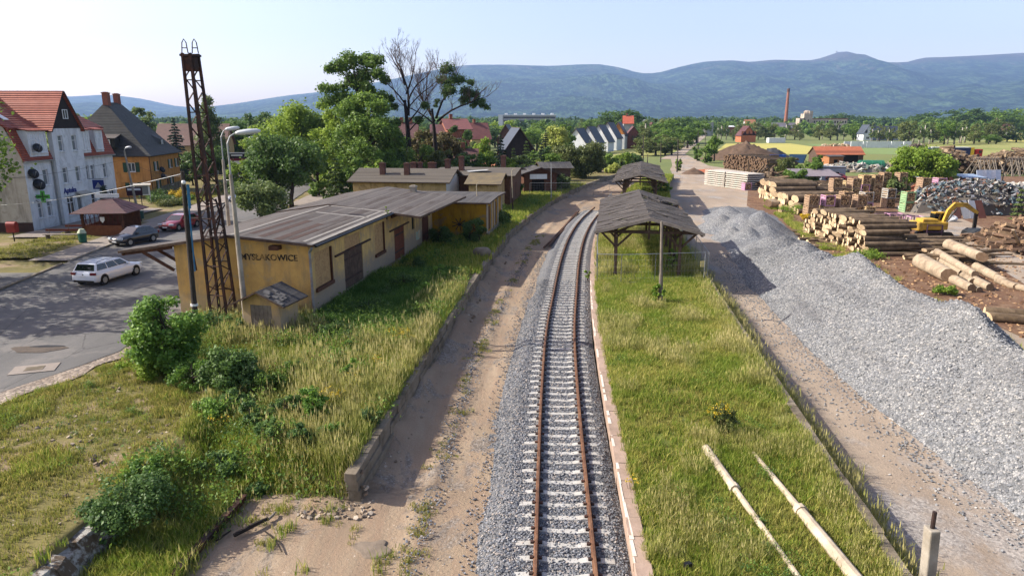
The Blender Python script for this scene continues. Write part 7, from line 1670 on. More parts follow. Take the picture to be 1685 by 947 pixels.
big_tree('broadleaf_tree','dark bushy tree behind the foot of the mast and billboard',345,128,240,70,'round','dark',4200,.36,z0f=.05,nc=26,seed=10)
big_tree('broadleaf_tree','small dark tree by the orange house corner',318,118,262,34,'round','dark',2200,.3,z0f=.1,nc=18,seed=101)
# the big oak: loose upper crown over a dense lower mass
H = ZA(86,112)-GZ; s_ = W2M(1,112); R = random.Random(14); cl = []
zz = lambda py: ZA(py,112)-GZ
for (px,py,r) in ((575,112,15),(592,100,17),(612,96,16),(628,104,14),(584,128,16),(606,122,18),(632,122,14),(640,132,10),(562,118,10),(598,142,15),(618,145,14),(568,140,11),(550,150,14),(562,165,17),(548,172,12),(636,155,12),(580,160,15),(604,165,18),(628,172,16)):
    for k in range(2): cl.append(((px-600)*s_+R.uniform(-.5,.5),R.uniform(-3.2,3.2),zz(py)+R.uniform(-.5,.5),r*s_*R.uniform(.75,1.05),.8))
make_crown_tree('oak_tree','tallest green oak with loose upper crown above the station roofs','tree',cl,.42,15000,LM['mid'],BARK,loc=F(600,112,GZ),seed=14,trunk_h=9,tr=.45,shell=.6)
big_tree('broadleaf_tree','dense dark green tree standing at the foot of the tall oak',610,104,150,124,'round','mid',17000,.3,z0f=.04,nc=60,seed=15,rr=(.16,.27))
big_tree('broadleaf_tree','yellow green leafy tree left of the dense dark tree',560,108,166,76,'round','lime',9500,.3,z0f=.03,nc=44,seed=16,rr=(.2,.32))
big_tree('broadleaf_tree','leafy green tree filling the gap between lime tree and dense dark tree',535,120,185,70,'round','mid',7000,.34,z0f=.03,nc=34,seed=103)
big_tree('broadleaf_tree','tall narrow green tree right against the dense dark tree',645,108,175,44,'round','dark',5200,.3,z0f=.06,nc=30,seed=17)
# dead tree and half dead tree
def dead_tree(label,px,Y,toppy,seed,crown=None,branches=(),base_r=.42):
    R = random.Random(seed); root = thing('bare_tree',label,'tree',F(px,Y,GZ)); H = ZA(toppy,Y)-GZ; m = MB(); zc_ = lambda py: ZA(py,Y)-GZ; s = W2M(1,Y)
    mainp = [(0,0,-.2),(.05,0,H*.2),(-.1,.1,H*.42),(-.4,.0,H*.62)]; m.path(mainp,[base_r*1.25,base_r,base_r*.72,base_r*.45],9)
    tm = MB()
    for (px0,py0,px1,py1,r,L_,d) in branches:
        a = Vector(((px0-px)*s,R.uniform(-.3,.3),zc_(py0))); b = Vector(((px1-px)*s,R.uniform(-1.6,1.6),zc_(py1))); pts = limb_mesh(m,a,b,r,r*.5,.08,R,6,4)
        for q in pts[2:]:
            for k in range(2): twig_tree(tm,q,(b-a).normalized()+Vector((R.gauss(0,.6),R.gauss(0,.6),R.gauss(.2,.3))),L_*R.uniform(.7,1.1),r*.3,d,R,.5,.2)
        twig_tree(tm,b,(b-a),L_*1.2,r*.5,d,R,.42,.22)
    m.build('trunk',BARK_DARK,root); tm.build('twigs',M('bare_twigs_%d'%seed,'#5d4c47','#483a37',2,.9),root)
    if crown:
        rng = np.random.default_rng(seed); cl = [((px_-px+R.uniform(-6,6))*s,R.uniform(-1.8,1.8),zc_(py_+R.uniform(-6,6)),r_*s*R.uniform(.6,1.25),.8) for (px_,py_,r_) in crown for _ in (0,1)]; P,N,bs = clump_points(cl,720*len(crown),.85,rng); V,Fq,lv = leaf_quads(P,.32,N,.4,.6,rng); obj('crown',np_mesh('crown',V,Fq,mats=[LM['dark']],attr={'lv':(np.clip(lv*.75+.1+bs,0,1),'FACE')}),root)
    return root
dead_tree('tall bare dark tree with fine leafless twigs beside the oak',675,114,72,5,[(700,176,7),(690,200,7),(648,160,7),(655,172,8)],
  ((676,190,670,128,.24,1.5,4),(672,140,655,102,.15,1.3,4),(674,155,688,112,.15,1.3,4),(676,168,704,128,.14,1.2,4),(676,180,648,140,.14,2.0,3),(677,200,706,160,.14,2.0,3),(677,215,700,190,.12,1.6,3),(676,178,714,142,.12,1.2,4),(671,132,668,94,.1,1.3,4)),.5)
dead_tree('half dead tree with bare top and a leafy right side above the station',718,118,98,6,[(742,118,11),(757,128,12),(735,130,10),(765,145,10),(748,145,10),(772,160,11),(788,155,9),(797,165,9),(783,172,8),(760,165,8),(738,160,8),(720,172,7),(775,135,7),(798,178,6)],
  ((718,200,700,168,.22,1.6,3),(700,168,692,138,.12,1.2,4),(720,195,740,150,.22,1.8,3),(740,155,728,122,.13,1.2,4),(722,200,775,170,.2,1.6,3),(775,170,800,160,.1,1.2,3),(712,185,706,128,.13,1.2,4),(735,165,752,125,.12,1.4,3),(718,205,672,175,.14,1.6,3)),.42)
big_tree('broadleaf_tree','reddish green bushy tree under the half dead tree',700,122,212,66,'round','rusty',6500,.34,z0f=.02,nc=38,seed=20)
big_tree('broadleaf_tree','brown green bushy tree right below the leafy branches',742,126,215,56,'round','rusty',5200,.34,z0f=.02,nc=34,seed=21)
big_tree('broadleaf_tree','green understorey tree between the dark trunks',660,124,222,50,'round','mid',4200,.34,z0f=.02,nc=28,seed=22)
conifer('conifer_shrub','dark dense conical conifer left of the station house roof','tree',ZA(255,93)-GZ,W2M(50,93),LM['thuja'],5200,.3,F(555,93,GZ),23)
big_tree('broadleaf_tree','green bushy tree at the left end of the station house',585,94,258,44,'round','mid',3400,.28,z0f=.02,nc=24,seed=24)
big_tree('broadleaf_tree','dark green tree before the brick school',760,150,206,46,'round','dark',4200,.42,z=0,z0f=.1,nc=26,seed=25)
big_tree('broadleaf_tree','bright lime green bush tree right of the brick school',797,140,226,46,'round','lime',4200,.36,z=0,z0f=.03,nc=28,seed=26)
conifer('spruce_tree','blue green spruce in the village before the black barn','tree',ZA(218,132),W2M(44,132),LM['spruce'],5200,.42,F(824,132,0),27)
for k,(px,tp,w,Y_,lm,lab) in enumerate(((845,240,26,125,'thuja','narrow thuja left of the light one before the barn'),(866,228,34,122,'thuja','light green feathery conifer before the black barn'),(890,232,30,128,'spruce','dark spruce right of the black barn'),(878,245,24,118,'thuja','short thuja beside the feathery conifer'),(897,212,28,175,'spruce','tall dark spruce behind the willow'))):
    conifer('conifer_tree',lab,'tree',ZA(tp,Y_),W2M(w,Y_),LM[lm],3400,.36,F(px,Y_,0),30+k)
big_tree('willow_tree','pale yellow green weeping willow in the village',912,185,206,48,'round','willow',6000,.42,z=0,z0f=.05,nc=34,seed=36,droop=1.0)
big_tree('broadleaf_tree','mid green tree right behind the willow',930,195,204,36,'round','mid',3000,.45,z=0,z0f=.05,nc=22,seed=37)
big_tree('broadleaf_tree','large round olive green bush tree beside the curved platform wall',952,135,232,88,'round','olive',9500,.34,z=.2,z0f=.02,nc=54,seed=38,rr=(.17,.28))
big_tree('broadleaf_tree','mid green bushy tree behind the derelict kiosk',905,128,252,52,'round','mid',4200,.32,z=.5,z0f=.02,nc=30,seed=39)
big_tree('shrub','light willow shrub behind the kiosk roof',898,112,262,36,'round','willow',2600,.28,z=.5,z0f=.02,nc=20,seed=40)
big_tree('shrub','round green shrub right of the kiosk sheds',922,108,285,34,'round','birch',2400,.24,z=GZ,z0f=.02,nc=18,seed=41)
big_tree('shrub','dark shrub thicket at the left of the kiosk fence',842,98,296,40,'round','dark',2600,.24,z=GZ,z0f=.0,nc=20,seed=42)
for k,(px,tp,w,Y_,lm,lab) in enumerate(((1000,252,34,165,'mid','left part of the bushy hedge by the railway poles'),(1022,250,32,172,'lime','bright middle bush of the hedge by the railway poles'),(1040,250,34,178,'dark','dark right bush of the hedge by the railway poles'),(985,262,30,150,'olive','pale low bush at the end of the curved wall'),(975,250,40,170,'mid','bush behind the end of the curved wall'),(1008,268,30,148,'willow','yellowish low bush before the hedge'),(940,258,34,150,'mid','bush left of the big olive bush tree'))):
    big_tree('shrub',lab,px,Y_,tp,w,'round',lm,2400,.36,z=0,z0f=.0,nc=18,seed=50+k)
for k,(px,tp,w,Y_,lm,lab) in enumerate(((690,238,58,111,'mid','green thicket behind the station chimneys, left part'),(728,244,50,110,'olive','olive thicket behind the station chimneys, middle part'),(765,250,46,112,'dark','dark thicket behind the station chimneys, right part'),(802,250,46,113,'mid','green bush above the timber hall roof'),(832,258,44,112,'lime','bright bush left of the derelict kiosk'),(858,254,40,112,'birch','pale bush rising behind the derelict kiosk roof'),(652,246,52,109,'dark','dark bush under the dense dark tree'),(622,262,44,97,'lime','bright low bush along the station house roof'),(905,240,40,150,'dark','dark bush tree below the willow'),(880,248,38,140,'mid','bushy tree before the barn gable'),(780,232,36,160,'birch','light tree between brick school and yellow house'),(525,232,50,100,'mid','bushy tree between round dark tree and conifer'),(400,262,50,112,'lime','light bush behind the nearest street lamp'))):
    big_tree('broadleaf_tree',lab,px,Y_,tp,w,'round',lm,3200,.3,z=.5,z0f=.0,nc=24,seed=400+k)
# trees beside and behind the yard
big_tree('broadleaf_tree','large bright green tree in the middle of the timber yard',1508,112,240,92,'round','lime',12000,.34,z=0,z0f=.04,nc=52,seed=60,rr=(.17,.28))
big_tree('broadleaf_tree','darker green side tree leaning on the big yard tree',1540,116,252,46,'round','mid',4200,.32,z=0,z0f=.1,nc=26,seed=61)
for k,(px,tp,w,Y_,lm,lab) in enumerate(((1330,262,40,132,'mid','green shrub beside the blue car in the timber yard'),(1345,255,22,140,'mid','tall shrub before the orange roofed shed'),(1292,258,34,150,'olive','grey green willow shrub behind the log stacks'),(1310,278,44,126,'mid','spreading bush behind the purple sheet roof'),(1268,300,0,0,'mid',''),(1475,290,40,105,'birch','silvery bush left of the big yard tree'),(1147,236,16,215,'mid','ivy covered bush at the plain far pole'),(1160,240,24,205,'mid','low green bush beside the far pole'),(1116,262,10,170,'ivy','ivy column climbing the railway pole'))):
    if w: big_tree('shrub',lab,px,Y_,tp,w,'round',lm,2200,.32,z=0,z0f=.0,nc=18,seed=70+k)
big_tree('broadleaf_tree','small round solitary tree before the yellow field',1175,215,222,27,'round','mid',2600,.4,z=0,z0f=.25,nc=20,seed=80)
conifer('conifer_tree','young pale spruce at the right edge behind the wood heap','tree',ZA(305,82),W2M(22,82),LM['birch'],1500,.25,F(1673,82,0),81)
# ------------------------------------------------------------------ prototypes copied many times
PROTO = {}
def proto(kind,seed):
    if (kind,seed) in PROTO: return None
    R = random.Random(seed*7+len(kind))
    if kind == 'spruce': t = conifer('spruce_tree','x','tree',10,4.2,LM['spruce'],1400,.7,(0,0,0),seed)
    elif kind == 'birch': t = make_crown_tree('birch_tree','x','tree',blob_clumps(10,4.6,2.2,22,R,(.28,.45),shape='spire' if seed % 2 else 'round'),.5,1700,LM['birch'],BARK_BIRCH,seed=seed,limbs=False,trunk_h=8)
    else: t = make_crown_tree('broadleaf_tree','x','tree',blob_clumps(10,8.4,1.0,26,R,(.22,.38)),.62,2000,LM[kind],BARK,seed=seed,limbs=False,trunk_h=6)
    PROTO[(kind,seed)] = t; return t
def ptree(kind,px,Y,toppy,label,group,R,z=0,wf=1.0):
    s = R.choice((1,2)); H = (ZA(toppy,Y)-z)/9.6; first = proto(kind,s); o = first or copy_tree(PROTO[(kind,s)])
    if 'label' in o and o['label'] == 'x': pass
    put(o,F(px,Y,z),R.uniform(0,6.28),(H*wf*1.3,H*wf*1.3,H),label,group); return o
R = random.Random(77)
def row(pxs,Y,top,kinds,label,group,jy=12,jt=5,wf=(.8,1.2),jx=4):
    for px in pxs:
        k = R.choice(kinds); ptree(k,px+R.uniform(-jx,jx),Y+R.uniform(-jy,jy),top+R.uniform(-jt,jt),label,group,R,0,R.uniform(*wf))
row(range(112,190,11),165,190,['lime','birch','mid'],'leafy tree behind the pharmacy and orange house roofs','trees behind the street houses',15,8)
row((205,222,238,250),185,185,['birch'],'pale birch showing above the dark hipped roof','birches above the hipped roof',12,8)
row(range(385,470,14),200,200,['dark','mid'],'dark green tree in the far rank behind the street lamps','trees behind the street lamps',15,8)
row(range(640,720,20),260,208,['mid','dark'],'tree far behind the bare trees','trees behind the bare trees',20,6)
row(range(770,830,14),330,205,['lime','mid','dark'],'tree between apartment block and red roofed house','trees before the apartment block',25,7)
row(range(835,945,11),420,202,['dark','mid','olive','birch','spruce'],'tree in the mixed rank behind the barn and willow','mixed trees behind the village',50,7)
row(range(930,1010,10),520,200,['mid','dark','birch'],'tree of the dark rank behind the white house row','trees behind the white houses',50,6)
for px,tp,w in ((1002,190,1.1),(1014,183,1.2),(1028,181,1.25),(1038,190,1.0)): ptree('dark',px,430,tp,'big dark lime tree of the tall group behind the white houses','tall dark trees behind the white houses',R,0,w)
row(range(1050,1145,9),470,205,['mid','dark','olive'],'tree of the rank along the far railway bend','trees along the far railway bend',60,9)
row((1060,1078,1095,1108,1122,1134),330,208,['mid','dark','olive','birch'],'bushy tree close to the far railway bend','bushy trees by the railway bend',25,7,(.9,1.3))
row(range(1042,1152,8),390,199,['mid','dark','olive','birch'],'tall tree of the dense belt left of the far gravel path','dense tree belt by the far path',30,6,(.9,1.25))
row(range(842,940,11),300,214,['mid','olive','dark','birch'],'tree rising between the willow and the apartment block','trees behind the willow',20,6,(.9,1.2))
row(range(1060,1112,9),260,226,['mid','olive'],'low bushy tree at the edge of the weedy field','bushes by the weedy field',14,5,(1.2,1.6))
row(range(1180,1250,9),480,206,['birch','olive'],'slim birch of the row left of the brick house','birches by the brick house',25,6,(.7,1.0))
row(range(1250,1320,9),500,207,['birch','olive','mid'],'slim tree between brick house and factory chimney','trees before the factory',25,7,(.7,1.0))
row(range(1345,1420,11),500,207,['birch','mid','olive'],'tree before the long mill wing','trees before the mill',25,6,(.8,1.1))
row(range(1430,1500,10),430,208,['birch','olive'],'birch standing before the long slate roof','birches before the slate roof',18,7,(.7,.95))
row(range(1495,1600,8),400,203,['birch','birch','olive','mid'],'birch of the long field row at the right','birch row in the right field',20,7,(.7,1.0))
row(range(1600,1650,10),420,205,['mid','olive'],'green tree at the right end of the birch row','trees ending the birch row',15,8,(.9,1.2))
row((1625,1640),390,222,['mid'],'low round bush at the end of the birch row','bushes at the birch row',6,2,(1.3,1.6),2)
row((1655,1675,1690),440,218,['mid','dark'],'low tree in the dry meadow at the right edge','low trees at the right edge',15,5,(1.2,1.6))
row(range(1570,1700,16),700,184,['dark','mid'],'large dark tree on the right skyline','large trees on the right skyline',40,6,(1.2,1.6))
row(range(1520,1560,14),720,190,['mid','dark'],'large green tree left on the right skyline','skyline trees left of the large dark ones',30,5,(1.1,1.5))
row((1352,1372,1386),860,187,['dark'],'dark round tree behind the long mill','trees behind the mill',15,3,(1.2,1.5))
# far woods read as one mass: instanced crowns
def far_wood(name,n,xr,yr,hr,seed,lm='dark'):
    rng = np.random.default_rng(seed); Rr = random.Random(seed); srcs = []
    for k in range(3):
        P_,N_,bs = clump_points(blob_clumps(10,8.5,.2,16,Rr,(.3,.46)),420,.6,rng); V,Fq,lv = leaf_quads(P_,1.5,N_,.5,.7,rng); srcs.append(np_mesh('far_crown',V,Fq,mats=[LM[lm]],attr={'lv':(np.clip(lv*.7+.15+bs,0,1),'FACE')}))
    px = rng.uniform(*xr,n); Y_ = rng.uniform(*yr,n); X_ = (px-CX)/FPX*Y_*CP
    return scatter(name,np.stack([X_,Y_,np.zeros(n)-.3],1),rng.uniform(*hr,n)/10,rng.uniform(0,6.28,n),srcs)
far_wood('far_wood',900,(-150,1850),(880,1150),(13,22),1); far_wood('far_wood',900,(-200,1900),(1200,1800),(15,24),2); far_wood('far_wood',700,(-200,1900),(1900,3000),(16,26),3)
far_wood('far_wood',170,(640,1660),(590,860),(8,15),7,'mid'); far_wood('far_wood',260,(1040,1330),(820,900),(9,15),4,'mid'); far_wood('far_wood',200,(-100,640),(420,700),(9,14),5,'mid'); far_wood('far_wood',90,(640,1000),(560,700),(10,16),6,'dark')
# ================================================================== near shrubs and herbs
def ground_at(b):
    b = Vector(b)
    if b.y < 60 and b.z < 1.2 and b.x < LPE(b.y)-.2 and not (b.y < 60 and b.x < rx(b.y)): b.z = terrace_h(b.x,b.y)-.02
    return b
def shrub(name,label,base,H,W_,lm,n,leaf,seed,nc=26,shape='round',cat='shrub',z0=.0,rr=(.2,.34),**kw):
    base = ground_at(base); R = random.Random(seed); return make_crown_tree(name,label,cat,blob_clumps(H,W_,H*z0,nc,R,rr,shape=shape),leaf,n,LM[lm],BARK,loc=base,seed=seed,tr=.03+.012*H,trunk_h=H*.25,trunks=3 if H > 1.5 else 1,**kw)
shrub('shrub','largest leafy green shrub by the road edge, left of the lattice mast',G(275,612,GZ),3.4,3.6,'shrub',16000,.16,201,64,rr=(.18,.3),flat=.5)
shrub('shrub','low bright green shrub at the road side foot of the largest shrub',G(245,618,GZ),1.4,2.4,'lime',3000,.13,202)
shrub('shrub','dark green round shrub before the switch hut, right of the largest shrub',G(382,652,.95),2.0,2.4,'dark',9000,.14,203,46,flat=.5)
shrub('shrub','small blue green shrub below the dark round one',G(388,680,.85),.9,1.3,'nettle',2000,.11,204)
shrub('shrub','bright young shrub in the tall grass near the platform end',G(518,697,.9),1.35,1.3,'shrub',2600,.11,205)
for k,(px,py,h,w,lm,lab) in enumerate(((497,738,.95,.85,'nettle','pale upright sapling nearest the platform end'),(443,732,.9,1.0,'nettle','nettle clump left of the pale upright sapling'),(413,705,.9,.9,'nettle','nettle clump under the dark round shrub'),(576,640,1.35,.9,'shrub','slim sapling in the grass before the goods shed'),(577,590,.9,.5,'shrub','little narrow sapling at the shade edge'),(700,497,1.2,1.3,'shrub','bright leafy plant in the goods shed shade'),(722,466,1.3,1.1,'shrub','leafy plant farther along the shaded grass'),(640,496,1.1,1.6,'nettle','dark low shrub before the boarded goods shed window'),(665,480,1.3,1.8,'dark','dark shrub before the red brown goods shed door'),(420,770,.6,.7,'nettle','low weed clump at the earth bank'))):
    shrub('shrub' if h > 1 else 'weed_clump',lab,G(px,py,.95),h,w,lm,1500,.1,210+k,14,cat='plant')
shrub('shrub','dense dark shrub growing against the mustard annex',G(781,402,GZ),2.4,2.3,'dark',4200,.16,221)
shrub('shrub','dark ivy like shrub in the corner between goods shed and annex',G(727,404,GZ),1.7,2.4,'dark',3000,.16,222)
shrub('shrub','dark bushy growth along the timber hall side',G(822,372,GZ),1.8,2.6,'dark',3000,.18,223)
shrub('shrub','pale leafy bush hanging over the white retaining wall',G(208,838,.9),1.5,2.5,'nettle',8000,.1,224,44)
shrub('shrub','green bush beside the pale one on the retaining wall',G(240,792,1.0),1.0,1.2,'shrub',2200,.09,225)
shrub('weed_clump','small weed at the foot of the white retaining wall',G(155,905,.2),.7,.8,'nettle',900,.08,226,10,cat='plant')
shrub('weed_clump','bushy weeds at the tower foot',G(352,545,GZ),1.2,2.6,'nettle',3200,.13,227,22,cat='plant')
shrub('weed_clump','weeds between nearest lamp post and the switch hut',G(388,556,GZ),1.0,1.6,'nettle',1800,.12,228,16,cat='plant')
for k,(px,py,h,w,lm,lab) in enumerate(((345,690,1.0,1.4,'shrub','leafy weeds on the bank left of the dark round shrub'),(470,690,.9,1.3,'dark','dark weeds between the nettle clump and the bright young shrub'),(360,745,.8,1.5,'nettle','weeds half way down the grassy bank'),(545,730,.7,1.0,'shrub','green weeds close to the platform end'),(610,700,.6,.9,'nettle','small weeds by the platform wall near its end'),(440,655,1.1,1.6,'mid','bushy weeds right of the dark round shrub'),(320,640,1.3,1.7,'shrub','bright shrub at the right foot of the largest shrub'),(480,625,.9,1.4,'mid','dark green weeds before the switch hut'),(560,560,.9,2.2,'dark','dark nettles in the shade of the goods shed corner'),(610,520,1.0,2.4,'dark','dark nettles along the goods shed side wall'),(680,445,1.1,2.2,'dark','dark nettles before the slit window of the goods shed'))):
    shrub('weed_clump',lab,G(px,py,.95),h,w,lm,2400,.1,420+k,20,cat='plant')
shrub('ragwort_clump','tall bushy yellow flowering clump on the island platform',G(1190,712,PZ),1.15,1.0,'olive',2600,.07,230,22,cat='flowers')
rg2 = np.random.default_rng(9)
def flowers(label,base,H,W_,n,seed):
    base = ground_at(base); root = thing('yellow_flowers',label,'flowers',base); rng = np.random.default_rng(seed); m = MB(); P_ = []
    for k in range(n):
        a = rng.uniform(0,6.28); r = W_*.5*math.sqrt(rng.random()); x,y = r*math.cos(a), r*math.sin(a); h = H*rng.uniform(.6,1.05); m.path([(x*.6,y*.6,0),(x,y,h)],.006,3,cap=False)
        for j in range(7): P_.append((x+rng.normal()*.05,y+rng.normal()*.05,h+rng.uniform(-.04,.05)))
    m.build('stems',LM['olive'],root); V,Fq,lv = leaf_quads(np.array(P_),.055,None,.3,.8,rng); obj('blossoms',np_mesh('blossoms',V,Fq,mats=[LM['gold']],attr={'lv':(lv,'FACE')}),root)
flowers('yellow blossoms on the left half of the bushy platform clump',G(1180,714,PZ)+Vector((0,0,.25)),.85,.7,26,1)
for k,(px,py,w,n,lab) in enumerate(((655,566,1.3,20,'yellow flowers in the grass near the shaded goods shed edge'),(672,570,1.0,14,'yellow flowers right beside the platform wall'),(622,612,.7,14,'bright yellow flower patch in the middle of the left grass'),(548,672,.8,20,'yellow flower patch right of the bright young shrub'),(585,640,.5,10,'small yellow flower patch near the slim sapling'),(365,705,.8,12,'yellow flowers at the left earth bank'),(1040,805,.4,6,'tiny yellow flowers at the inner platform edge'))):
    flowers(lab,G(px,py,.98 if px < 900 else PZ),.75 if px < 900 else .4,w,n,20+k)
shrub('vine','leafy vine at the foot of the bare platform pole',G(1083,500,PZ),1.3,.75,'ivy',1100,.14,240,14,cat='vine')
shrub('vine','leafy vine climbing the right posts of the nearest canopy',G(1107,446,PZ),1.7,.9,'ivy',1300,.15,241,16,cat='vine')
shrub('vine','second leafy vine inside the nearest canopy',G(1095,452,PZ),1.5,.6,'ivy',900,.15,242,12,cat='vine')
shrub('shrub','low shrub on the right end of the second canopy',G(1092,318,PZ),2.0,3.0,'mid',2600,.2,243)
shrub('weed_clump','green weed by the pink platform edge near the fence',G(967,458,.6),.6,.6,'ivy',500,.1,244,8,cat='plant')
for k,(px,py,h,w,lm,lab) in enumerate(((1290,352,1.3,4.0,'lime','bright grassy bush strip between gravel heap and logs'),(1262,336,1.0,3.0,'lime','bright weeds at the far back of the gravel heap'),(1308,362,.8,1.5,'gold','yellow flowering weeds behind the gravel heap'),(1400,425,.7,3.0,'lime','weeds at the back foot of the gravel heap before the main stack'),(1525,485,.7,1.6,'lime','weed clump behind the gravel heap near the trunks'))):
    p = G(px,py,0); p.x += 1.2; shrub('weed_clump',lab,p,h,w,lm,1800,.14,250+k,18,cat='plant')
shrub('thuja','dark green columnar thuja beside the gazebo',G(180,372,GZ+.15),4.2,1.5,'spruce',4200,.16,260,40,shape='spire',rr=(.5,.75),cat='thuja')
for k,(px,Y_,h,w,lm,lab) in enumerate(((268,92,1.0,4.5,'dark','dark clipped hedge on the verge before the orange house'),(300,96,1.4,3.4,'gold','yellow leaved shrub by the orange house corner'),(250,96,1.6,6.0,'dark','dark hedge behind the notice case'),(280,88,.9,4.0,'olive','low green verge shrub near the notice case'),(420,92,1.1,4.0,'mid','low shrub under the roadside trees'),(365,104,2.0,6.0,'dark','dark hedge at the road bend behind the lamps'),(310,93,.9,2.0,'mid','small green bush beside the yellow leaved shrub'))):
    shrub('shrub',lab,F(px,Y_,GZ),h,w,lm,2600,.17,270+k,22)
b = G(655,322,4.95); shrub('weed_clump','tiny sapling growing on the goods shed roof',WL(8.0,12.2,3.95),.75,.35,'lime',160,.12,280,8,cat='plant')
# off to the left of the picture: trees and a pole that shade the street
for k,(x,y,h,w) in enumerate(((-38.5,37,14,10),(-40,45.5,15,11),(-45,54,14,11))):
    R = random.Random(300+k); make_crown_tree('street_tree',f'large street tree left of the picture, {["nearest","middle","farthest"][k]} of three','tree',blob_clumps(h,w,h*.22,40,R,(.2,.34)),.34,6500,LM['mid'],BARK,loc=(x,y,GZ),seed=300+k)
o = thing('utility_pole','concrete pole standing left of the picture by the side lane','pole',(-32.0,34.0,GZ)); m = MB(); m.tube((0,0,-.2),(0,0,9.5),.2,.13,10); m.build('post',MAT['concrete'],o)
# ================================================================== grass
def blocked(x,y): return any(inpoly(x,y,p) for p in FOOT)
def dens(x,y,s=.45,o=0): return fbm(x*s+o,y*s+o*1.7,4)
def left_near():
    x = rg.uniform(-19.5,-3.2); y = rg.uniform(11.5,47)
    e = LPE(y)-.4
    if x > e: return None
    if y < 48 and x < rx(y)+1.2 and y > 20: return None
    if blocked(x,y): return None
    z = terrace_h(x,y)
    if x > -8.3 and y < float(np.interp(x,[-8.2,-4.7],[19.4,18.7])): return None
    if abs(x+11.2) < .5 and (y < 16.6 or 20 < y < 21.4) and rg.random() < .8: return None
    dry = dens(x,y,.3,3); bare = dens(x,y,.55,9)
    w_ = Vector((x,y,GZ))-WO; lx = w_.dot(ux_)-7.6; ly = w_.dot(uy_)
    if -.2 < lx < 5.2+1.2*dens(x,y,.6,31) and -1.5 < ly: return (x,y,z,4,1.1) if rg.random() < .85 else (x,y,z,0,1.0)  # dark green nettle growth, its tone also deepening the shed's cast shadow
    road_side = x < -11.4 and y < 30      # trampled short turf beside the road
    if road_side:
        if bare > -.12 and rg.random() < .8: return None
        return (x,y,z,2 if rg.random() < .9 or bare > -.25 else 0,1.0)
    if x < -8.4 and y < 21.5: return (x,y,z,0 if dry < .2 else 1,.9) if rg.random() < .75 else None
    return (x,y,z,1 if rg.random() < (.28 if dry > .1 else .04) else 0, 1.2 if y > 24 else 1.0)
def left_far():
    y = rg.uniform(47,120); x = LPE(y)-.4-rg.uniform(0,17)
    if blocked(x,y): return None
    return (x,y,GZ,3,1.0)
def left_verge():
    x = rg.uniform(-47,-36); y = rg.uniform(50,112)
    if kx(y)-3.3 < x: return None
    if not (inpoly(x,y,[(-42.5,52),(-36.6,52),(-38.1,66),(-38.4,72),(-42.6,72)]) or y > 88): return None
    return (x,y,GZ+.18,2,1.3)
def plat_near():
    y = rg.uniform(11.5,46); a, b = RPL(y)+.4, RPR(y)-.33; x = a+(b-a)*rg.random()
    d = dens(x,y,.4,1); bare = dens(x,y,.6,5)
    if bare > .28 and rg.random() < .7: return None
    near_r = (b-x) < .9
    return (x,y,PZ,1 if (near_r and rg.random() < .12) or (d > .15 and rg.random() < .3) else (2 if d < 0 and y < 26 and rg.random() < .7 else 0), rg.uniform(.35,.75) if y < 24 else rg.uniform(.5,.95))
def plat_far():
    y = rg.uniform(46,140); a, b = RPL(y)+.4, RPR(y)-.2; x = a+(b-a)*rg.random()
    return (x,y,PZ,3 if y > 70 else (1 if dens(x,y,.3,4) > .2 else 0),1.0)
def yard_edge():
    y = rg.uniform(12,60); x = RPR(y)+abs(rg.normal())*.28+.06
    return (x,y,.03,1,rg.uniform(.5,1.1)) if dens(x,y,.5,2) > -.25 else None
def heap_back():
    y = rg.uniform(24,95); x = crest(y)+4.6+abs(rg.normal())*.8
    return (x,y,.06,0,1.1) if dens(x,y,.35,6) > -.05 else None
def dirt_weeds():
    y = rg.uniform(12,70); x = LPE(y)+rg.uniform(.05,.5) if rg.random() < .35 else TRK(y)-4.1+rg.normal()*.22
    return (x,y,.06,2,.7) if dens(x,y,.8,8) > .12 else None
def dirt_front():
    x = rg.uniform(-8.2,-3); y = rg.uniform(13,19)
    return (x,y,.03,2 if rg.random() < .7 else 0,.8) if dens(x,y,.9,4) > .22 or (y > 17.6 and x < -5 and rg.random() < .5) else None
def herb_mesh(name,n,r,h,leaf,mat,seed):
    rng = np.random.default_rng(seed); P_ = rng.normal(size=(n,3))*np.array([r,r,h*.35])+np.array([0,0,h*.5]); P_[:,2] = np.clip(P_[:,2],.02,h); V,Fq,lv = leaf_quads(P_,leaf,None,.4,.6,rng); return np_mesh(name,V,Fq,mats=[mat],attr={'lv':(lv,'FACE')})
HERBS = [herb_mesh('herb',60,.22,.5,.10,LM['nettle'],1),herb_mesh('herb',50,.18,.35,.09,LM['shrub'],2),herb_mesh('herb',70,.28,.7,.11,LM['mid'],3),herb_mesh('herb',36,.16,.22,.08,LM['lime'],4)]
hp,hs_ = [],[]
for _ in range(15000):
    k = rg.random(); r = left_near() if k < .6 else (plat_near() if k < .8 else left_far())
    if r is None: continue
    d = dens(r[0],r[1],.5,21)
    if d < (.06 if k < .6 else .28): continue
    if k < .6 and r[0] < -11.4 and r[1] < 27: s_h = .45
    else: s_h = 1.0 if k < .6 else (.5 if k < .8 else 1.6)
    hp.append(r[:3]); hs_.append(s_h*rg.uniform(.6,1.3))
scatter('ground_herbs',np.array(hp),hs_,rg.uniform(0,6.28,len(hp)),HERBS)
grass_field('grass',[(52000,left_near),(16000,left_far),(5000,left_verge),(30000,plat_near),(11000,plat_far)])
grass_field('weeds',[(2600,yard_edge),(2600,heap_back),(1500,dirt_weeds),(900,dirt_front)])
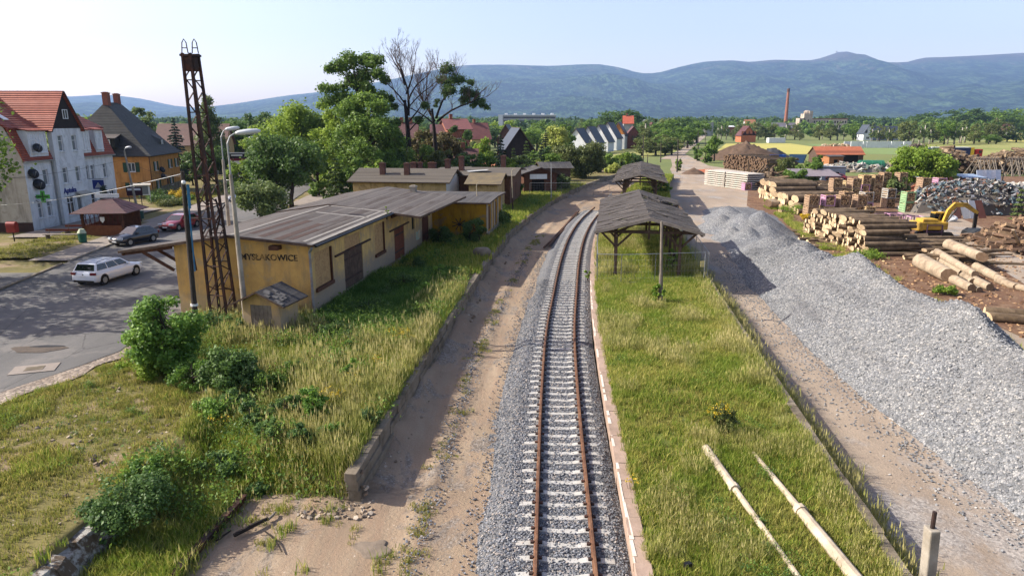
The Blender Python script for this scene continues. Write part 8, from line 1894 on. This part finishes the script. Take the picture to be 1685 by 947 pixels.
# ================================================================== loose stones
def stone_mesh(name,seed,mat):
    R = random.Random(seed); m = MB(); m.ball((0,0,0),1,5,0,(1.15,.9,.72),.22); me = bpy.data.meshes.new(name); me.from_pydata(m.v,[],m.f); me.materials.append(mat); me.update(); return me
def stone_mat(name,stops):
    t = NT(name); return t.finish(t.mix(t.ramp(t.noise((.35,.12,.8),6,.7),[(.48,0.0),(.66,.7)]),t.ramp(t.objrand(),stops),stops[0][1]),.9,t.bump(t.noise(40,3),.3,.01),spec=.2)
SM1 = stone_mat('ballast_stone',[(.0,'#43464b'),(.4,'#63676d'),(.75,'#82858a'),(.95,'#9a9188')]); SM2 = stone_mat('gravel_stone',[(.0,'#5d6064'),(.4,'#74777a'),(.75,'#878889'),(.97,'#a09e9a')]); SM3 = stone_mat('pale_rubble',[(.0,'#6f6152'),(.5,'#8d7f6e'),(1.0,'#aa9f90')])
rs = np.random.default_rng(17)
def stones(name,n,fn,mat,smin,smax):
    P_,Sc = [],[]
    for _ in range(n):
        r = fn()
        if r is None: continue
        P_.append(r); Sc.append(rs.uniform(smin,smax))
    N_ = len(P_); scatter(name,np.array(P_),Sc,rs.uniform(0,6.28,N_),[stone_mesh(name+'_piece',k,mat) for k in range(3)],tilt=rs.uniform(-.6,.6,(N_,2)))
def bal():
    y = 8+40*rs.random()**1.5; u = rs.uniform(-2.35,1.6); z = ball_pt(u,y)[2]
    return (TRK(y)+u,y,z+.01) if z > .0 else None
stones('ballast_stones',26000,bal,SM1,.022,.045)
def strip():
    y = rs.uniform(10,62); return (TRK(y)-4.1+rs.normal()*.22+.25*vnoise(y*.12,3),y,.09) if dens(y,3,.5,2) > -.25 else None
stones('path_stones',2600,strip,SM1,.015,.045)
def bal2():
    y = rs.uniform(9,60); u = -2.3-abs(rs.normal())*.35; return (TRK(y)+u,y,.03)
stones('stray_ballast',1400,bal2,SM1,.018,.04)
def pil():
    y = 9+48*rs.random()**1.35; c,f = crest(y),foot(y); x = rs.uniform(f-.5,c+1.5); z = pile_h(x,y)
    return (x,y,z+.01) if z > -.02 else None
stones('gravel_stones',36000,pil,SM2,.012,.045); stones('gravel_stones',7000,pil,SM2,.04,.085)
def pil2():
    y = rs.uniform(10,60); x = foot(y)-abs(rs.normal())*.9
    if y > 24 and y < 46 and rs.random() < .5: x = foot(y)-rs.uniform(0,2.6)
    return (x,y,.035) if x > RPR(y)+.3 else None
stones('stray_gravel',3200,pil2,SM2,.02,.05)
def rub():
    k = rs.random()
    if k < .1: y = rs.uniform(17.9,19.2); x = rs.uniform(-6.4,-4.2); return (x,y,max(.05,terrace_h(x,y)*.9))
    if k < .7: y = rs.uniform(20,60); x = LPE(y)+abs(rs.normal())*.25+.05; return (x,y,.12)
    x = rs.uniform(-19,-11.6); y = rs.uniform(16,29)
    if x < rx(y)+.5: return None
    return (x,y,GZ+.03) if dens(x,y,.55,9) > .1 else None
stones('rubble',1500,rub,SM3,.03,.1)
def deb():
    x = rs.uniform(27.5,44); y = rs.uniform(26,75); return (x,y,.07) if crest(y)+4.8 < x else None
stones('bark_debris',2600,deb,stone_mat('bark_bits',[(.0,'#4d382a'),(.5,'#7b5f47'),(1.0,'#b3956f')]),.04,.16)
if WHITEWASH.v: tag(WHITEWASH.build('limewash_edge',M('limewash_line','#d0c6b8','#b9ac9c',6,.9,.3)),'flaking white painted line along the pinkish platform edge','painted line')
dupes = {l:len(v) for l,v in LABELS.items() if len(v) > 1}
